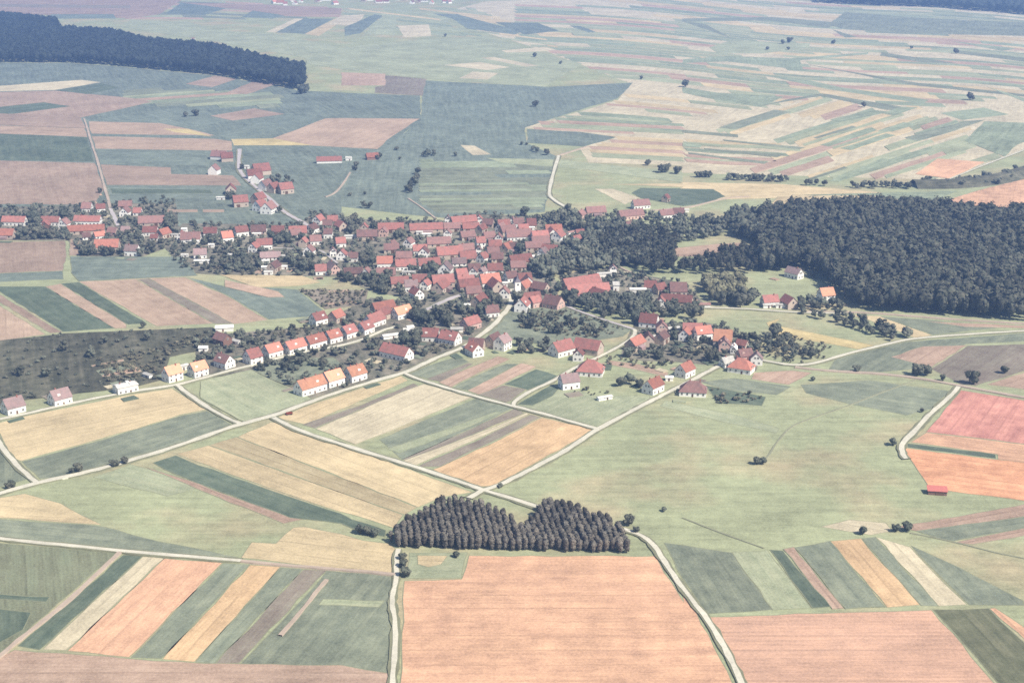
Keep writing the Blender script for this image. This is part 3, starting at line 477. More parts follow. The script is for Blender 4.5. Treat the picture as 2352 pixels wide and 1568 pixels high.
 ('G', 0, 0.825, [(-270.8,728.4),(-238.0,757.8),(-198.8,800.2),(-184.5,808.4),(-163.0,782.4),(-188.8,755.4),(-211.0,735.4),(-236.4,711.2),(-253.0,703.7)]),
 ('G', 0, 1.906, [(-294.9,753.7),(-258.4,704.6),(-270.5,693.2),(-273.8,693.2)]),
 ('Gl', 6, 2.248, [(-200.2,862.3),(-171.5,885.7),(-154.3,865.4),(-123.5,829.3),(-141.9,803.9),(-158.5,789.5),(-163.7,793.9),(-193.7,831.2)]),
 ('G', 6, -2.104, [(-171.5,885.7),(-153.1,911.4),(-120.1,911.4),(-113.5,897.8),(-136.3,859.2),(-136.9,849.0),(-154.3,865.4)]),
 ('W', 0, -2.168, [(-140.9,797.5),(-120.1,823.5),(-72.2,873.9),(-66.7,865.4),(-121.3,785.1),(-136.5,793.9)]),
 ('M', 1, -2.214, [(-123.8,785.1),(-93.3,817.8),(-62.9,859.2),(-59.2,854.1),(-115.5,779.0)]),
 ('Wp', 2, 0.95, [(-115.1,778.1),(-64.8,848.5),(-56.6,857.6),(-24.0,832.6),(-65.8,781.1),(-89.2,753.3)]),
 ('G', 0, 0.909, [(-76.5,761.6),(-22.7,830.7),(1.1,813.6),(-31.0,770.0),(-60.8,731.1)]),
 ('Gl', 1, 0.776, [(-70.4,746.9),(-34.6,782.0),(-9.9,807.1),(-6.0,806.1),(-30.6,775.1),(-62.7,740.5)]),
 ('M', 0, -2.263, [(-60.8,731.1),(-31.0,770.0),(1.7,812.6),(7.5,805.2),(-10.9,783.7),(-56.0,729.3)]),
 ('Wp', 1, 0.815, [(-60.1,729.3),(-9.6,782.9),(8.7,805.2),(10.3,803.0),(-21.5,759.9),(-53.2,722.3)]),
 ('M', 0, 0.934, [(-52.5,721.1),(-21.5,758.3),(10.9,802.1),(17.3,797.9),(-7.6,763.2),(-39.2,721.1)]),
 ('O', 0, -2.18, [(-39.2,721.1),(-7.5,761.6),(17.7,797.0),(48.9,777.3),(10.3,722.0),(-8.8,694.2),(-17.2,694.2),(-43.8,716.4)]),
 ('G', 0, -2.182, [(-67.4,876.5),(-55.9,893.9),(-36.9,914.2),(-28.7,902.8),(-53.1,868.0)]),
 ('M', 1, 0.916, [(-55.1,867.0),(-29.3,900.6),(-25.7,898.4),(-45.2,861.8)]),
 ('Bn', 2, -2.106, [(-47.2,860.7),(-30.4,887.3),(-9.6,914.7),(-1.0,908.5),(-21.1,880.8),(-38.7,851.1)]),
 ('G', 0, -2.12, [(-37.3,850.5),(-20.4,878.6),(-3.8,898.4),(4.7,898.4),(-27.7,845.5)]),
 ('Bn', 1, 1.006, [(-28.4,845.5),(6.1,899.9),(16.3,892.8),(-5.7,857.6),(-19.5,836.6)]),
 ('M', 2, 0.876, [(-20.8,837.5),(-5.7,855.6),(9.2,847.5),(-0.2,826.8),(-3.5,823.6)]),
 ('Gd', 0, 0.96, [(-5.0,857.6),(15.8,887.3),(29.4,874.4),(24.3,861.8),(9.8,846.5)]),
 ('Gl', 0, -2.223, [(2.4,819.2),(24.8,855.6),(36.8,849.5),(51.5,835.6),(62.7,835.6),(86.1,835.6),(85.4,827.8),(50.4,782.0),(22.1,801.6)]),
 ('Gd', 1, 1.02, [(3.0,820.1),(24.8,855.6),(30.0,849.5),(25.6,835.6),(12.8,818.3)]),
 ('Bn', 0, -0.774, [(63.7,906.8),(84.4,897.8),(102.3,880.3),(100.1,871.7),(83.2,884.6),(63.1,897.8)]),
 ('Gl', 0, 2.554, [(94.8,827.3),(103.9,820.6),(130.8,803.9),(157.2,779.8),(153.8,771.3),(119.9,793.9),(90.5,816.9)]),
 ('G', 0, -0.452, [(120.8,861.3),(143.8,869.6),(177.8,853.1),(165.5,837.1),(133.7,847.0)]),
 ('Bn', 0, -2.254, [(157.9,880.3),(183.7,884.6),(196.1,880.3),(176.4,856.1),(154.5,867.5)]),
 ('Gd', 1, -0.564, [(123.4,855.1),(158.2,833.1),(153.0,817.8),(125.6,821.6)]),
 ('Bn', 0, 0.373, [(142.2,1220.3),(182.8,1236.2),(210.3,1242.2),(205.7,1212.5),(178.5,1204.8),(167.1,1187.8),(154.5,1189.7),(138.9,1189.7)]),
 ('Y', 0, -0.666, [(185.2,993.4),(197.2,1004.3),(190.0,987.1),(252.7,937.8),(240.2,928.2),(186.2,965.1)]),
 ('W', 0, -1.084, [(248.8,1015.3),(272.7,1009.8),(297.9,962.2),(284.5,954.6),(262.2,998.8)]),
 ('G', 1, -0.419, [(272.4,1008.4),(301.9,1001.5),(349.7,980.2),(336.9,976.3),(299.0,963.4)]),
 ('Bn', 2, -0.144, [(304.2,995.6),(374.5,985.4),(372.2,978.9),(327.3,982.3)]),
 ('G', 0, -2.212, [(220.1,913.0),(252.3,933.0),(271.9,946.3),(327.7,958.7),(368.7,968.9),(361.8,948.8),(314.9,941.4),(277.0,890.6),(241.1,881.8),(206.8,884.0)]),
 ('Bn', 1, -2.244, [(284.0,936.6),(315.6,939.0),(277.0,890.6),(256.0,913.0)]),
 ('M', 0, 0.904, [(315.3,937.8),(359.2,941.4),(340.1,886.2),(295.3,854.5),(286.4,856.6),(276.4,888.4)]),
 ('Bn', 0, 0.643, [(302.7,856.6),(339.3,884.0),(326.3,846.4)]),
 ('R', 0, 1.051, [(282.7,846.4),(319.1,825.8),(294.2,753.8),(240.9,773.3)]),
 ('P', 0, -0.351, [(240.7,772.5),(293.9,753.0),(284.5,725.7),(269.4,731.6),(271.2,738.9),(228.0,757.4)]),
 ('Gd', 0, 2.781, [(225.8,755.8),(270.6,738.9),(268.6,732.7),(222.5,750.1)]),
 ('O2', 1, -0.342, [(221.4,748.5),(284.6,726.0),(267.5,673.9),(228.9,687.9),(220.1,691.7),(220.1,714.4)]),
 ('G', 0, -0.425, [(184.1,856.6),(230.1,864.9),(275.4,844.4),(254.8,811.7),(237.0,800.6),(206.5,821.1),(184.3,840.5)]),
 ('Wp', 0, 2.727, [(152.8,644.1),(169.1,652.6),(186.2,648.3),(187.5,639.0),(175.5,634.1)]),
 ('Bn', 0, 0.363, [(190.9,644.1),(267.1,673.0),(261.7,657.5),(200.6,637.4)]),
 ('Bn', 0, 0.385, [(212.2,625.9),(257.1,644.1),(253.9,634.9),(222.1,624.0)]),
 ('G', 1, 0.277, [(198.2,639.0),(261.6,657.0),(257.1,644.1),(211.7,626.7)]),
 ('W', 0, 2.989, [(-270.0,678.5),(-265.8,679.5),(-254.7,684.7),(-231.9,672.1),(-203.8,646.1),(-257.1,654.3),(-261.8,655.2)]),
 ('G', 0, 2.931, [(-261.3,653.8),(-203.5,644.9),(-170.6,627.6),(-128.8,610.2),(-160.2,612.5),(-189.6,619.6),(-249.6,632.4),(-254.2,633.3)]),
 ('Gl', 0, -0.483, [(-225.1,706.3),(-208.5,696.5),(-179.5,681.3),(-166.4,690.8),(-181.9,708.3),(-209.5,724.6)]),
 ('Bn', 1, 2.441, [(-200.6,720.9),(-172.8,702.4),(-141.1,677.6),(-114.7,657.8),(-105.2,652.6),(-113.9,647.5),(-152.7,679.5),(-195.3,715.4)]),
 ('Gd', 2, 2.474, [(-198.0,726.7),(-187.6,737.3),(-178.5,728.8),(-141.4,700.4),(-106.7,673.9),(-86.2,659.6),(-79.6,652.6),(-61.8,639.9),(-61.9,632.4),(-72.8,635.7),(-84.8,647.5),(-111.3,654.3),(-145.5,681.3),(-182.3,710.3)]),
 ('W', 0, -0.717, [(-158.5,765.6),(-143.4,788.9),(-138.2,788.9),(-20.7,686.4),(-36.4,679.7),(-48.0,667.1)]),
 ('Wd', 0, 2.464, [(-172.2,752.8),(-158.5,765.6),(-48.0,667.1),(-54.5,658.0)]),
 ('W', 0, -0.678, [(-187.8,739.6),(-172.2,752.8),(-54.5,658.0),(-58.3,642.6),(-71.0,651.3),(-107.0,675.2),(-143.6,703.8)]),
 ('W', 0, 2.884, [(-126.1,626.3),(-114.0,625.1),(-108.2,643.2),(-102.6,644.1),(-83.5,635.7),(-72.1,628.4),(-59.2,625.1),(-54.8,618.0),(-54.5,593.0),(-79.0,596.6),(-127.9,609.5)]),
 ('Gw', 0, 1.907, [(-251.6,625.9),(-247.4,625.9),(-187.7,615.2),(-200.6,564.2),(-210.7,519.1),(-213.5,516.8)]),
 ('Gd', 1, -0.112, [(-233.4,573.8),(-205.8,570.7),(-206.2,565.8),(-231.7,569.0)]),
 ('Gd', 1, 1.907, [(-228.7,560.2),(-209.5,556.3),(-208.3,540.9),(-216.8,526.2)]),
 ('Gd', 0, -1.81, [(-184.4,613.0),(-174.7,611.5),(-196.1,523.8),(-206.2,527.2)]),
 ('Wp', 0, 1.341, [(-174.7,611.5),(-164.2,609.1),(-184.8,523.3),(-195.1,524.4)]),
 ('P', 0, -1.818, [(-164.2,609.0),(-135.5,604.4),(-157.3,518.0),(-184.6,523.3)]),
 ('G', 0, 1.328, [(-135.5,604.1),(-122.6,602.6),(-143.9,516.8),(-156.9,517.8)]),
 ('O', 0, -1.817, [(-122.6,602.3),(-108.0,600.4),(-129.6,514.3),(-143.7,516.6)]),
 ('G', 0, -1.848, [(-107.9,599.6),(-96.9,598.1),(-121.1,513.1),(-129.3,514.3)]),
 ('M', 0, 1.291, [(-96.8,597.8),(-85.9,596.6),(-89.3,586.4),(-111.1,513.4),(-121.1,513.1)]),
 ('G', 0, 1.274, [(-85.9,596.6),(-78.9,595.2),(-55.3,590.5),(-53.6,561.5),(-47.6,498.8),(-110.4,513.1),(-88.0,586.4)]),
 ('Gl', 1, -0.05, [(-84.2,568.3),(-56.3,566.9),(-58.4,560.9),(-85.4,562.9)]),
 ('Bn', 1, 3.142, [(-212.7,514.5),(-206.5,524.4),(-156.4,517.1),(-125.8,513.1),(-69.4,512.2),(-48.7,505.5),(-47.5,490.2),(-200.8,490.2),(-204.2,490.2)]),
 ('P', 0, 3.142, [(-49.3,586.2),(-22.9,587.9),(-20.6,611.8),(68.1,611.5),(70.8,593.7),(75.7,565.6),(76.7,575.8),(80.7,555.6),(88.0,498.1),(89.1,490.2),(-44.1,490.2)]),
 ('Gl', 0, 0.014, [(-49.0,615.2),(-21.0,615.6),(-23.2,588.6),(-48.8,588.2)]),
 ('W', 1, -0.049, [(-45.0,612.5),(-30.6,611.8),(-32.9,602.6),(-38.8,599.6),(-44.4,602.6)]),
 ('G', 0, -1.406, [(73.3,625.9),(104.7,615.2),(114.1,558.6),(84.4,554.9),(78.0,587.9)]),
 ('Gl', 1, 1.734, [(104.7,615.2),(122.3,617.2),(131.6,560.2),(114.1,558.2)]),
 ('Gd', 2, 1.716, [(123.1,618.0),(129.2,617.2),(140.8,561.3),(131.6,559.9)]),
 ('Bn', 3, -1.405, [(129.5,618.8),(135.5,621.2),(145.8,559.5),(140.1,558.9)]),
 ('G', 4, -1.416, [(135.4,620.4),(153.9,627.6),(164.3,560.9),(146.1,559.2)]),
 ('O', 0, -1.419, [(153.9,627.6),(169.8,630.8),(180.2,562.9),(164.6,560.6)]),
 ('G', 1, -1.422, [(170.2,630.8),(177.3,632.4),(187.8,562.2),(180.0,562.2)]),
 ('Wp', 0, 1.72, [(177.3,632.4),(191.3,621.2),(200.9,563.5),(187.9,561.9)]),
 ('G', 0, 1.73, [(191.7,622.7),(203.2,607.2),(227.1,566.9),(225.8,562.9),(201.3,562.9)]),
 ('Ps', 0, 3.142, [(84.4,552.3),(144.2,556.5),(184.1,558.6),(191.9,498.1),(193.3,490.2),(92.5,490.2)]),
 ('Gdd', 0, 1.71, [(184.3,558.9),(209.4,560.2),(215.7,525.0),(203.6,490.2),(193.9,490.2)]),
 ('P', 0, 1.784, [(209.4,560.2),(212.0,560.5),(220.7,539.6),(216.5,527.4)]),
]
ROADS = [
 (5.2, 'chalk', [(-270.6, 680.4),(-267.2, 683.6),(-253.0, 698.5),(-232.5, 710.3),(-221.6, 719.5),(-207.3, 732.0),(-188.1, 752.1),(-160.9, 785.0),(-142.4, 799.3),(-120.7, 828.3),(-97.0, 854.1),(-68.5, 880.3),(-58.3, 897.4),(-50.6, 911.4),(-47.0, 914.2),(-31.8, 935.4),(-22.8, 960.0),(-14.1, 983.2),(-5.8, 1015.8),(-1.1, 1035.7),(-0.3, 1064.9),(0.1, 1083.4)]),
 (4.2, 'chalk', [(-307.8, 790.9),(-289.5, 804.8),(-263.7, 826.3),(-238.3, 843.0),(-214.1, 854.0),(-202.8, 864.4),(-188.6, 879.2),(-173.6, 893.3),(-153.4, 913.7),(-134.4, 927.7),(-120.0, 934.9),(-102.6, 951.9),(-93.9, 972.2),(-83.3, 982.6)]),
 (6.0, 'paved', [(-66.0, 1022.3),(-47.9, 1055.8),(-37.6, 1067.9),(-27.8, 1075.6)]),
 (4.0, 'chalk', [(-212.8, 854.0),(-205.4, 842.0),(-183.8, 811.2),(-164.9, 789.4),(-158.9, 784.2)]),
 (4.0, 'chalk', [(-300.1, 768.7),(-292.4, 755.4),(-280.5, 736.2),(-267.4, 716.3),(-253.0, 698.5)]),
 (4.2, 'chalk', [(-142.5, 795.7),(-126.3, 776.4),(-99.0, 754.6),(-76.2, 737.0),(-53.5, 720.5),(-21.1, 693.6),(-16.3, 688.9),(10.1, 669.4),(20.2, 659.6)]),
 (4.0, 'chalk', [(-70.5, 879.2),(-67.2, 872.8),(-51.2, 857.6),(-23.4, 833.6),(-0.2, 816.4),(22.1, 799.8),(50.1, 776.8)]),
 (4.2, 'chalk', [(-22.1, 677.6),(-16.3, 687.9),(-7.2, 693.6),(26.4, 737.3),(50.1, 776.8),(85.0, 824.0),(93.6, 835.1),(107.6, 853.1),(134.1, 889.0),(140.9, 897.8),(148.9, 913.7)]),
 (3.4, 'chalk', [(1.4, 814.5),(0.4, 823.0),(12.5, 845.5),(24.9, 859.7),(35.1, 878.6),(44.8, 893.9),(57.8, 910.8),(77.9, 940.3),(87.9, 962.6),(87.9, 974.8)]),
 (3.6, 'paved', [(87.9, 974.8),(69.4, 995.9),(47.3, 1024.9),(36.2, 1043.9),(28.3, 1052.8)]),
 (3.6, 'chalk', [(165.1, 906.8),(185.9, 892.3),(201.1, 897.2),(228.9, 920.0),(252.9, 935.4),(272.5, 948.8),(285.0, 953.7),(313.4, 961.3),(371.6, 972.7)]),
 (4.0, 'track', [(187.1, 890.6),(200.0, 885.1),(213.3, 881.8),(240.1, 877.5),(262.0, 869.0),(284.8, 853.5),(304.2, 840.5),(321.5, 828.7)]),
 (4.0, 'chalk', [(283.2, 851.5),(271.4, 830.7),(252.7, 804.3),(235.0, 774.2),(219.7, 750.9),(217.3, 735.0),(218.3, 731.1)]),
 (3.6, 'chalk', [(133.5, 1035.2),(146.6, 1030.9),(170.4, 1028.9),(193.4, 1023.2),(213.8, 1017.6),(247.4, 1015.3)]),
 (3.6, 'track', [(219.5, 1019.5),(239.6, 1020.4),(266.7, 1017.6),(296.0, 1008.4),(332.2, 998.3),(376.9, 988.1)]),
 (3.0, 'chalk', [(-54.1, 618.0),(-54.4, 604.1),(-52.5, 587.9),(-53.3, 573.8),(-53.0, 561.5),(-50.3, 551.0),(-48.8, 528.6),(-47.2, 490.2)]),
 (3.4, 'chalk', [(54.8, 640.7),(64.1, 632.4),(68.2, 622.7),(72.6, 598.1),(77.0, 576.5),(83.6, 553.6),(88.4, 525.0),(91.0, 498.8),(91.9, 490.2)]),
 (3.6, 'chalk', [(-253.2, 630.5),(-248.5, 629.2),(-187.4, 616.4),(-159.8, 611.0),(-127.2, 605.6)]),
 (2.8, 'track', [(-127.2, 605.6),(-108.1, 601.1),(-79.0, 596.6),(-53.7, 591.5)]),
 (3.0, 'track', [(-186.6, 614.9),(-190.2, 596.6),(-196.2, 566.9),(-203.5, 543.4),(-209.1, 525.0),(-211.9, 512.2)]),
 (2.2, 'track', [(-84.6, 586.4),(-87.8, 575.1),(-93.0, 552.3),(-97.9, 535.3)]),
 (5.0, 'chalk', [(55.3, 1677.1),(49.0, 1607.1),(37.9, 1459.8),(39.4, 1430.4),(58.0, 1375.0),(68.5, 1355.2)]),
 (4.0, 'track', [(55.3, 1677.1),(74.9, 1711.7),(94.0, 1742.5)]),
 (3.6, 'track', [(-590.6, 1964.9),(-538.1, 1807.4),(-474.0, 1616.1),(-432.9, 1490.3),(-397.5, 1381.7)]),
 (5.0, 'paved', [(-397.5, 1381.7),(-387.6, 1355.2),(-369.8, 1304.9)]),
 (6.0, 'paved', [(-331.8, 1721.9),(-306.0, 1572.0),(-272.5, 1490.3),(-244.7, 1423.3),(-224.5, 1368.3),(-190.2, 1304.9)]),
 (2.5, 'track', [(-191.9, 1437.7),(-184.7, 1452.3),(-181.2, 1490.3),(-180.8, 1572.0)]),
 (2.5, 'track', [(-106.0, 1430.4),(-90.1, 1388.4),(-73.0, 1335.9)]),
 (3.0, 'chalk', [(467.6, 1520.4),(534.1, 1607.1),(642.7, 1742.5)]),
 (3.0, 'track', [(136.8, 1373.3),(177.3, 1388.1),(195.8, 1408.3),(219.9, 1434.4),(243.6, 1439.7)]),
 (1.5, 'path', [(139.6, 730.8),(144.7, 740.1),(148.5, 750.9),(163.5, 782.8),(182.4, 798.8),(205.7, 817.3),(230.9, 840.5),(259.5, 864.9)]),
 (2.5, 'track', [(88.1, 1156.9),(97.2, 1136.0),(106.2, 1119.1),(119.1, 1109.1)]),
 (3.0, 'paved', [(-210.5, 1218.3),(-167.7, 1212.5),(-159.7, 1193.4),(-147.1, 1164.1)]),
 (1.2, 'path', [(85.6, 654.3),(101.5, 637.4),(120.6, 619.6)]),
 (1.2, 'path', [(195.4, 636.5),(215.7, 625.9),(226.7, 616.4),(244.2, 607.2)]),
]
# kind, label, cluster, (x, y), length, width, wall height, roof pitch, heading, roof colour, wall colour, hipped, detail
HOUSES = [
 ('house', 1, 'west', (-468.5, 1311.3), 22.2, 8.7, 4.1, 45, -5, 'r', 'w', 0, 1),
 ('barn', 0, 'west', (-460.2, 1258.5), 18.8, 9.7, 3.9, 45, -4, 'o', 'c', 0, 1),
 ('house', 3, 'west', (-434.1, 1310.9), 17.3, 8.7, 4.1, 45, -3, 'r', 'w', 0, 1),
 ('barn', 2, 'west', (-434.1, 1295.2), 7.8, 6.8, 4.5, 45, 90, 'r', 'b', 0, 1),
 ('house', 4, 'west', (-418.1, 1299.8), 9.7, 8.7, 4.5, 45, 80, 'd', 'w', 0, 1),
 ('house', 8, 'west', (-399.9, 1313.0), 25.0, 8.7, 4.4, 45, -3, 'r', 'w', 0, 1),
 ('barn', 5, 'west', (-391.0, 1275.8), 33.0, 8.7, 3.9, 45, 10, 'o', 'c', 0, 1),
 ('house', 7, 'west', (-417.5, 1372.2), 9.4, 9.7, 3.9, 45, 0, 'd', 'w', 0, 1),
 ('house', 10, 'west', (-403.8, 1370.5), 8.5, 7.8, 3.9, 45, 17, 'r', 'w', 0, 1),
 ('barn', 14, 'west', (-382.5, 1382.9), 12.8, 8.7, 3.9, 45, 7, 'd', 'c', 0, 1),
 ('house', 13, 'west', (-374.3, 1350.7), 10.7, 8.7, 4.5, 45, 85, 'd', 'w', 0, 1),
 ('house', 17, 'west', (-363.3, 1354.4), 7.7, 7.8, 3.4, 45, 0, 'r', 'w', 0, 1),
 ('barn', 11, 'west', (-354.7, 1213.6), 20.6, 11.6, 3.9, 45, 4, 'o', 'c', 0, 1),
 ('house', 16, 'west', (-328.0, 1195.1), 11.7, 8.7, 4.9, 45, -10, 'm', 'w', 0, 1),
 ('barn', 12, 'west', (-364.9, 1270.1), 8.6, 7.8, 3.4, 45, -14, 'd', 'c', 0, 1),
 ('barn', 15, 'west', (-354.0, 1274.1), 8.2, 7.8, 3.4, 45, -9, 'm', 'c', 0, 1),
 ('house', 9, 'west', (-373.4, 1255.9), 9.4, 6.8, 3.4, 45, 35, 'o', 'w', 0, 1),
 ('house', 6, 'west', (-384.5, 1253.8), 7, 6.8, 2.9, 45, 19, 'd', 'w', 0, 1),
 ('shed', 1, 'west', (-365.3, 1205.9), 5.8, 3.9, 2.6, 18, 0, 'w', 'w', 0, 0),
 ('shed', 0, 'west', (-385.7, 1260.1), 4.8, 3.9, 2.6, 18, 0, 'w', 'w', 0, 0),
 ('barn', 1, 'north', (-338.9, 1309.6), 23.9, 10.7, 3.9, 45, 9, 'd', 'c', 0, 1),
 ('house', 0, 'north', (-330.4, 1269.9), 13.1, 8.7, 3.9, 45, 0, 'r', 'w', 0, 1),
 ('barn', 3, 'north', (-316.0, 1259.5), 11.6, 8.7, 4.5, 45, 60, 'o', 'c', 0, 1),
 ('house', 2, 'north', (-322.0, 1249.6), 6.8, 5.8, 2.9, 45, 0, 'r', 'w', 0, 1),
 ('house', 5, 'north', (-287.7, 1243.1), 17.3, 10.7, 3.9, 45, 4, 'd', 'w', 0, 1),
 ('house', 4, 'north', (-298.4, 1252.3), 7.8, 6.8, 4.5, 45, 90, 'r', 'w', 0, 1),
 ('house', 6, 'north', (-274.4, 1264.1), 11.9, 8.7, 4.4, 45, 6, 'r', 'w', 0, 1),
 ('house', 7, 'north', (-256.2, 1246.5), 9.7, 9.7, 4.4, 45, 26, 'o', 'w', 0, 1),
 ('shed', 2, 'north', (-301.6, 1279.5), 4.8, 4.8, 3.9, 18, 0, 'w', 'w', 0, 0),
 ('shed', 1, 'north', (-305.9, 1262.3), 6.8, 3.9, 2.6, 18, 0, 'w', 'w', 0, 0),
 ('shed', 3, 'north', (-283.1, 1236.0), 7.8, 3.9, 2.6, 18, 0, 'w', 'w', 0, 0),
 ('shed', 0, 'north', (-337.0, 1258.0), 6.8, 3.9, 2.6, 18, 0, 'w', 'w', 0, 0),
 ('house', 8, 'north', (-247.0, 1266.8), 11.6, 8.7, 4.9, 45, 29, 'r', 'w', 0, 1),
 ('barn', 9, 'north', (-232.2, 1273.4), 13.4, 9.7, 3.9, 45, 9, 'd', 'c', 0, 1),
 ('barn', 10, 'north', (-214.1, 1272.1), 11.2, 8.7, 3.9, 45, 0, 'r', 'c', 0, 1),
 ('barn', 12, 'north', (-195.4, 1267.1), 15.8, 10.7, 3.9, 45, 11, 'r', 'c', 0, 1),
 ('house', 11, 'north', (-196.2, 1256.6), 9.7, 8.7, 4.5, 45, 30, 'd', 'w', 0, 1),
 ('house', 16, 'north', (-182.7, 1315.6), 10.7, 8.7, 4.5, 45, 70, 'r', 'w', 0, 1),
 ('house', 19, 'north', (-169.2, 1313.0), 9.9, 8.7, 4.4, 45, 8, 'r', 'w', 0, 1),
 ('barn', 21, 'north', (-158.8, 1291.0), 12.6, 8.7, 4.5, 45, 120, 'r', 'c', 0, 1),
 ('house', 14, 'north', (-183.8, 1278.8), 10.7, 7.8, 4.5, 45, 60, 'd', 'w', 0, 1),
 ('barn', 17, 'north', (-171.8, 1296.4), 8.7, 7.8, 4.5, 45, 0, 'd', 'c', 0, 1),
 ('house', 18, 'north', (-166.5, 1258.9), 7.7, 7.8, 4.9, 45, 0, 'd', 'w', 0, 1),
 ('house', 20, 'north', (-151.8, 1227.0), 8.5, 8.7, 3.9, 45, 14, 'r', 'w', 0, 1),
 ('house', 15, 'north', (-175.0, 1235.3), 9.9, 8.7, 3.9, 45, 12, 'd', 'w', 0, 1),
 ('barn', 13, 'north', (-184.7, 1227.7), 8.7, 6.8, 4.5, 45, 80, 'r', 'c', 0, 1),
 ('shed', 6, 'north', (-145.9, 1256.8), 10.7, 3.9, 2.6, 18, 0, 'w', 'w', 0, 0),
 ('barn', 23, 'north', (-130.9, 1253.9), 18.1, 9.7, 3.9, 45, 7, 'd', 'c', 0, 1),
 ('barn', 22, 'north', (-136.5, 1284.3), 7.8, 6.8, 4.5, 45, 90, 'r', 'c', 0, 1),
 ('barn', 25, 'north', (-111.6, 1281.9), 23.4, 9.7, 3.9, 45, 5, 'r', 'c', 0, 1),
 ('barn', 26, 'north', (-79.2, 1281.3), 30.5, 9.7, 3.9, 45, 10, 'r', 'c', 0, 1),
 ('house', 24, 'north', (-117.2, 1266.0), 8.7, 7.8, 4.5, 45, 85, 'd', 'p', 0, 1),
 ('house', 27, 'north', (-60.6, 1318.8), 5.8, 5.8, 4.5, 45, 90, 'm', 'w', 0, 1),
 ('shed', 5, 'north', (-228.9, 1281.0), 5.8, 3.9, 2.6, 18, 0, 'w', 'w', 0, 0),
 ('shed', 4, 'north', (-232.7, 1266.2), 7.8, 2.9, 2.6, 18, 0, 'w', 'w', 0, 0),
 ('house', 0, 'gardens', (-267.4, 1185.8), 10.7, 8.7, 3.9, 45, 10, 'm', 'w', 0, 1),
 ('shed', 2, 'gardens', (-265.3, 1222.9), 4.8, 3.9, 2.9, 18, 0, 'w', 'w', 0, 0),
 ('shed', 3, 'gardens', (-240.6, 1186.4), 5.8, 3.9, 2.9, 18, 0, 'w', 'w', 0, 0),
 ('shed', 4, 'gardens', (-229.9, 1177.7), 5.8, 3.9, 2.6, 18, 0, 'w', 'w', 0, 0),
 ('shed', 0, 'gardens', (-281.0, 1187.3), 5.8, 2.9, 2.6, 18, 0, 'w', 'w', 0, 0),
 ('shed', 1, 'gardens', (-262.1, 1166.8), 12.6, 3.9, 2.6, 18, 0, 'w', 'w', 0, 0),
 ('house', 2, 'gardens', (-217.5, 1217.9), 13.3, 8.7, 4.9, 45, 9, 'r', 'w', 0, 1),
 ('house', 1, 'gardens', (-224.9, 1207.1), 8.7, 7.8, 4.5, 45, 75, 'r', 'w', 0, 1),
 ('house', 3, 'gardens', (-206.3, 1179.8), 17.0, 7.8, 2.9, 45, 10, 'm', 'w', 0, 1),
 ('shed', 6, 'gardens', (-208.0, 1166.8), 5.8, 3.9, 2.6, 18, 0, 'w', 'w', 0, 0),
 ('shed', 5, 'gardens', (-205.4, 1145.4), 4.8, 3.9, 2.6, 18, 0, 'w', 'w', 0, 0),
 ('shed', 7, 'gardens', (-199.8, 1129.9), 6.8, 3.9, 2.6, 18, 0, 'w', 'w', 0, 0),
 ('shed', 9, 'gardens', (-194.4, 1183.3), 5.8, 3.9, 2.6, 18, 0, 'w', 'w', 0, 0),
 ('shed', 8, 'gardens', (-189.5, 1147.4), 4.8, 3.9, 2.6, 18, 0, 'w', 'w', 0, 0),
 ('barn', 4, 'gardens', (-196.8, 1140.5), 12.6, 7.8, 4.5, 45, 75, 'd', 'c', 0, 1),
 ('house', 5, 'gardens', (-175.3, 1194.6), 9.7, 8.7, 4.5, 45, 80, 'd', 'w', 0, 1),
 ('house', 6, 'gardens', (-157.0, 1131.1), 9.1, 8.7, 3.9, 45, 11, 'r', 'w', 0, 1),
 ('house', 7, 'gardens', (-147.9, 1137.3), 14.5, 7.8, 4.5, 45, 115, 'm', 'p', 0, 1),
 ('house', 8, 'gardens', (-154.3, 1191.9), 6.8, 5.8, 4.5, 45, 100, 'm', 'w', 0, 1),
 ('house', 9, 'gardens', (-145.0, 1179.7), 8.7, 8.7, 4.5, 45, 85, 'r', 'w', 0, 1),
 ('house', 10, 'gardens', (-135.0, 1174.1), 8.1, 7.8, 3.9, 45, 0, 'd', 'w', 0, 1),
 ('barn', 11, 'gardens', (-129.6, 1124.3), 15.1, 7.8, 3.5, 45, 7, 'd', 'c', 0, 1),
 ('house', 12, 'gardens', (-118.3, 1119.8), 7.8, 7.8, 4.5, 45, 80, 'd', 'w', 0, 1),
 ('house', 0, 'core2', (-106.2, 1152.3), 12.8, 9.7, 4.9, 45, 5, 'o', 'w', 0, 1),
 ('barn', 0, 'core3', (-102.5, 1118.9), 15.1, 9.7, 3.9, 45, 7, 'd', 'c', 0, 1),
 ('house', 1, 'core3', (-88.5, 1147.1), 16.8, 9.7, 3.9, 45, 9, 'r', 'w', 0, 1),
 ('house', 4, 'core2', (-69.3, 1151.0), 18.1, 9.7, 3.9, 45, 15, 'r', 'w', 0, 1),
 ('house', 1, 'core1', (-104.8, 1214.0), 9.7, 7.8, 4.5, 45, 75, 'd', 'w', 0, 1),
 ('house', 2, 'core1', (-91.1, 1224.8), 9.7, 7.8, 4.5, 45, 70, 'd', 'w', 0, 1),
 ('house', 3, 'core2', (-75.7, 1188.5), 9.7, 8.7, 4.5, 45, 85, 'd', 'w', 0, 1),
 ('barn', 0, 'core1', (-104.8, 1203.6), 12.9, 8.7, 3.9, 45, 5, 'd', 'c', 0, 1),
 ('barn', 1, 'core2', (-91.7, 1175.4), 13.5, 8.7, 3.9, 45, 0, 'd', 'c', 0, 1),
 ('house', 2, 'core2', (-79.8, 1199.6), 12.0, 8.7, 3.9, 45, 9, 'r', 'w', 0, 1),
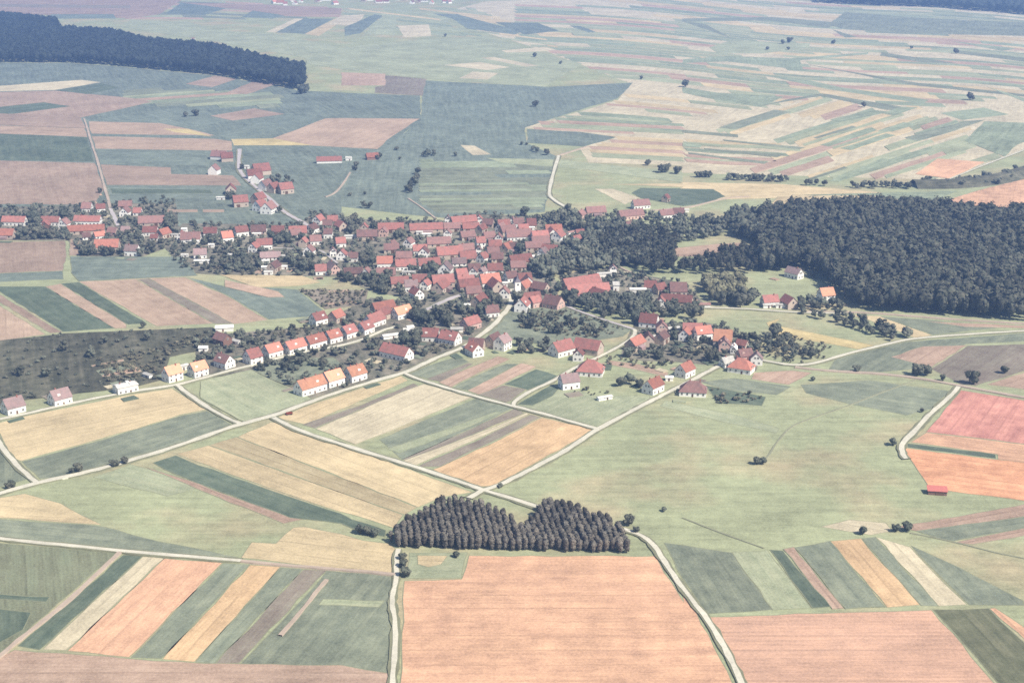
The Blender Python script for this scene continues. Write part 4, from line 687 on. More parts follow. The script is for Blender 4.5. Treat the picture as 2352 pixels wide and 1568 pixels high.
 ('barn', 3, 'core1', (-64.8, 1225.9), 20.9, 9.7, 3.9, 45, 11, 'd', 'c', 0, 1),
 ('barn', 5, 'core2', (-53.7, 1185.5), 22.3, 11.6, 4.4, 45, 15, 'r', 'c', 0, 1),
 ('house', 4, 'core1', (-58.4, 1260.7), 7.8, 6.8, 4.5, 45, 85, 'd', 'w', 0, 1),
 ('shed', 0, 'core0', (-84.7, 1272.7), 5.8, 3.9, 2.6, 18, 0, 'w', 'w', 0, 0),
 ('shed', 1, 'core0', (-77.5, 1264.7), 8.7, 2.9, 2.6, 18, 0, 'w', 'w', 0, 0),
 ('barn', 0, 'core4', (-89.4, 1092.6), 14.1, 8.7, 3.9, 45, 13, 'r', 'c', 0, 1),
 ('barn', 2, 'core3', (-73.8, 1097.6), 11.5, 9.7, 3.9, 45, 8, 'r', 'c', 0, 1),
 ('house', 1, 'core4', (-79.3, 1079.2), 10.0, 8.7, 4.9, 45, 9, 'm', 'w', 0, 1),
 ('house', 3, 'core4', (-68.2, 1084.7), 8.7, 6.8, 4.5, 45, 70, 'r', 'w', 0, 1),
 ('house', 2, 'core4', (-73.9, 1059.1), 11.6, 7.8, 4.5, 45, 120, 'r', 'w', 0, 1),
 ('shed', 0, 'core3', (-84.6, 1129.9), 10.7, 3.9, 2.6, 18, 0, 'w', 'w', 0, 0),
 ('house', 4, 'core3', (-54.6, 1132.7), 11.6, 10.7, 4.5, 45, 80, 'm', 'w', 0, 1),
 ('barn', 3, 'core3', (-55.2, 1093.2), 17.3, 10.7, 4.4, 45, 16, 'r', 'c', 0, 1),
 ('barn', 4, 'core4', (-55.9, 1078.4), 15.5, 9.7, 4.5, 45, 70, 'r', 'c', 0, 1),
 ('house', 6, 'core3', (-36.8, 1094.2), 13.1, 9.7, 3.9, 45, 14, 'r', 'w', 0, 1),
 ('barn', 1, 'core0', (-45.7, 1311.7), 24.5, 9.7, 3.9, 45, 22, 'r', 'c', 0, 1),
 ('house', 3, 'core0', (-31.2, 1318.3), 7.8, 6.8, 4.5, 45, 90, 'r', 'w', 0, 1),
 ('barn', 0, 'core0', (-55.2, 1285.5), 15.9, 8.7, 3.9, 45, 11, 'd', 'c', 0, 1),
 ('barn', 2, 'core0', (-38.1, 1284.6), 15.3, 8.7, 3.9, 45, 10, 'r', 'c', 0, 1),
 ('barn', 4, 'core0', (-28.1, 1278.4), 9.7, 7.8, 4.5, 45, 60, 'r', 'c', 0, 1),
 ('barn', 5, 'core1', (-40.1, 1252.0), 13.0, 8.7, 3.9, 45, 19, 'd', 'c', 0, 1),
 ('barn', 5, 'core0', (-22.2, 1301.2), 10.3, 8.7, 3.9, 45, -15, 'd', 'c', 0, 1),
 ('house', 7, 'core0', (-7.8, 1298.6), 11.1, 8.7, 3.9, 45, 12, 'r', 'w', 0, 1),
 ('house', 10, 'core0', (5.8, 1304.4), 10.3, 8.7, 3.9, 45, 15, 'd', 'w', 0, 1),
 ('barn', 12, 'core0', (18.0, 1298.3), 8.5, 10.7, 3.9, 45, 6, 'r', 'c', 0, 1),
 ('house', 9, 'core0', (0.6, 1311.2), 4.8, 3.9, 5.9, 45, 90, 'm', 'w', 0, 1),
 ('house', 6, 'core0', (-10.2, 1283.2), 8.7, 7.8, 4.5, 45, 60, 'd', 'w', 0, 1),
 ('barn', 8, 'core0', (-4.1, 1272.5), 14.2, 9.7, 3.9, 45, 27, 'd', 'c', 0, 1),
 ('house', 12, 'core1', (5.8, 1253.0), 22.5, 11.6, 3.9, 45, 11, 'd', 'w', 0, 1),
 ('barn', 11, 'core0', (10.3, 1279.1), 9.1, 8.7, 3.9, 45, 14, 'r', 'c', 0, 1),
 ('shed', 2, 'core0', (17.0, 1290.9), 7.8, 2.9, 2.6, 18, 0, 'w', 'w', 0, 0),
 ('house', 9, 'core1', (-11.8, 1243.1), 7.8, 6.8, 4.5, 45, 85, 'd', 'w', 0, 1),
 ('barn', 7, 'core1', (-20.8, 1248.8), 10.4, 8.7, 3.9, 45, 24, 'd', 'c', 0, 1),
 ('barn', 8, 'core1', (-14.8, 1217.3), 11.2, 8.7, 3.9, 45, 4, 'r', 'c', 0, 1),
 ('house', 6, 'core1', (-27.9, 1220.9), 7.7, 8.7, 5.9, 45, 15, 'r', 'w', 0, 1),
 ('house', 14, 'core1', (25.0, 1248.5), 15.0, 10.7, 3.9, 45, 16, 'r', 'w', 0, 1),
 ('house', 14, 'core0', (38.1, 1275.3), 14.8, 9.7, 3.9, 45, 8, 'o', 'w', 0, 1),
 ('house', 16, 'core1', (41.7, 1247.3), 11.6, 9.7, 5.4, 45, 65, 'r', 'w', 0, 1),
 ('house', 13, 'core0', (36.3, 1260.8), 12.6, 8.7, 4.5, 45, 100, 'r', 'w', 0, 1),
 ('barn', 15, 'core1', (25.0, 1227.5), 15.4, 10.7, 3.9, 45, 12, 'd', 'c', 0, 1),
 ('house', 11, 'core1', (-1.8, 1206.9), 12.2, 8.7, 3.9, 45, 9, 'd', 'w', 0, 1),
 ('barn', 10, 'core1', (-3.9, 1206.4), 13.6, 8.7, 4.5, 45, 60, 'o', 'c', 0, 1),
 ('barn', 13, 'core1', (18.7, 1211.0), 14.1, 8.7, 3.9, 45, 8, 'd', 'c', 0, 1),
 ('house', 15, 'core2', (33.7, 1199.3), 15.7, 8.7, 3.9, 45, -22, 'r', 'w', 0, 1),
 ('house', 14, 'core2', (26.7, 1188.8), 7.8, 7.8, 4.5, 45, 60, 'm', 'w', 0, 1),
 ('shed', 0, 'core2', (19.6, 1181.4), 8.7, 4.8, 2.6, 18, 0, 'w', 'w', 0, 0),
 ('barn', 13, 'core2', (6.8, 1161.2), 20.1, 10.7, 3.9, 45, 27, 'r', 'c', 0, 1),
 ('barn', 13, 'core3', (5.0, 1142.8), 12.5, 8.7, 3.9, 45, 8, 'd', 'c', 0, 1),
 ('house', 7, 'core2', (-40.0, 1203.3), 13.4, 8.7, 3.9, 45, 17, 'd', 'w', 0, 1),
 ('barn', 8, 'core2', (-37.7, 1173.0), 13.9, 10.7, 3.9, 45, 16, 'r', 'c', 0, 1),
 ('house', 11, 'core2', (-16.3, 1191.5), 10.2, 8.7, 3.9, 45, 11, 'd', 'w', 0, 1),
 ('barn', 12, 'core2', (-12.5, 1171.1), 9.9, 8.7, 3.9, 45, 4, 'd', 'c', 0, 1),
 ('house', 10, 'core2', (-24.7, 1170.9), 8.7, 7.8, 4.5, 45, 60, 'r', 'w', 0, 1),
 ('house', 9, 'core2', (-28.9, 1198.6), 5.8, 4.8, 4.5, 45, 90, 'm', 'w', 0, 1),
 ('house', 6, 'core2', (-44.5, 1159.3), 11.7, 7.8, 2.9, 45, 9, 'm', 'w', 0, 1),
 ('barn', 8, 'core3', (-31.2, 1134.2), 9.7, 8.7, 3.9, 45, 10, 'd', 'c', 0, 1),
 ('house', 11, 'core3', (-14.0, 1132.8), 12.3, 9.7, 3.9, 45, 8, 'r', 'w', 0, 1),
 ('barn', 5, 'core3', (-41.2, 1117.7), 9.2, 8.7, 3.9, 45, 22, 'r', 'c', 0, 1),
 ('house', 7, 'core3', (-31.4, 1124.2), 6.8, 6.8, 4.5, 45, 85, 'd', 'w', 0, 1),
 ('house', 9, 'core3', (-24.1, 1125.2), 6.8, 5.8, 4.5, 45, 60, 'm', 'w', 0, 1),
 ('barn', 5, 'core4', (-34.3, 1084.1), 16.2, 9.7, 3.9, 45, 18, 'r', 'c', 0, 1),
 ('house', 10, 'core3', (-17.9, 1094.4), 15.6, 11.6, 4.4, 45, 20, 'o', 'w', 0, 1),
 ('barn', 7, 'core4', (-13.0, 1081.1), 14.5, 9.7, 4.5, 45, 110, 'r', 'c', 0, 1),
 ('barn', 6, 'core4', (-30.0, 1063.8), 11.9, 8.7, 3.9, 45, 15, 'd', 'c', 0, 1),
 ('shed', 0, 'core4', (-5.5, 1092.3), 3.9, 3.9, 3.4, 18, 0, 'w', 'w', 0, 0),
 ('house', 12, 'core3', (-1.0, 1109.0), 9.6, 8.7, 3.9, 45, 27, 'd', 'w', 0, 1),
 ('barn', 14, 'core3', (10.1, 1104.0), 10.5, 8.7, 3.9, 45, 13, 'r', 'c', 0, 1),
 ('house', 15, 'core3', (12.5, 1093.0), 9.7, 8.7, 4.5, 45, 100, 'd', 'w', 0, 1),
 ('house', 8, 'core4', (-5.9, 1060.6), 8.7, 7.8, 4.5, 45, 85, 'd', 'w', 0, 1),
 ('barn', 10, 'core4', (9.7, 1078.7), 11.6, 8.7, 4.5, 45, 60, 'o', 'c', 0, 1),
 ('barn', 13, 'core4', (22.3, 1075.6), 12.9, 8.7, 3.9, 45, -35, 'd', 'c', 0, 1),
 ('barn', 11, 'core4', (14.6, 1044.6), 13.7, 9.7, 3.9, 45, 19, 'r', 'c', 0, 2),
 ('house', 9, 'core4', (7.8, 1024.2), 11.6, 9.7, 5.4, 45, 75, 'r', 'w', 0, 2),
 ('house', 14, 'core4', (31.3, 1033.1), 13.8, 10.7, 3.9, 45, -35, 'd', 'p', 0, 2),
 ('shed', 1, 'core4', (25.1, 1082.7), 7.8, 2.9, 2.6, 18, 0, 'w', 'w', 0, 0),
 ('house', 12, 'core4', (16.9, 1035.2), 8.7, 7.8, 4.5, 45, 40, 'r', 'p', 0, 2),
 ('barn', 6, 'south', (-24.7, 1036.6), 13.4, 9.6, 4.5, 45, 65, 'r', 'c', 0, 2),
 ('house', 7, 'south', (-15.2, 1010.6), 9.8, 8.6, 3.9, 45, 17, 'd', 'w', 0, 2),
 ('shed', 4, 'south', (-35.4, 1032.7), 7.7, 3.8, 2.5, 18, 0, 'w', 'w', 0, 0),
 ('house', 3, 'south', (-29.8, 979.2), 13.4, 8.6, 4.5, 45, 45, 'r', 'p', 0, 2),
 ('shed', 3, 'south', (-39.3, 971.3), 8.6, 4.8, 2.5, 18, 0, 'w', 'w', 0, 0),
 ('house', 1, 'south', (-56.9, 951.5), 11.3, 9.6, 3.9, 45, -6, 'r', 'w', 0, 2),
 ('house', 2, 'south', (-43.0, 943.1), 13.4, 9.6, 4.5, 45, 150, 'r', 'w', 0, 2),
 ('shed', 1, 'south', (-74.2, 968.0), 5.8, 5.8, 2.5, 18, 0, 'w', 'w', 0, 0),
 ('house', 4, 'south', (-25.5, 917.8), 11.5, 8.6, 4.5, 45, 120, 'o', 'w', 0, 2),
 ('barn', 5, 'south', (-24.3, 929.5), 10.4, 8.6, 3.9, 45, -11, 'd', 'c', 0, 2),
 ('barn', 8, 'south', (-12.8, 938.2), 11.5, 8.6, 4.5, 45, 60, 'd', 'c', 0, 2),
 ('house', 9, 'south', (-6.5, 931.1), 10.6, 8.6, 5.9, 45, 60, 'm', 'w', 0, 2),
 ('house', 0, 'south', (-77.8, 911.2), 22.0, 9.6, 4.4, 45, -35, 'r', 'w', 0, 2),
 ('shed', 0, 'south', (-85.7, 955.4), 11.5, 4.8, 2.5, 18, 25, 'w', 'w', 0, 0),
 ('shed', 2, 'south', (-73.0, 974.0), 4.8, 4.8, 2.9, 18, 20, 'w', 'w', 0, 0),
 ('house', 0, 'row', (-301.3, 807.0), 11.5, 9.6, 4.5, 45, 45, 'm', 'w', 0, 2),
 ('house', 1, 'row', (-277.7, 822.1), 11.5, 9.6, 4.5, 45, 45, 'm', 'w', 0, 2),
 ('house', 2, 'row', (-242.8, 843.0), 13.4, 8.6, 4.7, 12, 38, 'w', 'w', 0, 2),
 ('house', 3, 'row', (-218.5, 866.0), 10.6, 8.6, 5.4, 45, 45, 'o2', 'w', 0, 2),
 ('house', 4, 'row', (-204.0, 875.0), 10.6, 8.6, 5.1, 45, 45, 'o2', 'w', 0, 2),
 ('house', 6, 'row', (-190.1, 892.4), 11.5, 8.6, 4.5, 45, -38, 'd', 'w', 0, 2),
 ('house', 7, 'row', (-172.9, 900.9), 9.6, 9.6, 5.1, 45, 45, 'r', 'w', 0, 2),
 ('house', 8, 'row', (-162.1, 915.3), 11.5, 8.6, 4.5, 45, 45, 'o', 'w', 0, 2),
 ('house', 9, 'row', (-148.3, 924.0), 14.4, 8.6, 4.5, 45, 45, 'o', 'w', 0, 2),
 ('house', 10, 'row', (-136.1, 936.0), 14.4, 8.6, 4.5, 45, 45, 'o', 'w', 0, 2),
 ('house', 12, 'row', (-125.1, 947.2), 10.6, 8.6, 4.5, 45, 45, 'o', 'w', 0, 2),
 ('house', 14, 'row', (-115.4, 958.3), 10.6, 8.6, 4.5, 45, 50, 'r', 'w', 0, 2),
 ('house', 15, 'row', (-104.6, 968.0), 10.6, 8.6, 4.5, 45, 55, 'r', 'w', 0, 2),
 ('house', 16, 'row', (-99.9, 986.7), 15.4, 9.6, 4.5, 45, 55, 'r', 'w', 0, 2),
 ('barn', 18, 'row', (-96.4, 1021.0), 17.6, 8.6, 3.9, 45, 35, 'o', 'c', 0, 2),
 ('barn', 17, 'row', (-95.0, 1002.6), 13.4, 8.6, 4.5, 45, 55, 'r', 'c', 0, 2),
 ('house', 19, 'row', (-81.3, 1006.6), 14.4, 8.6, 4.5, 45, 45, 'o2', 'w', 0, 2),
 ('house', 11, 'row', (-140.8, 990.5), 10.6, 8.6, 4.5, 45, 45, 'r', 'w', 0, 2),
 ('barn', 13, 'row', (-128.4, 996.2), 10.6, 8.6, 4.5, 45, 60, 'o', 'c', 0, 2),
 ('shed', 1, 'row', (-216.4, 886.6), 6.7, 3.8, 2.9, 18, 45, 'w', 'w', 0, 0),
 ('shed', 3, 'row', (-205.9, 974.0), 12.5, 6.7, 2.9, 18, 10, 'w', 'w', 0, 0),
 ('barn', 5, 'row', (-200.9, 941.1), 11.5, 7.7, 4.5, 45, -40, 'd', 'b', 0, 2),
 ('shed', 4, 'row', (-192.5, 942.8), 9.6, 3.8, 2.5, 18, -35, 'w', 'w', 0, 0),
 ('shed', 2, 'row', (-211.0, 926.0), 5.8, 4.8, 2.9, 18, 0, 'w', 'w', 0, 0),
 ('shed', 0, 'row', (-235.7, 870.8), 6.7, 2.9, 2.3, 18, -40, 'w', 'w', 0, 0),
 ('house', 0, 'terrace', (-126.7, 842.7), 19.2, 9.6, 4.9, 45, 45, 'o2', 'w', 0, 2),
 ('house', 1, 'terrace', (-114.4, 856.6), 12.5, 9.6, 4.9, 45, 45, 'o2', 'w', 0, 2),
 ('house', 2, 'terrace', (-101.1, 866.5), 12.5, 9.6, 4.9, 45, 45, 'o2', 'w', 0, 2),
 ('house', 0, 'farm', (33.7, 919.4), 15.4, 10.6, 4.5, 45, 40, 'r', 'w', 0, 2),
 ('barn', 3, 'farm', (52.0, 922.6), 18.3, 10.6, 4.4, 45, -27, 'r', 'c', 0, 2),
 ('house', 2, 'farm', (44.6, 906.9), 7.7, 6.7, 4.5, 45, 80, 'r', 'w', 0, 2),
 ('house', 4, 'farm', (51.2, 877.9), 16.7, 12.5, 3.7, 45, -12, 'r', 'w', 1, 2),
 ('house', 1, 'farm', (36.1, 851.6), 11.5, 8.6, 4.9, 45, 20, 'm', 'w', 0, 2),
 ('shed', 0, 'farm', (57.3, 829.1), 9.6, 2.9, 1.8, 18, 25, 'w', 'w', 0, 0),
 ('house', 8, 'farm', (88.6, 843.3), 12.5, 8.6, 4.7, 45, 50, 'o', 'w', 0, 2),
 ('house', 11, 'farm', (112.3, 874.6), 11.5, 8.6, 4.7, 45, 50, 'o', 'w', 0, 2),
 ('house', 14, 'farm', (113.2, 838.6), 16.5, 10.6, 3.5, 45, -10, 'd', 'w', 1, 2),
 ('house', 7, 'farm', (99.2, 985.5), 12.6, 10.6, 3.9, 45, -19, 'r', 'w', 0, 2),
 ('house', 9, 'farm', (106.6, 969.7), 8.6, 7.7, 4.5, 45, 90, 'd', 'p', 0, 2),
 ('barn', 5, 'farm', (84.7, 931.5), 14.4, 8.6, 4.5, 45, 55, 'o', 'c', 0, 2),
 ('barn', 6, 'farm', (94.5, 941.3), 9.6, 7.7, 4.5, 45, 90, 'd', 'c', 0, 2),
 ('barn', 10, 'farm', (104.2, 944.8), 9.6, 7.7, 4.5, 45, 60, 'd', 'c', 0, 2),
 ('shed', 1, 'farm', (98.5, 949.3), 4.8, 3.8, 3.4, 18, 0, 'w', 'w', 0, 0),
 ('barn', 13, 'farm', (128.1, 964.4), 13.5, 8.6, 4.1, 45, -6, 'r', 'c', 0, 2),
 ('house', 12, 'farm', (121.5, 952.5), 8.6, 7.7, 4.5, 45, 70, 'o', 'w', 0, 2),
 ('house', 15, 'farm', (133.8, 954.8), 11.9, 8.6, 4.9, 45, 19, 'o', 'w', 0, 2),
 ('barn', 16, 'farm', (146.6, 942.5), 12.4, 12.5, 4.1, 45, -12, 'o2', 'c', 0, 2),
 ('house', 17, 'farm', (145.6, 929.6), 9.6, 7.7, 4.5, 45, 85, 'd', 'p', 0, 2),
 ('house', 19, 'farm', (151.4, 924.6), 9.6, 4.3, 2.9, 45, 80, 'w', 'w', 0, 2),
 ('barn', 21, 'farm', (158.5, 933.3), 7.4, 5.8, 2.9, 45, -35, 'r', 'c', 0, 2),
 ('house', 20, 'farm', (150.2, 883.0), 15.4, 10.6, 3.9, 45, -26, 'o', 'w', 1, 2),
 ('house', 18, 'farm', (142.3, 893.4), 8.6, 6.7, 3.3, 45, 30, 'w', 'w', 0, 2),
 ('house', 22, 'farm', (155.7, 905.2), 9.6, 7.7, 4.5, 45, 20, 'd', 'p', 0, 2),
 ('house', 23, 'farm', (162.6, 897.9), 5.8, 7.7, 4.5, 45, 80, 'm', 'w', 0, 2),
 ('shed', 2, 'farm', (101.1, 865.4), 4.8, 3.8, 2.3, 18, 0, 'w', 'w', 0, 0),
 ('shed', 3, 'farm', (115.1, 970.3), 8.6, 4.8, 3.1, 18, 15, 'w', 'w', 0, 0),
 ('barn', 7, 'lane', (125.3, 1039.9), 23.1, 8.7, 3.9, 45, -15, 'r', 'c', 0, 2),
 ('house', 6, 'lane', (112.7, 1034.4), 7.8, 6.8, 4.5, 45, 85, 'r', 'w', 0, 2),
 ('shed', 7, 'lane', (140.9, 1032.8), 17.5, 4.8, 2.9, 18, -3, 'p', 'w', 0, 0),
 ('house', 4, 'lane', (109.0, 1080.4), 9.2, 8.7, 3.9, 45, -10, 'r', 'w', 0, 1),
 ('barn', 5, 'lane', (115.5, 1072.7), 8.7, 7.8, 4.5, 45, 30, 'r', 'c', 0, 1),
 ('barn', 8, 'lane', (129.3, 1068.1), 12.8, 11.6, 4.4, 45, 0, 'd', 'c', 0, 1),
 ('shed', 5, 'lane', (98.7, 1075.3), 12.6, 4.8, 2.9, 18, 0, 'w', 'w', 0, 0),
 ('shed', 4, 'lane', (82.0, 1083.7), 4.8, 9.7, 4.9, 18, 0, 'w', 'w', 0, 0),
 ('shed', 6, 'lane', (103.3, 1058.5), 10.7, 3.9, 2.6, 18, 0, 'w', 'w', 0, 0),
 ('barn', 0, 'lane', (54.6, 1089.6), 32.9, 10.7, 3.9, 45, 30, 'r', 'c', 0, 1),
 ('barn', 1, 'lane', (58.8, 1065.1), 33.8, 11.6, 3.9, 45, 16, 'r', 'c', 0, 1),
 ('house', 2, 'lane', (66.7, 1054.8), 13.6, 8.7, 4.5, 45, 130, 'r', 'w', 0, 1),
 ('shed', 1, 'lane', (63.1, 1102.3), 16.5, 4.8, 2.9, 18, 12, 'w', 'w', 0, 0),
 ('shed', 3, 'lane', (75.6, 1123.5), 12.6, 3.9, 2.9, 18, 12, 'w', 'w', 0, 0),
 ('house', 3, 'lane', (83.0, 1130.8), 5.8, 5.8, 4.9, 45, 90, 'm', 'w', 0, 1),
 ('shed', 0, 'lane', (58.0, 1050.8), 8.7, 2.9, 2.4, 18, -10, 'w', 'w', 0, 0),
 ('shed', 2, 'lane', (65.8, 1036.3), 3.9, 2.9, 2.6, 18, 0, 'w', 'w', 0, 0),
 ('house', 9, 'lane', (195.6, 1038.9), 12.1, 8.7, 3.9, 45, 14, 'r', 'w', 0, 1),
 ('barn', 10, 'lane', (209.4, 1034.1), 12.6, 8.7, 4.5, 45, 110, 'r', 'c', 0, 1),
 ('shed', 9, 'lane', (202.7, 1032.4), 6.8, 2.9, 2.6, 18, 0, 'w', 'w', 0, 0),
 ('shed', 8, 'lane', (192.5, 1032.1), 5.8, 2.9, 2.6, 18, 0, 'w', 'w', 0, 0),
 ('house', 12, 'lane', (241.4, 1053.2), 10.7, 9.7, 5.1, 45, 15, 'o2', 'w', 0, 1),
 ('house', 11, 'lane', (229.6, 1120.1), 13.6, 7.8, 4.5, 45, -50, 'm', 'w', 0, 1),
 ('barn', 3, 'edge', (81.0, 1354.0), 19.4, 9.7, 3.9, 45, 15, 'd', 'c', 0, 1),
 ('house', 2, 'edge', (66.0, 1338.9), 8.7, 7.8, 4.5, 45, 60, 'd', 'p', 0, 1),
 ('house', 7, 'edge', (127.6, 1386.4), 17.0, 9.7, 3.9, 45, 17, 'd', 'w', 0, 1),
 ('house', 5, 'edge', (113.9, 1339.5), 25.1, 9.7, 3.9, 45, 22, 'd', 'p', 0, 1),
 ('barn', 4, 'edge', (107.9, 1290.5), 8.7, 7.8, 4.5, 45, 50, 'd', 'c', 0, 1),
 ('shed', 0, 'edge', (55.8, 1326.5), 4.8, 3.9, 2.9, 18, 0, 'w', 'w', 0, 0),
 ('barn', 9, 'edge', (155.8, 1416.5), 6.8, 6.8, 4.5, 45, 60, 'r', 'c', 0, 1),
 ('house', 8, 'edge', (147.9, 1341.8), 13.6, 8.7, 3.9, 45, 21, 'd', 'w', 0, 1),
 ('house', 10, 'edge', (161.0, 1349.0), 10.3, 8.7, 3.9, 45, 0, 'd', 'w', 0, 1),
 ('shed', 2, 'edge', (168.0, 1367.8), 10.7, 2.9, 2.6, 18, 0, 'w', 'w', 0, 0),
 ('barn', 6, 'edge', (111.9, 1282.8), 9.7, 7.8, 4.5, 45, 50, 'd', 'c', 0, 1),
 ('house', 0, 'edge', (57.4, 1235.9), 8.7, 6.8, 4.5, 45, 45, 'r', 'w', 0, 1),
 ('house', 1, 'edge', (61.5, 1261.8), 7.8, 5.8, 4.5, 45, 20, 'r', 'w', 0, 1),
 ('shed', 1, 'edge', (56.3, 1276.1), 13.6, 2.9, 2.2, 18, 40, 'p', 'w', 0, 0),
 ('house', 1, 'hamlet', (-343.1, 1656.8), 18.6, 11.7, 4.2, 45, -15, 'd', 'w', 0, 0),
 ('barn', 2, 'hamlet', (-332.1, 1643.8), 13.3, 11.7, 4.7, 45, 17, 'r', 'c', 0, 0),
 ('house', 0, 'hamlet', (-330.8, 1563.9), 11.7, 10.4, 5.4, 45, 80, 'd', 'w', 0, 0),
 ('barn', 9, 'hamlet', (-278.5, 1562.2), 18.5, 14.3, 5.3, 45, 29, 'r', 'c', 0, 0),
 ('house', 5, 'hamlet', (-281.9, 1539.0), 16.0, 11.7, 4.7, 45, 22, 'r', 'w', 0, 0),
 ('house', 6, 'hamlet', (-274.6, 1513.6), 13.0, 10.4, 5.4, 45, 80, 'r', 'w', 0, 0),
 ('house', 10, 'hamlet', (-259.4, 1477.8), 13.0, 10.4, 5.4, 45, 60, 'd', 'w', 0, 0),
 ('barn', 12, 'hamlet', (-248.7, 1463.4), 11.7, 10.4, 5.4, 45, 60, 'r', 'c', 0, 1),
 ('barn', 13, 'hamlet', (-235.9, 1459.8), 14.3, 11.7, 5.4, 45, 30, 'r', 'c', 0, 1),
 ('barn', 3, 'hamlet', (-291.7, 1454.8), 13.0, 10.4, 5.4, 45, 100, 'r', 'c', 0, 1),
 ('barn', 4, 'hamlet', (-271.1, 1395.2), 14.3, 11.7, 5.4, 45, 20, 'r', 'c', 0, 1),
 ('barn', 7, 'hamlet', (-255.6, 1410.8), 13.0, 10.4, 5.4, 45, 60, 'r', 'c', 0, 1),
 ('house', 8, 'hamlet', (-248.3, 1376.0), 11.7, 10.4, 5.4, 45, 60, 'r', 'w', 0, 1),
 ('house', 11, 'hamlet', (-237.8, 1364.4), 14.3, 11.7, 5.4, 45, 75, 'd', 'w', 0, 1),
 ('shed', 0, 'hamlet', (-296.9, 1426.3), 8.4, 3.2, 2.7, 18, 0, 'w', 'w', 0, 0),
 ('shed', 1, 'hamlet', (-300.6, 1597.0), 5.2, 4.2, 3.1, 18, 0, 'w', 'w', 0, 0),
 ('house', 0, 'outfarm', (-211.7, 1633.7), 28.7, 8.7, 2.9, 45, 8, 'r', 'w', 0, 0),
 ('shed', 1, 'outfarm', (-190.7, 1648.7), 6.8, 5.8, 3.4, 18, 0, 'w', 'w', 0, 0),
 ('barn', 1, 'outfarm', (-164.0, 1655.3), 14.0, 8.7, 3.4, 45, 20, 'o', 'b', 0, 0),
 ('shed', 0, 'outfarm', (-675.0, 3063.4), 7.8, 4.8, 2.9, 18, 0, 'r', 'w', 0, 0),
 ('house', 17, 'town', (-357.1, 4104.2), 22.2, 11.4, 4.4, 45, 50, 'r', 'w', 0, 0),
 ('house', 24, 'town', (-277.3, 4224.6), 12.2, 9.1, 4.4, 45, 80, 'o', 'w', 0, 0),
 ('house', 12, 'town', (-507.7, 4206.5), 14.9, 10.7, 4.4, 45, -15, 'd', 'w', 0, 0),
 ('house', 29, 'town', (-189.1, 4100.6), 13.7, 10.9, 4.4, 45, 10, 'o', 'w', 0, 0),
 ('house', 2, 'town', (-623.8, 4012.6), 11.6, 10.9, 4.4, 45, 10, 'r', 'w', 0, 0),
 ('house', 9, 'town', (-544.3, 4185.2), 23.3, 10.4, 4.4, 45, 10, 'r', 'w', 0, 0),
 ('house', 8, 'town', (-548.8, 4152.7), 13.8, 9.1, 4.4, 45, 0, 'd', 'w', 0, 0),
 ('house', 26, 'town', (-248.1, 4141.4), 19.5, 10.7, 4.4, 45, 0, 'd', 'w', 0, 0),
 ('house', 27, 'town', (-249.0, 4167.8), 15.8, 10.0, 4.4, 45, 10, 'r', 'w', 0, 0),
 ('house', 32, 'town', (-161.9, 4271.0), 21.6, 11.1, 4.4, 45, 0, 'o', 'w', 0, 0),
 ('house', 11, 'town', (-490.7, 4041.2), 17.6, 10.7, 4.4, 45, 50, 'r', 'w', 0, 0),
 ('house', 23, 'town', (-278.8, 4069.2), 24.2, 9.6, 4.4, 45, 80, 'd', 'w', 0, 0),
 ('house', 1, 'town', (-644.7, 4059.9), 22.2, 11.1, 4.4, 45, 0, 'o', 'w', 0, 0),
 ('house', 5, 'town', (-596.2, 4118.6), 16.4, 9.1, 4.4, 45, 80, 'r', 'w', 0, 0),
 ('house', 19, 'town', (-328.9, 4206.6), 22.3, 10.4, 4.4, 45, 80, 'o', 'w', 0, 0),
 ('house', 22, 'town', (-312.5, 4256.4), 19.6, 11.3, 4.4, 45, 0, 'r', 'c', 0, 0),
 ('house', 16, 'town', (-372.5, 4090.7), 17.6, 9.9, 4.4, 45, 0, 'r', 'w', 0, 0),
 ('house', 10, 'town', (-532.1, 4183.6), 24.7, 10.3, 4.4, 45, 10, 'o', 'w', 0, 0),
 ('house', 3, 'town', (-623.2, 4147.2), 12.3, 9.9, 4.4, 45, 10, 'o', 'w', 0, 0),
 ('house', 28, 'town', (-223.5, 4057.7), 17.6, 10.0, 4.4, 45, 80, 'o', 'w', 0, 0),
 ('house', 7, 'town', (-551.7, 4141.0), 13.5, 9.7, 4.4, 45, 50, 'r', 'w', 0, 0),
 ('house', 30, 'town', (-176.4, 4080.9), 13.9, 10.1, 4.4, 45, 50, 'd', 'w', 0, 0),
 ('house', 25, 'town', (-263.6, 4099.6), 20.9, 10.6, 4.4, 45, 80, 'd', 'c', 0, 0),
 ('house', 20, 'town', (-318.4, 4210.7), 18.0, 10.9, 4.4, 45, 80, 'd', 'w', 0, 0),
 ('house', 4, 'town', (-601.6, 4038.3), 17.9, 10.9, 4.4, 45, 80, 'd', 'w', 0, 0),
 ('house', 6, 'town', (-550.2, 4119.3), 20.6, 9.7, 4.4, 45, 80, 'd', 'c', 0, 0),
 ('house', 31, 'town', (-180.7, 4187.6), 23.9, 9.1, 4.4, 45, -15, 'd', 'w', 0, 0),
 ('house', 13, 'town', (-421.9, 4153.2), 13.8, 11.0, 4.4, 45, -15, 'd', 'c', 0, 0),
 ('house', 0, 'town', (-664.3, 4079.2), 17.1, 10.4, 4.4, 45, 50, 'o', 'w', 0, 0),
 ('house', 18, 'town', (-356.2, 4099.3), 20.1, 10.7, 4.4, 45, 0, 'r', 'w', 0, 0),
 ('house', 15, 'town', (-380.5, 4132.6), 13.9, 10.8, 4.4, 45, 10, 'r', 'w', 0, 0),
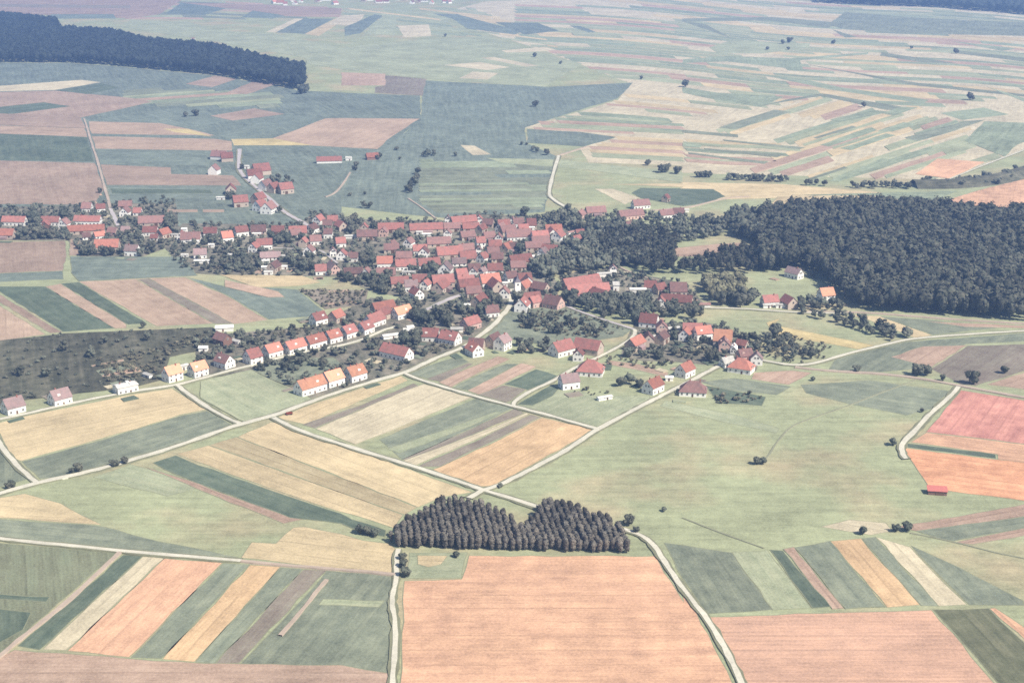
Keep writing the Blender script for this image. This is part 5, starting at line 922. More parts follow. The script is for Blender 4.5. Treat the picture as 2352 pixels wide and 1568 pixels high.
 ('house', 33, 'town', (-158.2, 4244.5), 23.5, 9.0, 4.4, 45, 10, 'o', 'w', 0, 0),
 ('house', 14, 'town', (-407.1, 4181.0), 16.2, 10.5, 4.4, 45, 0, 'r', 'w', 0, 0),
 ('house', 21, 'town', (-308.7, 4187.4), 16.2, 11.4, 4.4, 45, -15, 'r', 'c', 0, 0),
]
TREES = [
 (-234.5, 713.4, 6.5, 'lone', 3),
 (-237.5, 711.3, 3.9, 'lone', 2),
 (-216.4, 720.5, 5.2, 'lone', 6),
 (-212.7, 724.6, 5.2, 'lone', 7),
 (-218.2, 721.5, 4.5, 'lone', 5),
 (-263.5, 691.7, 5.2, 'lone', 1),
 (-265.1, 690.8, 3.9, 'lone', 0),
 (263.1, 874.3, 9.1, 'lone', 70),
 (269.0, 874.3, 9.1, 'lone', 72),
 (294.2, 857.6, 10.4, 'lone', 76),
 (321.1, 878.6, 6.5, 'lone', 77),
 (276.6, 863.8, 5.2, 'lone', 73),
 (225.8, 881.8, 5.2, 'lone', 63),
 (193.3, 863.8, 3.9, 'lone', 61),
 (247.5, 806.1, 3.2, 'lone', 71),
 (216.4, 752.5, 5.2, 'lone', 66),
 (134.3, 724.2, 5.9, 'lone', 51),
 (137.5, 724.6, 5.2, 'lone', 52),
 (171.5, 634.9, 5.9, 'lone', 64),
 (194.2, 639.0, 5.9, 'lone', 68),
 (188.7, 638.2, 4.5, 'lone', 67),
 (-48.9, 589.6, 6.5, 'lone', 26),
 (-50.6, 598.9, 5.2, 'lone', 25),
 (-51.5, 606.4, 4.5, 'lone', 24),
 (-26.4, 610.2, 3.9, 'lone', 29),
 (-74.3, 635.7, 5.9, 'lone', 16),
 (-70.5, 634.1, 5.9, 'lone', 18),
 (-66.8, 632.4, 5.2, 'lone', 19),
 (58.1, 645.8, 6.5, 'lone', 37),
 (60.9, 636.5, 3.9, 'lone', 38),
 (-6.1, 692.7, 3.2, 'lone', 30),
 (77.1, 662.2, 3.2, 'lone', 42),
 (34.1, 2082.9, 11.2, 'lone', 35),
 (42.8, 2729.8, 11.2, 'lone', 34),
 (-143.9, 3123.4, 8.5, 'lone', 27),
 (88.7, 2618.3, 7.5, 'lone', 36),
 (216.0, 2396.7, 7.5, 'lone', 39),
 (-178.0, 1607.1, 7.5, 'lone', 15),
 (-176.5, 1585.0, 6.5, 'lone', 14),
 (-158.1, 1653.1, 6.5, 'lone', 20),
 (-156.8, 1667.4, 7.5, 'lone', 21),
 (-67.0, 1674.1, 6.5, 'lone', 28),
 (-140.0, 1716.8, 5.6, 'lone', 22),
 (-131.7, 1653.1, 4.7, 'lone', 23),
 (11.8, 1753.0, 5.6, 'lone', 31),
 (18.1, 1753.0, 4.7, 'lone', 33),
 (-167.0, 1445.0, 4.7, 'lone', 13),
 (-152.7, 1452.3, 4.7, 'lone', 17),
 (689.4, 2150.9, 15.0, 'lone', 75),
 (278.4, 2300.7, 13.1, 'lone', 45),
 (556.2, 2970.8, 11.2, 'lone', 56),
 (575.1, 3000.2, 13.1, 'lone', 59),
 (660.7, 2970.8, 11.2, 'lone', 62),
 (505.7, 2858.8, 8.5, 'lone', 53),
 (512.1, 2075.6, 9.4, 'lone', 65),
 (858.4, 2792.8, 13.1, 'lone', 74),
 (793.9, 2872.3, 7.5, 'lone', 69),
 (547.4, 2858.8, 7.5, 'lone', 58),
 (204.2, 1544.9, 7.5, 'lone', 46),
 (208.2, 1544.9, 8.5, 'lone', 47),
 (212.6, 1544.9, 8.5, 'lone', 48),
 (216.9, 1544.9, 8.5, 'lone', 49),
 (167.2, 1572.0, 11.7, 'lone', 41),
 (172.1, 1572.0, 11.7, 'lone', 43),
 (183.3, 1563.4, 10.4, 'lone', 44),
 (155.8, 1616.1, 9.1, 'lone', 40),
 (-441.9, 1991.5, 10.4, 'lone', 10),
 (-454.7, 1984.8, 9.1, 'lone', 9),
 (-326.3, 2215.1, 16.9, 'lone', 11),
 (-323.0, 2231.7, 15.6, 'lone', 12),
 (168.2, 1041.0, 11.7, 'lone', 50),
 (184.5, 954.6, 10.4, 'lone', 54),
 (186.9, 962.0, 11.7, 'lone', 55),
 (192.9, 949.5, 7.8, 'lone', 57),
 (-314.6, 1208.7, 10.4, 'lone', 8),
 (11.5, 1349.3, 11.7, 'lone', 32),
 (244.6, 1119.1, 5.2, 'lone', 60),
 (-429.2, 1459.8, 6.5, 'lone', 4),
 (175.7, 1047.8, 14.3, 'farm', 13),
 (172.3, 1031.8, 13.6, 'farm', 12),
 (89.3, 989.1, 12.7, 'south', 50),
 (170.7, 1038.8, 13.3, 'farm', 11),
 (75.6, 1021.6, 12.9, 'south', 40),
 (100.1, 1027.5, 13.0, 'south', 55),
 (132.4, 902.3, 11.4, 'farm', 7),
 (4.4, 1037.9, 12.9, 'south', 19),
 (184.6, 1049.6, 13.2, 'farm', 15),
 (158.7, 1038.5, 13.0, 'farm', 9),
 (88.6, 1014.9, 12.6, 'south', 49),
 (-66.3, 945.2, 11.6, 'row', 11),
 (92.9, 1024.0, 12.5, 'south', 52),
 (89.7, 1032.6, 12.5, 'south', 48),
 (46.3, 1049.5, 12.5, 'south', 26),
 (-46.9, 983.2, 11.6, 'south', 8),
 (179.6, 1038.9, 12.3, 'farm', 14),
 (46.9, 1037.6, 12.1, 'south', 27),
 (88.1, 1037.4, 12.1, 'south', 46),
 (-59.3, 982.0, 11.4, 'south', 4),
 (71.0, 1045.0, 12.1, 'south', 38),
 (-66.7, 938.2, 10.8, 'row', 10),
 (-74.5, 941.2, 10.7, 'row', 8),
 (-48.2, 996.2, 11.3, 'south', 7),
 (131.9, 1001.3, 11.4, 'lane', 18),
 (73.3, 1011.1, 11.4, 'south', 39),
 (167.8, 1045.1, 11.9, 'farm', 10),
 (73.9, 1026.0, 11.5, 'lane', 0),
 (-71.3, 1002.4, 11.2, 'south', 0),
 (-147.9, 1280.6, 14.3, 'north', 17),
 (81.1, 1001.8, 11.1, 'south', 45),
 (-74.9, 948.0, 10.5, 'row', 9),
 (-13.6, 1041.6, 11.4, 'south', 15),
 (94.6, 1029.9, 11.2, 'lane', 4),
 (-53.7, 1005.8, 10.9, 'south', 6),
 (-22.5, 1010.9, 10.9, 'south', 11),
 (66.3, 1016.7, 10.8, 'south', 34),
 (55.6, 1041.1, 10.9, 'south', 29),
 (60.3, 1027.8, 10.7, 'south', 32),
 (77.4, 1049.7, 10.9, 'lane', 1),
 (69.4, 1031.5, 10.7, 'south', 36),
 (63.9, 1042.8, 10.8, 'south', 33),
 (-67.1, 1091.6, 11.3, 'core', 25),
 (-100.0, 1109.7, 11.5, 'core', 19),
 (98.2, 1042.7, 10.8, 'lane', 5),
 (-64.0, 1135.2, 11.7, 'core', 28),
 (52.8, 1032.6, 10.6, 'south', 28),
 (120.8, 1008.0, 10.4, 'lane', 15),
 (-19.6, 1026.8, 10.4, 'south', 13),
 (-172.1, 1137.8, 11.6, 'gardens', 14),
 (41.1, 1051.7, 10.6, 'south', 25),
 (-103.3, 1100.4, 11.1, 'core', 16),
 (-18.2, 1051.0, 10.5, 'south', 14),
 (57.1, 1021.5, 10.2, 'south', 31),
 (-149.1, 1307.7, 13.1, 'north', 18),
 (-12.6, 1018.2, 10.1, 'south', 16),
 (36.5, 1077.3, 10.6, 'south', 24),
 (-103.3, 1094.9, 10.8, 'core', 15),
 (108.7, 1025.4, 10.1, 'lane', 10),
 (-227.4, 1170.1, 11.6, 'gardens', 5),
 (-153.6, 1296.9, 12.7, 'north', 14),
 (116.9, 1024.8, 10.0, 'lane', 12),
 (-9.8, 1028.8, 9.9, 'south', 18),
 (-183.1, 1151.5, 11.2, 'gardens', 10),
 (-122.2, 1097.5, 10.6, 'core', 2),
 (99.2, 1011.1, 9.7, 'south', 56),
 (-150.7, 1291.4, 12.4, 'north', 15),
 (-171.1, 1167.7, 11.2, 'gardens', 16),
 (6.6, 921.8, 8.7, 'south', 20),
 (-72.2, 1133.7, 10.7, 'core', 24),
 (139.5, 1011.0, 9.6, 'lane', 21),
 (-115.9, 1100.5, 10.4, 'core', 6),
 (80.5, 1015.9, 9.5, 'south', 43),
 (101.0, 917.5, 8.6, 'farm', 3),
 (-36.8, 1013.2, 9.4, 'south', 10),
 (-176.2, 1143.4, 10.7, 'gardens', 12),
 (-323.7, 1318.5, 12.5, 'north', 5),
 (-208.3, 1234.8, 11.5, 'north', 9),
 (136.4, 904.7, 8.4, 'farm', 8),
 (-455.7, 1323.0, 12.8, 'west', 3),
 (-233.8, 1173.5, 10.9, 'gardens', 3),
 (98.9, 1050.8, 9.6, 'lane', 6),
 (-64.9, 989.0, 9.0, 'south', 2),
 (-124.7, 1160.8, 10.6, 'core', 4),
 (-188.6, 1170.2, 10.7, 'gardens', 9),
 (-200.5, 1238.5, 11.3, 'north', 12),
 (93.6, 1006.3, 9.1, 'south', 54),
 (-176.3, 1156.4, 10.5, 'gardens', 13),
 (-93.7, 934.8, 8.4, 'row', 7),
 (-170.1, 1151.2, 10.4, 'gardens', 15),
 (-226.8, 1142.1, 10.4, 'gardens', 4),
 (93.8, 1037.6, 9.3, 'south', 51),
 (82.7, 1028.1, 9.2, 'south', 44),
 (10.3, 931.3, 8.3, 'south', 21),
 (-445.6, 1307.0, 12.2, 'west', 8),
 (104.3, 1047.7, 9.3, 'lane', 8),
 (-206.7, 1252.4, 11.2, 'north', 11),
 (91.0, 1001.1, 8.8, 'south', 53),
 (-317.4, 1287.6, 11.6, 'north', 4),
 (-101.8, 1261.5, 11.0, 'core', 21),
 (56.0, 1047.2, 9.1, 'south', 30),
 (-456.9, 1333.4, 12.2, 'west', 4),
 (-147.6, 1275.3, 11.1, 'north', 16),
 (77.8, 912.8, 7.9, 'farm', 0),
 (-238.6, 1147.8, 10.1, 'gardens', 0),
 (-406.3, 1261.4, 11.4, 'west', 14),
 (-104.7, 1087.8, 9.4, 'core', 12),
 (92.8, 1019.5, 8.8, 'lane', 3),
 (-445.0, 1300.5, 11.8, 'west', 6),
 (137.0, 1015.9, 8.8, 'lane', 20),
 (-431.5, 1262.2, 11.4, 'west', 7),
 (117.7, 1017.0, 8.7, 'lane', 13),
 (-111.8, 1112.8, 9.5, 'core', 10),
 (23.2, 1318.7, 11.2, 'core', 31),
 (-425.1, 1255.3, 11.2, 'west', 10),
 (-132.9, 1105.0, 9.4, 'core', 0),
 (-109.6, 1097.2, 9.3, 'core', 11),
 (-217.7, 1251.3, 10.7, 'north', 8),
 (-125.6, 894.0, 7.6, 'row', 4),
 (82.3, 1043.4, 8.8, 'south', 42),
 (111.2, 1006.9, 8.5, 'lane', 11),
 (122.2, 1030.5, 8.7, 'lane', 14),
 (7.0, 1205.2, 10.1, 'core', 29),
 (-118.4, 1108.3, 9.3, 'core', 5),
 (80.8, 849.9, 7.1, 'farm', 1),
 (137.8, 1026.6, 8.6, 'lane', 19),
 (87.0, 1020.7, 8.5, 'south', 47),
 (-21.2, 1015.2, 8.4, 'south', 12),
 (-449.0, 1269.1, 11.1, 'west', 0),
 (-131.6, 1109.2, 9.2, 'core', 1),
 (-324.8, 1311.0, 11.1, 'north', 3),
 (67.9, 1021.0, 8.4, 'south', 35),
 (246.5, 980.6, 8.3, 'hedge', 3),
 (-104.0, 1250.5, 10.3, 'core', 20),
 (-432.9, 1349.0, 11.6, 'west', 13),
 (-419.1, 1257.1, 10.8, 'west', 11),
 (67.8, 1004.2, 8.2, 'south', 37),
 (113.3, 951.8, 7.8, 'farm', 4),
 (-183.8, 941.2, 7.8, 'row', 0),
 (-66.7, 1143.9, 9.3, 'core', 27),
 (174.5, 920.9, 7.6, 'farm', 17),
 (262.6, 964.2, 8.1, 'hedge', 4),
 (-212.2, 1155.1, 9.5, 'gardens', 8),
 (77.8, 1040.1, 8.4, 'south', 41),
 (-38.5, 1019.8, 8.2, 'south', 9),
 (13.0, 921.7, 7.4, 'south', 22),
 (7.8, 1197.9, 9.6, 'core', 30),
 (-54.3, 999.6, 8.0, 'south', 5),
 (-364.1, 1197.6, 10.0, 'west', 16),
 (-230.7, 1154.5, 9.4, 'gardens', 2),
 (-176.9, 939.8, 7.6, 'row', 1),
 (93.5, 1043.1, 8.3, 'lane', 2),
 (-109.5, 1081.3, 8.6, 'core', 9),
 (22.0, 923.5, 7.3, 'south', 23),
 (242.6, 1035.9, 8.4, 'lane', 26),
 (-431.0, 1340.1, 11.1, 'west', 12),
 (54.5, 963.1, 7.6, 'orchard', 6),
 (-330.3, 1331.1, 10.8, 'north', 0),
 (-85.7, 1063.3, 8.4, 'core', 22),
 (97.6, 910.3, 7.2, 'farm', 2),
 (192.4, 935.5, 7.5, 'farm', 20),
 (-103.5, 1077.8, 8.5, 'core', 13),
 (-10.1, 1033.5, 8.1, 'south', 17),
 (-217.6, 1140.6, 9.1, 'gardens', 7),
 (-98.6, 1069.0, 8.4, 'core', 17),
 (-234.2, 1141.3, 9.1, 'gardens', 1),
 (-222.4, 1158.5, 9.2, 'gardens', 6),
 (128.3, 1018.3, 8.0, 'lane', 16),
 (-102.8, 1073.3, 8.4, 'core', 14),
 (177.1, 933.3, 7.4, 'farm', 18),
 (103.2, 1022.1, 8.0, 'lane', 9),
 (27.5, 996.2, 7.7, 'orchard', 2),
 (217.3, 1026.3, 8.1, 'lane', 24),
 (-118.7, 1160.8, 9.0, 'core', 8),
 (219.7, 1041.0, 8.2, 'lane', 22),
 (247.8, 995.9, 7.9, 'hedge', 2),
 (-272.4, 1244.0, 9.8, 'north', 6),
 (109.6, 916.7, 7.1, 'farm', 5),
 (-443.5, 1264.9, 10.3, 'west', 1),
 (227.6, 1032.0, 8.1, 'lane', 25),
 (246.9, 1032.5, 8.1, 'lane', 27),
 (-68.3, 994.0, 7.6, 'south', 1),
 (-323.8, 1303.4, 10.2, 'north', 1),
 (-145.1, 884.3, 6.8, 'row', 2),
 (169.0, 934.4, 7.2, 'farm', 16),
 (185.2, 918.5, 7.1, 'farm', 19),
 (132.0, 1024.3, 7.8, 'lane', 17),
 (236.7, 993.2, 7.7, 'hedge', 0),
 (102.0, 1031.8, 7.8, 'lane', 7),
 (-140.2, 895.5, 6.8, 'row', 3),
 (50.3, 987.1, 7.4, 'orchard', 5),
 (27.2, 965.8, 7.2, 'orchard', 3),
 (-65.6, 1008.7, 7.5, 'south', 3),
 (-128.2, 1179.1, 8.8, 'core', 3),
 (-97.6, 927.8, 6.9, 'row', 6),
 (-83.6, 1137.0, 8.4, 'core', 23),
 (-267.2, 1237.6, 9.3, 'north', 7),
 (11.8, 984.6, 7.2, 'orchard', 1),
 (246.6, 1026.1, 7.7, 'lane', 28),
 (-66.9, 1108.8, 8.1, 'core', 26),
 (-180.0, 1167.0, 8.6, 'gardens', 11),
 (-99.6, 1671.1, 12.1, 'ditch', 0),
 (-99.7, 1103.7, 8.0, 'core', 18),
 (219.1, 1035.8, 7.6, 'lane', 23),
 (-328.7, 1325.7, 9.8, 'north', 2),
 (-452.5, 1309.4, 9.9, 'west', 2),
 (-436.5, 1270.8, 9.6, 'west', 5),
 (-129.2, 1296.4, 9.3, 'north', 19),
 (-206.3, 1244.3, 9.0, 'north', 10),
 (-445.4, 1313.9, 9.8, 'west', 9),
 (-368.8, 1192.2, 8.8, 'west', 15),
 (-122.7, 1185.4, 8.4, 'core', 7),
 (-94.2, 874.7, 6.2, 'row', 5),
 (6.6, 994.2, 7.0, 'orchard', 0),
 (45.0, 979.1, 6.9, 'orchard', 4),
 (132.9, 943.1, 6.7, 'farm', 6),
 (198.4, 917.3, 6.6, 'farm', 21),
 (267.8, 973.7, 7.1, 'hedge', 5),
 (68.0, 979.6, 6.9, 'orchard', 7),
 (204.0, 918.2, 6.6, 'farm', 22),
 (240.8, 985.6, 7.1, 'hedge', 1),
 (-189.3, 1247.3, 8.8, 'north', 13),
]
MORE_TREES = [(-213.4, 1231.3, 8.7),(254.5, 989.6, 7.1),(76.4, 1035.9, 7.2),(-435.5, 1361.5, 9.9),(-88.9, 1082.4, 7.5),(265.8, 949.1, 6.8),(200.9, 908.1, 6.4),(74.8, 856.7, 5.9),(240.7, 1008.9, 7.1),(12.7, 936.6, 6.4),(226.9, 1001.5, 7.0),(-446.6, 1291.0, 9.3),(264.8, 978.4, 6.9),(-104.9, 1673.3, 11.4),(-92.3, 1677.0, 11.4),(68.8, 853.5, 5.8),(33.0, 974.0, 6.6),(-166.6, 1140.6, 7.8),(-117.9, 1178.0, 8.0),(59.1, 960.9, 6.5),(-267.0, 1233.2, 8.5),(-126.2, 1174.1, 7.9),(-349.0, 1253.3, 8.7),(-370.3, 1200.5, 8.4),(105.3, 1013.9, 6.8),(-121.2, 1102.8, 7.4),(-337.6, 1253.9, 8.6),(24.9, 982.7, 6.5),(14.6, 1001.0, 6.6),(41.6, 986.2, 6.5),(-149.4, 884.2, 5.9),(-348.6, 1261.0, 8.6),(235.2, 1039.2, 7.0),(19.7, 928.8, 6.1),(-285.1, 1434.7, 9.6),(-253.2, 1527.2, 10.1),(-190.3, 948.5, 6.3),(-427.1, 1270.9, 8.7),(-227.3, 1362.6, 8.9),(178.5, 946.2, 6.2),(-228.4, 1146.1, 7.5),(33.1, 965.7, 6.2),(-265.4, 979.0, 6.5),(255.3, 983.9, 6.5),(-321.0, 1292.9, 8.5),(-240.2, 1169.6, 7.6),(-256.0, 1507.0, 9.7),(-357.0, 1262.3, 8.3),(-230.4, 1165.8, 7.5),(-257.9, 1515.2, 9.7),(114.4, 960.5, 6.1),(-242.4, 1506.6, 9.6),(269.0, 964.8, 6.3),(419.6, 1487.5, 9.7),(270.1, 969.1, 6.3),(57.6, 972.5, 6.1),(-213.1, 1244.5, 7.9),(-364.1, 1192.4, 7.8),(167.7, 928.8, 5.9),(181.5, 930.2, 5.9),(-106.1, 1458.3, 9.1),(4.7, 937.7, 5.8),(244.6, 1006.0, 6.4),(-235.0, 1161.7, 7.3),(189.4, 910.3, 5.7),(-143.1, 907.4, 5.6),(-209.4, 1148.6, 7.1),(185.4, 935.6, 5.8),(249.9, 973.5, 6.1),(-353.0, 1255.4, 7.9),(407.2, 1482.8, 9.3),(265.6, 960.9, 6.0),(-439.8, 1290.5, 8.2),(-425.9, 1332.9, 8.4),(116.7, 976.9, 5.9),(-109.7, 1466.0, 8.8),(123.0, 945.0, 5.7),(-104.3, 1504.3, 9.0),(-148.5, 894.9, 5.4),(254.8, 963.6, 5.9),(278.5, 957.1, 5.9),(-411.1, 1256.5, 7.8),(-221.5, 1149.3, 6.9),(-165.2, 883.9, 5.3),(-139.1, 1113.1, 6.6),(263.2, 1527.3, 9.1),(235.0, 1033.7, 6.2),(268.5, 956.0, 5.8),(392.6, 1490.3, 9.0),(14.1, 976.9, 5.7),(259.7, 1524.5, 9.0),(-93.1, 1684.0, 9.8),(167.8, 949.9, 5.6),(23.4, 935.4, 5.4),(-107.2, 1472.7, 8.5),(222.5, 1006.7, 5.9),(-195.1, 1244.8, 7.2),(194.3, 926.4, 5.4),(277.8, 962.1, 5.7),(-402.7, 1255.1, 7.5),(242.0, 1532.9, 8.8),(-239.8, 1157.1, 6.7),(-339.8, 1262.4, 7.4),(-444.8, 1252.8, 7.5),(-287.4, 1426.6, 8.2),(-419.0, 1263.8, 7.5),(-273.6, 1231.8, 7.1),(370.9, 1482.9, 8.6),(-161.8, 892.4, 5.1),(382.9, 1482.7, 8.6),(236.9, 1024.2, 5.9),(-282.8, 1232.6, 7.0),(237.8, 1540.1, 8.6),(-432.0, 1253.6, 7.3),(-104.7, 1563.5, 8.6),(267.3, 1533.5, 8.5),(262.5, 956.7, 5.4),(277.2, 1519.9, 8.4),(290.0, 1524.5, 8.3),(226.9, 1043.2, 5.7),(412.5, 1489.0, 8.2),(269.9, 1523.4, 8.2),(253.6, 968.9, 5.3),(397.9, 1489.4, 8.1),(228.5, 1024.5, 5.5),(-417.9, 1269.9, 7.0),(170.5, 944.7, 5.0),(-304.5, 1588.4, 8.4),(-283.1, 943.9, 5.1),(30.3, 1701.4, 8.8),(-319.1, 873.2, 4.8),(-376.5, 1262.9, 6.8),(-375.9, 1212.3, 6.5),(216.6, 1014.4, 5.3),(-365.8, 1255.0, 6.6),(236.1, 1529.5, 7.8),(361.9, 1488.9, 7.7),(-251.8, 1512.9, 7.7),(258.5, 1534.2, 7.7),(385.9, 1490.5, 7.6),(290.4, 1518.0, 7.6),(159.8, 942.4, 4.7),(-242.9, 1517.6, 7.5),(-106.6, 1518.1, 7.3),(-236.0, 1505.1, 7.2),(-103.4, 1530.9, 7.2),(403.0, 1484.7, 7.2),(282.5, 1521.4, 7.2),(-291.1, 1433.8, 6.8),(319.7, 1501.4, 7.1),(379.9, 1487.9, 7.1),(250.0, 1530.0, 7.1),(24.9, 1712.5, 7.8),(265.2, 1523.2, 7.0),(-336.6, 1195.7, 5.5),(364.3, 1483.8, 6.7),(374.4, 1492.8, 6.7),(419.6, 1483.1, 6.7),(407.2, 1493.7, 6.7),(297.3, 1521.7, 6.7),(244.1, 1528.6, 6.6),(272.7, 1527.0, 6.5),(-147.4, 1386.7, 5.8),(-104.7, 1541.9, 6.4),(-319.5, 1189.4, 5.1),(-102.9, 1498.6, 6.2),(-344.6, 1192.0, 5.0),(332.7, 1496.4, 6.1),(254.3, 1534.8, 6.0),(280.5, 1525.4, 5.9),(-301.1, 870.6, 3.5),(314.4, 1498.5, 5.8),(-254.6, 948.3, 3.7),(41.0, 1683.3, 6.3),(-141.3, 1384.9, 5.2),(-306.3, 924.7, 3.6),(-355.4, 1195.9, 4.6),(-108.4, 1491.1, 5.5),(-284.2, 912.3, 3.5),(-351.2, 1194.3, 4.5),(-348.9, 1190.0, 4.3),(326.0, 1502.3, 5.3)]
WOODS = [
 ('right', 6.3, 17.6, [(249.9, 1340.0),(275.1, 1354.1),(350.8, 1368.5),(391.2, 1363.6),(455.0, 1335.3),(497.6, 1326.1),(381.1, 993.4),(349.2, 1002.9),(312.5, 1011.1),(256.6, 1025.2),(251.3, 1102.6),(241.7, 1149.9),(223.2, 1136.0),(204.2, 1142.9),(235.9, 1335.3)]),
 ('grove', 7.0, 12.2, [(79.7, 1256.5),(139.2, 1273.3),(143.5, 1232.2),(135.6, 1158.7),(152.1, 1155.2),(173.5, 1174.9),(179.7, 1193.4),(206.9, 1208.7),(236.6, 1193.4),(227.6, 1139.4),(185.6, 1129.2),(141.6, 1125.8),(113.9, 1127.5),(97.4, 1149.9),(74.3, 1164.1)]),
 ('grove2', 8.8, 12.2, [(17.4, 1149.9),(41.2, 1201.0),(77.5, 1189.7),(106.7, 1156.9),(74.4, 1139.4),(38.6, 1119.1),(33.8, 1102.6),(16.2, 1125.8)]),
 ('grove3', 8.8, 12.2, [(43.3, 1208.7),(50.1, 1240.2),(67.7, 1269.0),(126.6, 1273.3),(116.5, 1164.1),(101.7, 1149.9),(77.5, 1189.7),(41.2, 1201.0)]),
 ('edgegrove', 9.5, 10.8, [(62.2, 1368.5),(70.3, 1321.5),(113.9, 1299.2),(125.4, 1273.3),(67.9, 1273.3),(36.6, 1308.0),(28.1, 1330.7)]),
 ('midgrove', 9.5, 10.8, [(137.0, 1290.4),(151.8, 1299.2),(209.4, 1340.0),(199.6, 1273.3),(176.0, 1256.5),(144.5, 1232.2),(138.5, 1256.5)]),
 ('link', 6.5, 16.2, [(212.4, 1326.1),(257.6, 1335.3),(237.6, 1224.2),(212.6, 1244.2),(202.6, 1260.7)]),
 ('pale', 6.8, 12.2, [(153.0, 1093.0),(157.2, 1105.9),(183.6, 1099.4),(176.4, 1046.9),(152.4, 1043.9)]),
 ('left', 8.8, 20.2, [(-1315.1, 3580.7),(-1261.4, 3580.7),(-1076.5, 3420.9),(-997.8, 3205.5),(-849.7, 3107.5),(-728.5, 2927.8),(-574.6, 2818.9),(-456.6, 2622.9),(-361.7, 2492.4),(-330.2, 2300.7),(-336.9, 2265.7),(-502.2, 2451.7),(-712.1, 2589.1),(-803.9, 2634.4),(-980.6, 2645.9)]),
 ('far', 16.2, 24.3, [(860.3, 4106.1),(986.0, 3999.7),(1131.1, 3948.5),(1326.7, 3666.2),(1653.7, 4593.4),(946.5, 4593.4)]),
 ('orch', 9.5, 6.8, [(85.8, 1358.8),(135.0, 1354.1),(158.8, 1344.6),(192.4, 1335.3),(190.5, 1321.5),(152.7, 1308.0),(137.9, 1299.2),(81.7, 1290.4)]),
]
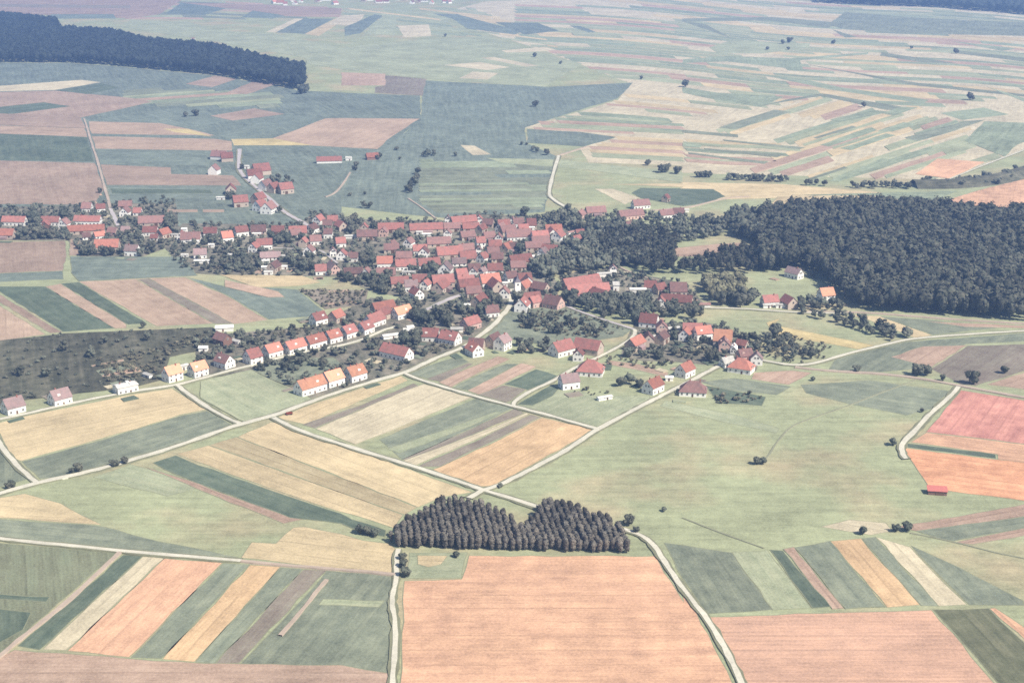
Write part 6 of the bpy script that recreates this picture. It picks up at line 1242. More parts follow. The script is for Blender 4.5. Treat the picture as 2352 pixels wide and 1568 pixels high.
PLANTATION = [(51.5, 614.6, 34, 0),(54.5, 614.6, 35, 0),(38.8, 614.9, 30, 0),(25.8, 615.2, 26, 0),(41.7, 615.3, 31, 0),(44.8, 615.9, 32, 0),(29.1, 616.1, 27, 0),(13.1, 616.2, 22, 0),(51.1, 616.3, 34, 1),(16.0, 616.4, 23, 0),(48.1, 616.5, 33, 0),(32.2, 616.7, 28, 0),(0.3, 616.8, 18, 0),(38.5, 616.9, 30, 1),(35.3, 617.0, 29, 0),(3.5, 617.1, 19, 0),(22.5, 617.3, 25, 0),(-6.3, 617.5, 16, 0),(6.4, 617.7, 20, 0),(-25.3, 617.8, 10, 0),(-9.5, 617.8, 15, 0),(25.4, 617.8, 26, 1),(44.7, 617.8, 32, 1),(12.8, 617.9, 22, 1),(-3.2, 618.0, 17, 0),(9.6, 618.0, 21, 0),(28.5, 618.1, 27, 1),(-22.4, 618.2, 11, 0),(-19.2, 618.4, 12, 0),(-16.1, 618.6, 13, 0),(50.8, 618.7, 34, 2),(-0.1, 618.8, 18, 1),(47.5, 618.8, 33, 1),(15.8, 618.9, 23, 1),(19.0, 618.9, 24, 0),(35.0, 619.0, 29, 1),(-31.9, 619.2, 8, 0),(3.0, 619.2, 19, 1),(-25.6, 619.4, 10, 1),(22.0, 619.4, 25, 1),(53.9, 619.4, 35, 1),(-9.7, 619.5, 15, 1),(6.2, 619.5, 20, 1),(37.9, 619.5, 30, 2),(-44.8, 619.6, 4, 0),(-12.9, 619.6, 14, 0),(41.0, 619.6, 31, 1),(-28.9, 619.7, 9, 0),(-22.6, 619.8, 11, 1),(-6.7, 619.9, 16, 1),(44.2, 619.9, 32, 2),(25.2, 620.0, 26, 2),(28.3, 620.1, 27, 2),(9.2, 620.2, 21, 1),(-38.6, 620.4, 6, 0),(-51.1, 620.5, 2, 0),(-35.3, 620.5, 7, 0),(12.3, 620.5, 22, 2),(-3.6, 620.6, 17, 1),(-54.3, 620.7, 1, 0),(-0.4, 620.8, 18, 2),(31.4, 620.8, 28, 1),(-16.3, 620.9, 13, 1),(-32.3, 621.0, 8, 1),(-19.6, 621.0, 12, 1),(15.6, 621.1, 23, 2),(-13.3, 621.3, 14, 1),(-48.1, 621.4, 3, 0),(34.6, 621.5, 29, 2),(37.6, 621.5, 30, 3),(50.4, 621.5, 34, 3),(21.7, 621.6, 25, 2),(2.8, 621.7, 19, 2),(-10.1, 621.8, 15, 2),(53.4, 621.8, 35, 2),(-25.9, 621.9, 10, 2),(-45.1, 622.1, 4, 1),(8.9, 622.1, 21, 2),(5.7, 622.2, 20, 2),(24.9, 622.2, 26, 3),(-22.7, 622.4, 11, 2),(-7.1, 622.4, 16, 2),(40.9, 622.4, 31, 2),(-41.9, 622.5, 5, 0),(47.0, 622.6, 33, 2),(28.0, 622.7, 27, 3),(43.9, 622.7, 32, 3),(-38.9, 622.8, 6, 1),(-35.5, 622.8, 7, 1),(-54.9, 623.0, 1, 1),(-19.8, 623.1, 12, 2),(15.1, 623.1, 23, 3),(-16.7, 623.3, 13, 2),(-51.7, 623.4, 2, 1),(-0.8, 623.4, 18, 3),(31.1, 623.4, 28, 2),(-13.4, 623.5, 14, 2),(18.4, 623.6, 24, 1),(34.2, 623.6, 29, 3),(-45.2, 623.7, 4, 2),(50.1, 623.7, 34, 4),(-32.5, 623.8, 8, 2),(-29.4, 623.9, 9, 1),(-10.4, 623.9, 15, 3),(2.4, 623.9, 19, 3),(37.5, 623.9, 30, 4),(-42.3, 624.0, 5, 1),(-26.4, 624.3, 10, 3),(-7.1, 624.4, 16, 3),(-39.1, 624.5, 6, 2),(-23.1, 624.6, 11, 3),(24.6, 624.6, 26, 4),(8.5, 624.9, 21, 3),(-51.9, 625.0, 2, 2),(11.8, 625.0, 22, 3),(-55.0, 625.2, 1, 2),(30.7, 625.2, 28, 3),(-17.0, 625.3, 13, 3),(-4.2, 625.3, 17, 2),(-36.0, 625.4, 7, 2),(-0.9, 625.4, 18, 4),(-48.9, 625.5, 3, 1),(15.0, 625.5, 23, 4),(49.8, 625.5, 34, 5),(-20.2, 625.6, 12, 3),(34.0, 625.6, 29, 4),(46.7, 625.6, 33, 3),(2.2, 625.8, 19, 4),(-45.6, 626.1, 4, 3),(-32.9, 626.1, 8, 3),(5.3, 626.1, 20, 3),(52.9, 626.1, 35, 3),(-29.8, 626.2, 9, 2),(18.1, 626.2, 24, 2),(37.1, 626.2, 30, 5),(21.1, 626.3, 25, 3),(-58.3, 626.4, 0, 0),(-26.6, 626.4, 10, 4),(-13.8, 626.4, 14, 3),(-42.6, 626.6, 5, 2),(8.3, 626.6, 21, 4),(-10.8, 626.8, 15, 4),(-7.6, 626.8, 16, 4),(24.2, 626.8, 26, 5),(11.6, 626.9, 22, 4),(40.0, 626.9, 31, 3),(-55.4, 627.0, 1, 3),(43.3, 627.0, 32, 4),(-39.3, 627.1, 6, 3),(27.2, 627.2, 27, 4),(46.4, 627.2, 33, 4),(-20.3, 627.4, 12, 4),(-1.4, 627.5, 18, 5),(-52.2, 627.6, 2, 3),(-36.3, 627.6, 7, 3),(-4.4, 627.7, 17, 3),(-49.1, 627.8, 3, 2),(-33.2, 627.8, 8, 4),(-17.2, 627.8, 13, 4),(33.7, 628.1, 29, 5),(52.8, 628.1, 35, 4),(-14.2, 628.2, 14, 4),(49.4, 628.2, 34, 6),(4.8, 628.3, 20, 4),(17.6, 628.3, 24, 3),(36.8, 628.4, 30, 6),(-27.0, 628.5, 10, 5),(-30.2, 628.6, 9, 3),(1.7, 628.6, 19, 5),(-45.9, 628.7, 4, 4),(20.9, 628.7, 25, 4),(-7.8, 628.9, 16, 5),(-11.0, 629.1, 15, 5),(-39.7, 629.2, 6, 4),(7.9, 629.2, 21, 5),(11.1, 629.2, 22, 5),(39.7, 629.3, 31, 4),(-55.8, 629.4, 1, 4),(-42.8, 629.4, 5, 3),(-20.5, 629.4, 12, 5),(23.8, 629.4, 26, 6),(27.2, 629.4, 27, 5),(46.1, 629.5, 33, 5),(-23.8, 629.6, 11, 4),(-4.7, 629.6, 17, 4),(42.9, 629.7, 32, 5),(-52.7, 629.8, 2, 4),(-33.6, 630.0, 8, 5),(-17.7, 630.0, 13, 5),(-1.7, 630.0, 18, 6),(-36.8, 630.1, 7, 4),(14.3, 630.1, 23, 5),(52.2, 630.3, 35, 5),(-49.5, 630.4, 3, 3),(1.6, 630.4, 19, 6),(36.4, 630.6, 30, 7),(49.1, 630.6, 34, 7),(-30.5, 630.8, 9, 4),(-14.5, 630.8, 14, 5),(33.4, 630.8, 29, 6),(17.4, 630.9, 24, 4),(-46.4, 631.0, 4, 5),(-27.2, 631.1, 10, 6),(4.6, 631.1, 20, 5),(-24.1, 631.3, 11, 5),(-8.2, 631.3, 16, 6),(7.7, 631.3, 21, 6),(20.5, 631.3, 25, 5),(-43.3, 631.4, 5, 4),(-11.4, 631.4, 15, 6),(23.6, 631.4, 26, 7),(-56.0, 631.5, 1, 5),(-40.0, 631.5, 6, 5),(26.7, 631.5, 27, 6),(39.5, 631.5, 31, 5),(-5.2, 631.8, 17, 5),(45.9, 631.8, 33, 6),(42.5, 631.9, 32, 6),(-52.9, 632.0, 2, 5),(14.1, 632.0, 23, 6),(-36.8, 632.1, 7, 5),(29.9, 632.1, 28, 4),(-1.9, 632.2, 18, 7),(10.8, 632.2, 22, 6),(-33.9, 632.3, 8, 6),(-17.9, 632.3, 13, 6),(-21.1, 632.4, 12, 6),(51.9, 632.7, 35, 6),(16.9, 632.8, 24, 5),(36.2, 632.9, 30, 8),(-14.7, 633.0, 14, 6),(-11.7, 633.0, 15, 7),(-46.6, 633.1, 4, 6),(20.3, 633.1, 25, 6),(1.2, 633.2, 19, 7),(-30.6, 633.3, 9, 5),(-27.5, 633.3, 10, 7),(39.2, 633.4, 31, 6),(-43.5, 633.5, 5, 5),(-8.4, 633.5, 16, 7),(23.3, 633.5, 26, 8),(4.1, 633.6, 20, 6),(-40.5, 633.9, 6, 6),(-24.4, 633.9, 11, 6),(7.4, 633.9, 21, 7),(26.4, 633.9, 27, 7),(-21.4, 634.0, 12, 7),(45.5, 634.0, 33, 7),(-37.4, 634.2, 7, 6),(42.3, 634.3, 32, 7),(10.4, 634.4, 22, 7),(13.8, 634.4, 23, 7),(-5.4, 634.5, 17, 6),(-53.1, 634.8, 2, 6),(29.5, 634.8, 28, 5),(0.9, 634.9, 19, 8),(16.9, 634.9, 24, 6),(-47.0, 635.0, 4, 7),(-31.1, 635.0, 9, 6),(-18.3, 635.0, 13, 7),(-15.1, 635.0, 14, 7),(-2.5, 635.0, 18, 8),(4.1, 635.2, 20, 7),(32.7, 635.2, 29, 7),(-50.1, 635.3, 3, 4),(22.9, 635.5, 26, 9),(-43.7, 635.6, 5, 6),(19.7, 635.6, 25, 7),(35.6, 635.6, 30, 9),(7.2, 635.7, 21, 8),(51.8, 635.7, 35, 7),(-28.0, 635.9, 10, 8),(-24.9, 636.0, 11, 7),(-11.9, 636.0, 15, 8),(26.1, 636.1, 27, 8),(42.0, 636.1, 32, 8),(38.8, 636.2, 31, 7),(-40.7, 636.3, 6, 7),(-8.8, 636.3, 16, 8),(10.2, 636.3, 22, 8),(-21.8, 636.5, 12, 8),(-5.7, 636.5, 17, 7),(-53.5, 636.7, 2, 7),(-37.6, 636.7, 7, 7),(45.0, 636.7, 33, 8),(-34.4, 636.8, 8, 7),(29.1, 636.8, 28, 6),(-2.7, 636.9, 18, 9),(48.3, 637.0, 34, 8),(0.4, 637.1, 19, 9),(13.2, 637.1, 23, 8),(-18.4, 637.2, 13, 8),(-50.5, 637.3, 3, 5),(-15.6, 637.4, 14, 8),(16.4, 637.4, 24, 7),(32.2, 637.5, 29, 8),(51.3, 637.5, 35, 8),(-12.4, 637.6, 15, 9),(-47.3, 637.8, 4, 8),(-9.2, 638.0, 16, 9)]
PLANTATION_BACK = [(22.5, 638.0),(35.5, 638.0),(-28.3, 638.1),(-44.1, 638.2),(-6.1, 638.4),(41.6, 638.4),(-22.1, 638.6),(-41.0, 638.8),(-25.0, 638.8),(12.9, 638.8),(9.9, 638.9),(25.8, 638.9),(28.9, 638.9),(-37.9, 639.1),(-18.9, 639.1),(44.7, 639.1),(48.1, 639.1),(-2.8, 639.3),(-15.7, 639.4),(16.1, 639.4),(31.9, 639.4),(-34.9, 639.5),(-31.6, 639.5),(-50.7, 639.6),(-47.6, 639.6),(0.2, 639.6),(19.3, 639.6),(35.2, 639.9),(-12.7, 640.2),(-28.4, 640.4),(22.5, 640.4),(-44.6, 640.6),(-25.5, 640.6),(-9.4, 640.8),(38.2, 640.8),(-41.4, 641.1),(-6.3, 641.1),(9.4, 641.1),(41.5, 641.1),(44.3, 641.1),(-35.0, 641.3),(28.6, 641.4),(-22.4, 641.5),(31.7, 641.5),(-38.4, 641.6),(-19.2, 641.6),(-3.2, 641.6),(12.6, 641.7),(47.7, 641.7),(-16.2, 641.8),(15.7, 641.9),(-48.0, 642.0),(-32.1, 642.1),(-0.1, 642.1),(-51.0, 642.2),(-28.9, 642.6),(-13.0, 642.6),(-41.7, 642.7),(-25.7, 642.7),(37.9, 642.7),(41.0, 642.7),(-44.9, 642.8),(22.0, 642.8),(-6.7, 643.1),(-9.8, 643.2),(25.0, 643.2),(-38.7, 643.4),(-22.5, 643.4),(12.4, 643.4),(28.3, 643.4),(44.2, 643.4),(-19.6, 643.5),(-3.7, 643.6),(31.5, 643.7),(15.4, 644.0),(-48.1, 644.2),(-0.5, 644.2),(-35.5, 644.3),(47.1, 644.3),(34.4, 644.5),(-45.0, 644.6),(-32.2, 644.6),(-16.6, 644.7),(-13.4, 644.7),(21.8, 644.7),(37.6, 644.9),(-29.2, 645.0),(40.9, 645.0),(-25.9, 645.2),(24.8, 645.2),(-22.8, 645.5),(-10.2, 645.5),(-7.0, 645.5),(43.8, 645.5),(-42.0, 645.7),(-38.9, 645.7),(12.2, 645.7),(-3.9, 645.9),(27.8, 646.0),(15.3, 646.2),(-19.9, 646.3),(-35.9, 646.5),(-16.6, 646.7),(18.2, 646.7),(-48.6, 646.8),(-32.7, 646.8),(-29.4, 647.0),(21.5, 647.0),(-13.5, 647.1),(37.4, 647.1),(-45.6, 647.3),(-10.4, 647.5),(-26.3, 647.6),(24.6, 647.7),(-42.2, 647.8),(40.3, 647.9),(-23.3, 648.0),(43.5, 648.0),(-39.1, 648.1),(-20.2, 648.2),(-4.3, 648.2),(-7.5, 648.3),(14.8, 648.3),(11.6, 648.4),(27.5, 648.4),(30.8, 648.4),(-36.1, 648.5),(33.7, 648.8),(-17.0, 648.9),(-33.0, 649.0),(-14.0, 649.1),(-45.7, 649.2),(-29.9, 649.3),(17.8, 649.3),(37.1, 649.3),(-26.5, 649.5),(-10.7, 649.5),(21.1, 649.9),(-23.5, 650.0),(-7.7, 650.0),(-42.7, 650.1),(24.2, 650.2),(27.4, 650.3),(-39.5, 650.4),(-4.6, 650.8),(-17.3, 651.0),(17.7, 651.0),(33.5, 651.1),(30.5, 651.2),(14.4, 651.3),(-33.3, 651.4),(-30.3, 651.4),(36.5, 651.4),(-46.1, 651.7),(-14.1, 651.7),(-11.1, 651.9),(20.6, 651.9),(-26.9, 652.0),(23.9, 652.1),(-42.9, 652.5),(-23.8, 652.5),(-8.1, 652.5),(27.1, 652.5),(-39.7, 652.6),(-4.8, 652.8),(30.0, 652.8),(-36.8, 652.9),(-20.8, 652.9),(14.0, 653.1),(17.5, 653.4),(33.2, 653.4),(-17.7, 653.7),(36.4, 653.7),(-33.5, 653.9),(-14.6, 654.0),(-30.4, 654.1),(-11.6, 654.2),(20.5, 654.2),(-43.2, 654.4),(-27.5, 654.7),(23.5, 654.8),(-24.3, 654.9),(-8.3, 654.9),(26.6, 655.0),(-40.1, 655.1),(29.8, 655.1),(-37.1, 655.5),(-21.3, 655.6),(13.7, 655.6),(-34.0, 655.8),(-17.9, 655.8),(17.1, 655.8),(32.9, 655.8),(-14.9, 656.2),(-30.7, 656.3),(-11.8, 656.3),(20.1, 656.3),(23.4, 656.6),(-27.7, 656.7),(-24.6, 656.9),(-21.5, 657.4),(13.6, 657.4),(26.3, 657.4),(-40.5, 657.6),(-37.3, 657.7),(-18.3, 657.7),(-34.2, 658.4),(19.8, 658.4),(-12.0, 658.5),(-15.3, 658.7),(22.9, 658.9),(-28.0, 659.0),(-24.8, 659.4),(-21.8, 659.7),(25.9, 659.7),(29.2, 659.7),(-37.5, 660.0),(-18.5, 660.2),(16.3, 660.3),(-34.7, 660.6),(-15.6, 661.0),(22.6, 661.0),(-31.5, 661.2),(19.4, 661.2),(-25.2, 661.3),(-28.4, 661.6),(-37.9, 661.8),(25.7, 661.8),(-22.2, 662.0),(-18.8, 662.5),(-34.9, 662.7),(-28.6, 663.2),(19.2, 663.4),(22.3, 663.4),(-25.6, 664.2),(-22.3, 664.2),(-35.2, 665.0),(-32.1, 665.7),(-29.1, 665.7),(-25.9, 665.9),(-29.3, 667.8)]
GARDENS = [[(64.3, 916.0),(87.6, 902.3),(108.2, 902.3),(106.7, 889.0),(86.4, 889.0),(63.1, 897.8)],[(38.2, 851.5),(62.3, 839.5),(49.5, 835.6),(36.5, 843.5)],[(113.9, 934.9),(134.3, 927.7),(131.3, 916.0),(112.3, 920.6)],[(169.5, 916.0),(205.5, 902.3),(204.1, 895.6),(170.0, 902.3)],[(5.3, 1018.1),(35.9, 1035.2),(83.8, 977.6),(63.3, 954.6),(33.5, 959.6),(5.1, 977.6)],[(-279.2, 905.6),(-243.1, 933.6),(-221.5, 970.8),(-202.4, 950.7),(-232.0, 917.1),(-231.1, 868.5),(-258.6, 856.1)],[(124.5, 853.1),(157.9, 831.2),(153.0, 817.8),(126.2, 821.6)],[(161.8, 969.6),(212.6, 918.3),(209.7, 904.6),(169.5, 916.0),(156.8, 932.5)],[(-167.7, 1081.9),(-113.9, 1080.3),(-111.7, 1041.0),(-140.2, 1029.4)],[(-174.1, 969.6),(-145.1, 980.0),(-142.7, 962.0),(-167.5, 956.9)],[(-59.9, 937.8),(-36.3, 937.8),(-45.7, 916.6),(-61.0, 907.4)],[(-250.8, 1208.7),(-217.3, 1208.7),(-205.2, 1136.0),(-248.6, 1129.2)],[(186.4, 975.0),(223.9, 930.3),(200.1, 920.8),(179.4, 935.0)]]
CLUSTER = {'west': 'the western farm cluster', 'north': 'the northern farm row', 'gardens': 'the northern garden strip', 'south': 'the group below the tower', 'row': 'the white street row', 'terrace': 'the main-road terrace', 'farm': 'the field-lane farm group', 'lane': 'the group beside the wood', 'edge': 'the cluster behind the core', 'hamlet': 'the northern hamlet', 'outfarm': 'the lone meadow farmstead', 'town': 'the distant town', 'core0': 'the core, rearmost rank', 'core1': 'the core, second rank', 'core2': 'the core, third rank', 'core3': 'the core, fourth rank', 'core4': 'the core, front rank'}
TREE_PLACE = {'west': 'among the western farms', 'north': 'behind the northern farms', 'gardens': 'in the garden strip below the northern farms', 'core': 'between the roofs of the village core', 'south': 'below the church tower', 'orchard': 'in the sloping orchard meadow', 'farm': 'by the farm group between the field lanes', 'allot': 'in the dark allotments', 'row': 'behind the white street row', 'lane': 'along the lane to the big wood', 'hedge': 'in the twin hedge lines below the wood', 'hamlet': 'around the northern hamlet', 'rail': 'along the railway line', 'ditch': 'along the meadow ditch'}
YARDS = [[(-515.3, 1388.1),(-437.9, 1398.2),(-345.1, 1434.4),(-296.5, 1240.2),(-317.3, 1189.7),(-371.3, 1189.7),(-399.7, 1248.3),(-466.7, 1248.3)],[(-311.9, 1317.0),(-200.6, 1312.5),(-195.0, 1368.5),(-164.1, 1344.6),(-129.0, 1330.7),(-66.0, 1330.7),(-36.1, 1358.8),(20.2, 1349.3),(51.1, 1321.5),(67.9, 1273.3),(41.5, 1208.7),(16.8, 1171.3),(38.1, 1102.6),(35.0, 1058.8),(6.1, 1026.6),(-4.3, 1018.1),(-45.3, 1012.5),(-73.4, 985.4),(-82.2, 1058.8),(-108.6, 1077.2),(-143.1, 1122.4),(-234.8, 1125.8),(-271.9, 1136.0),(-292.9, 1189.7),(-313.9, 1240.2)],[(-223.9, 954.4),(-197.9, 967.0),(-144.7, 982.6),(-109.7, 1058.6),(-80.3, 1049.6),(-39.8, 1035.7),(-5.9, 1024.2),(-23.6, 962.6),(-45.8, 918.9),(-69.4, 885.1),(-95.1, 861.3),(-124.4, 831.2),(-136.9, 849.0),(-154.3, 865.4),(-170.1, 885.7),(-200.8, 865.4)],[(89.4, 993.2),(109.5, 993.2),(142.9, 993.2),(159.5, 974.8),(169.1, 913.7),(159.7, 882.4),(138.9, 893.4),(110.3, 902.3),(87.8, 904.6),(73.7, 916.0),(76.9, 939.7)],[(38.9, 1129.2),(83.9, 1149.9),(138.9, 1102.6),(148.0, 1035.2),(107.7, 1043.9),(67.2, 1043.9),(40.6, 1052.8)]]
TOWER = (4.2, 1067.3)
RAIL = [(428.6, 1498.1),(468.9, 1498.1),(514.0, 1517.9),(547.1, 1546.6),(589.2, 1589.4)]
SHED = (222.0, 684.7)
WAGON = (-133.9, 802.0)
SLOPE = [(-362.0, 947.0), (-318.7, 965.7), (-216.0, 981.2), (-196.8, 940.8), (-230.9, 912.5), (-226.7, 864.4), (-237.8, 854.0), (-279.7, 836.0), (-318.1, 820.6)]
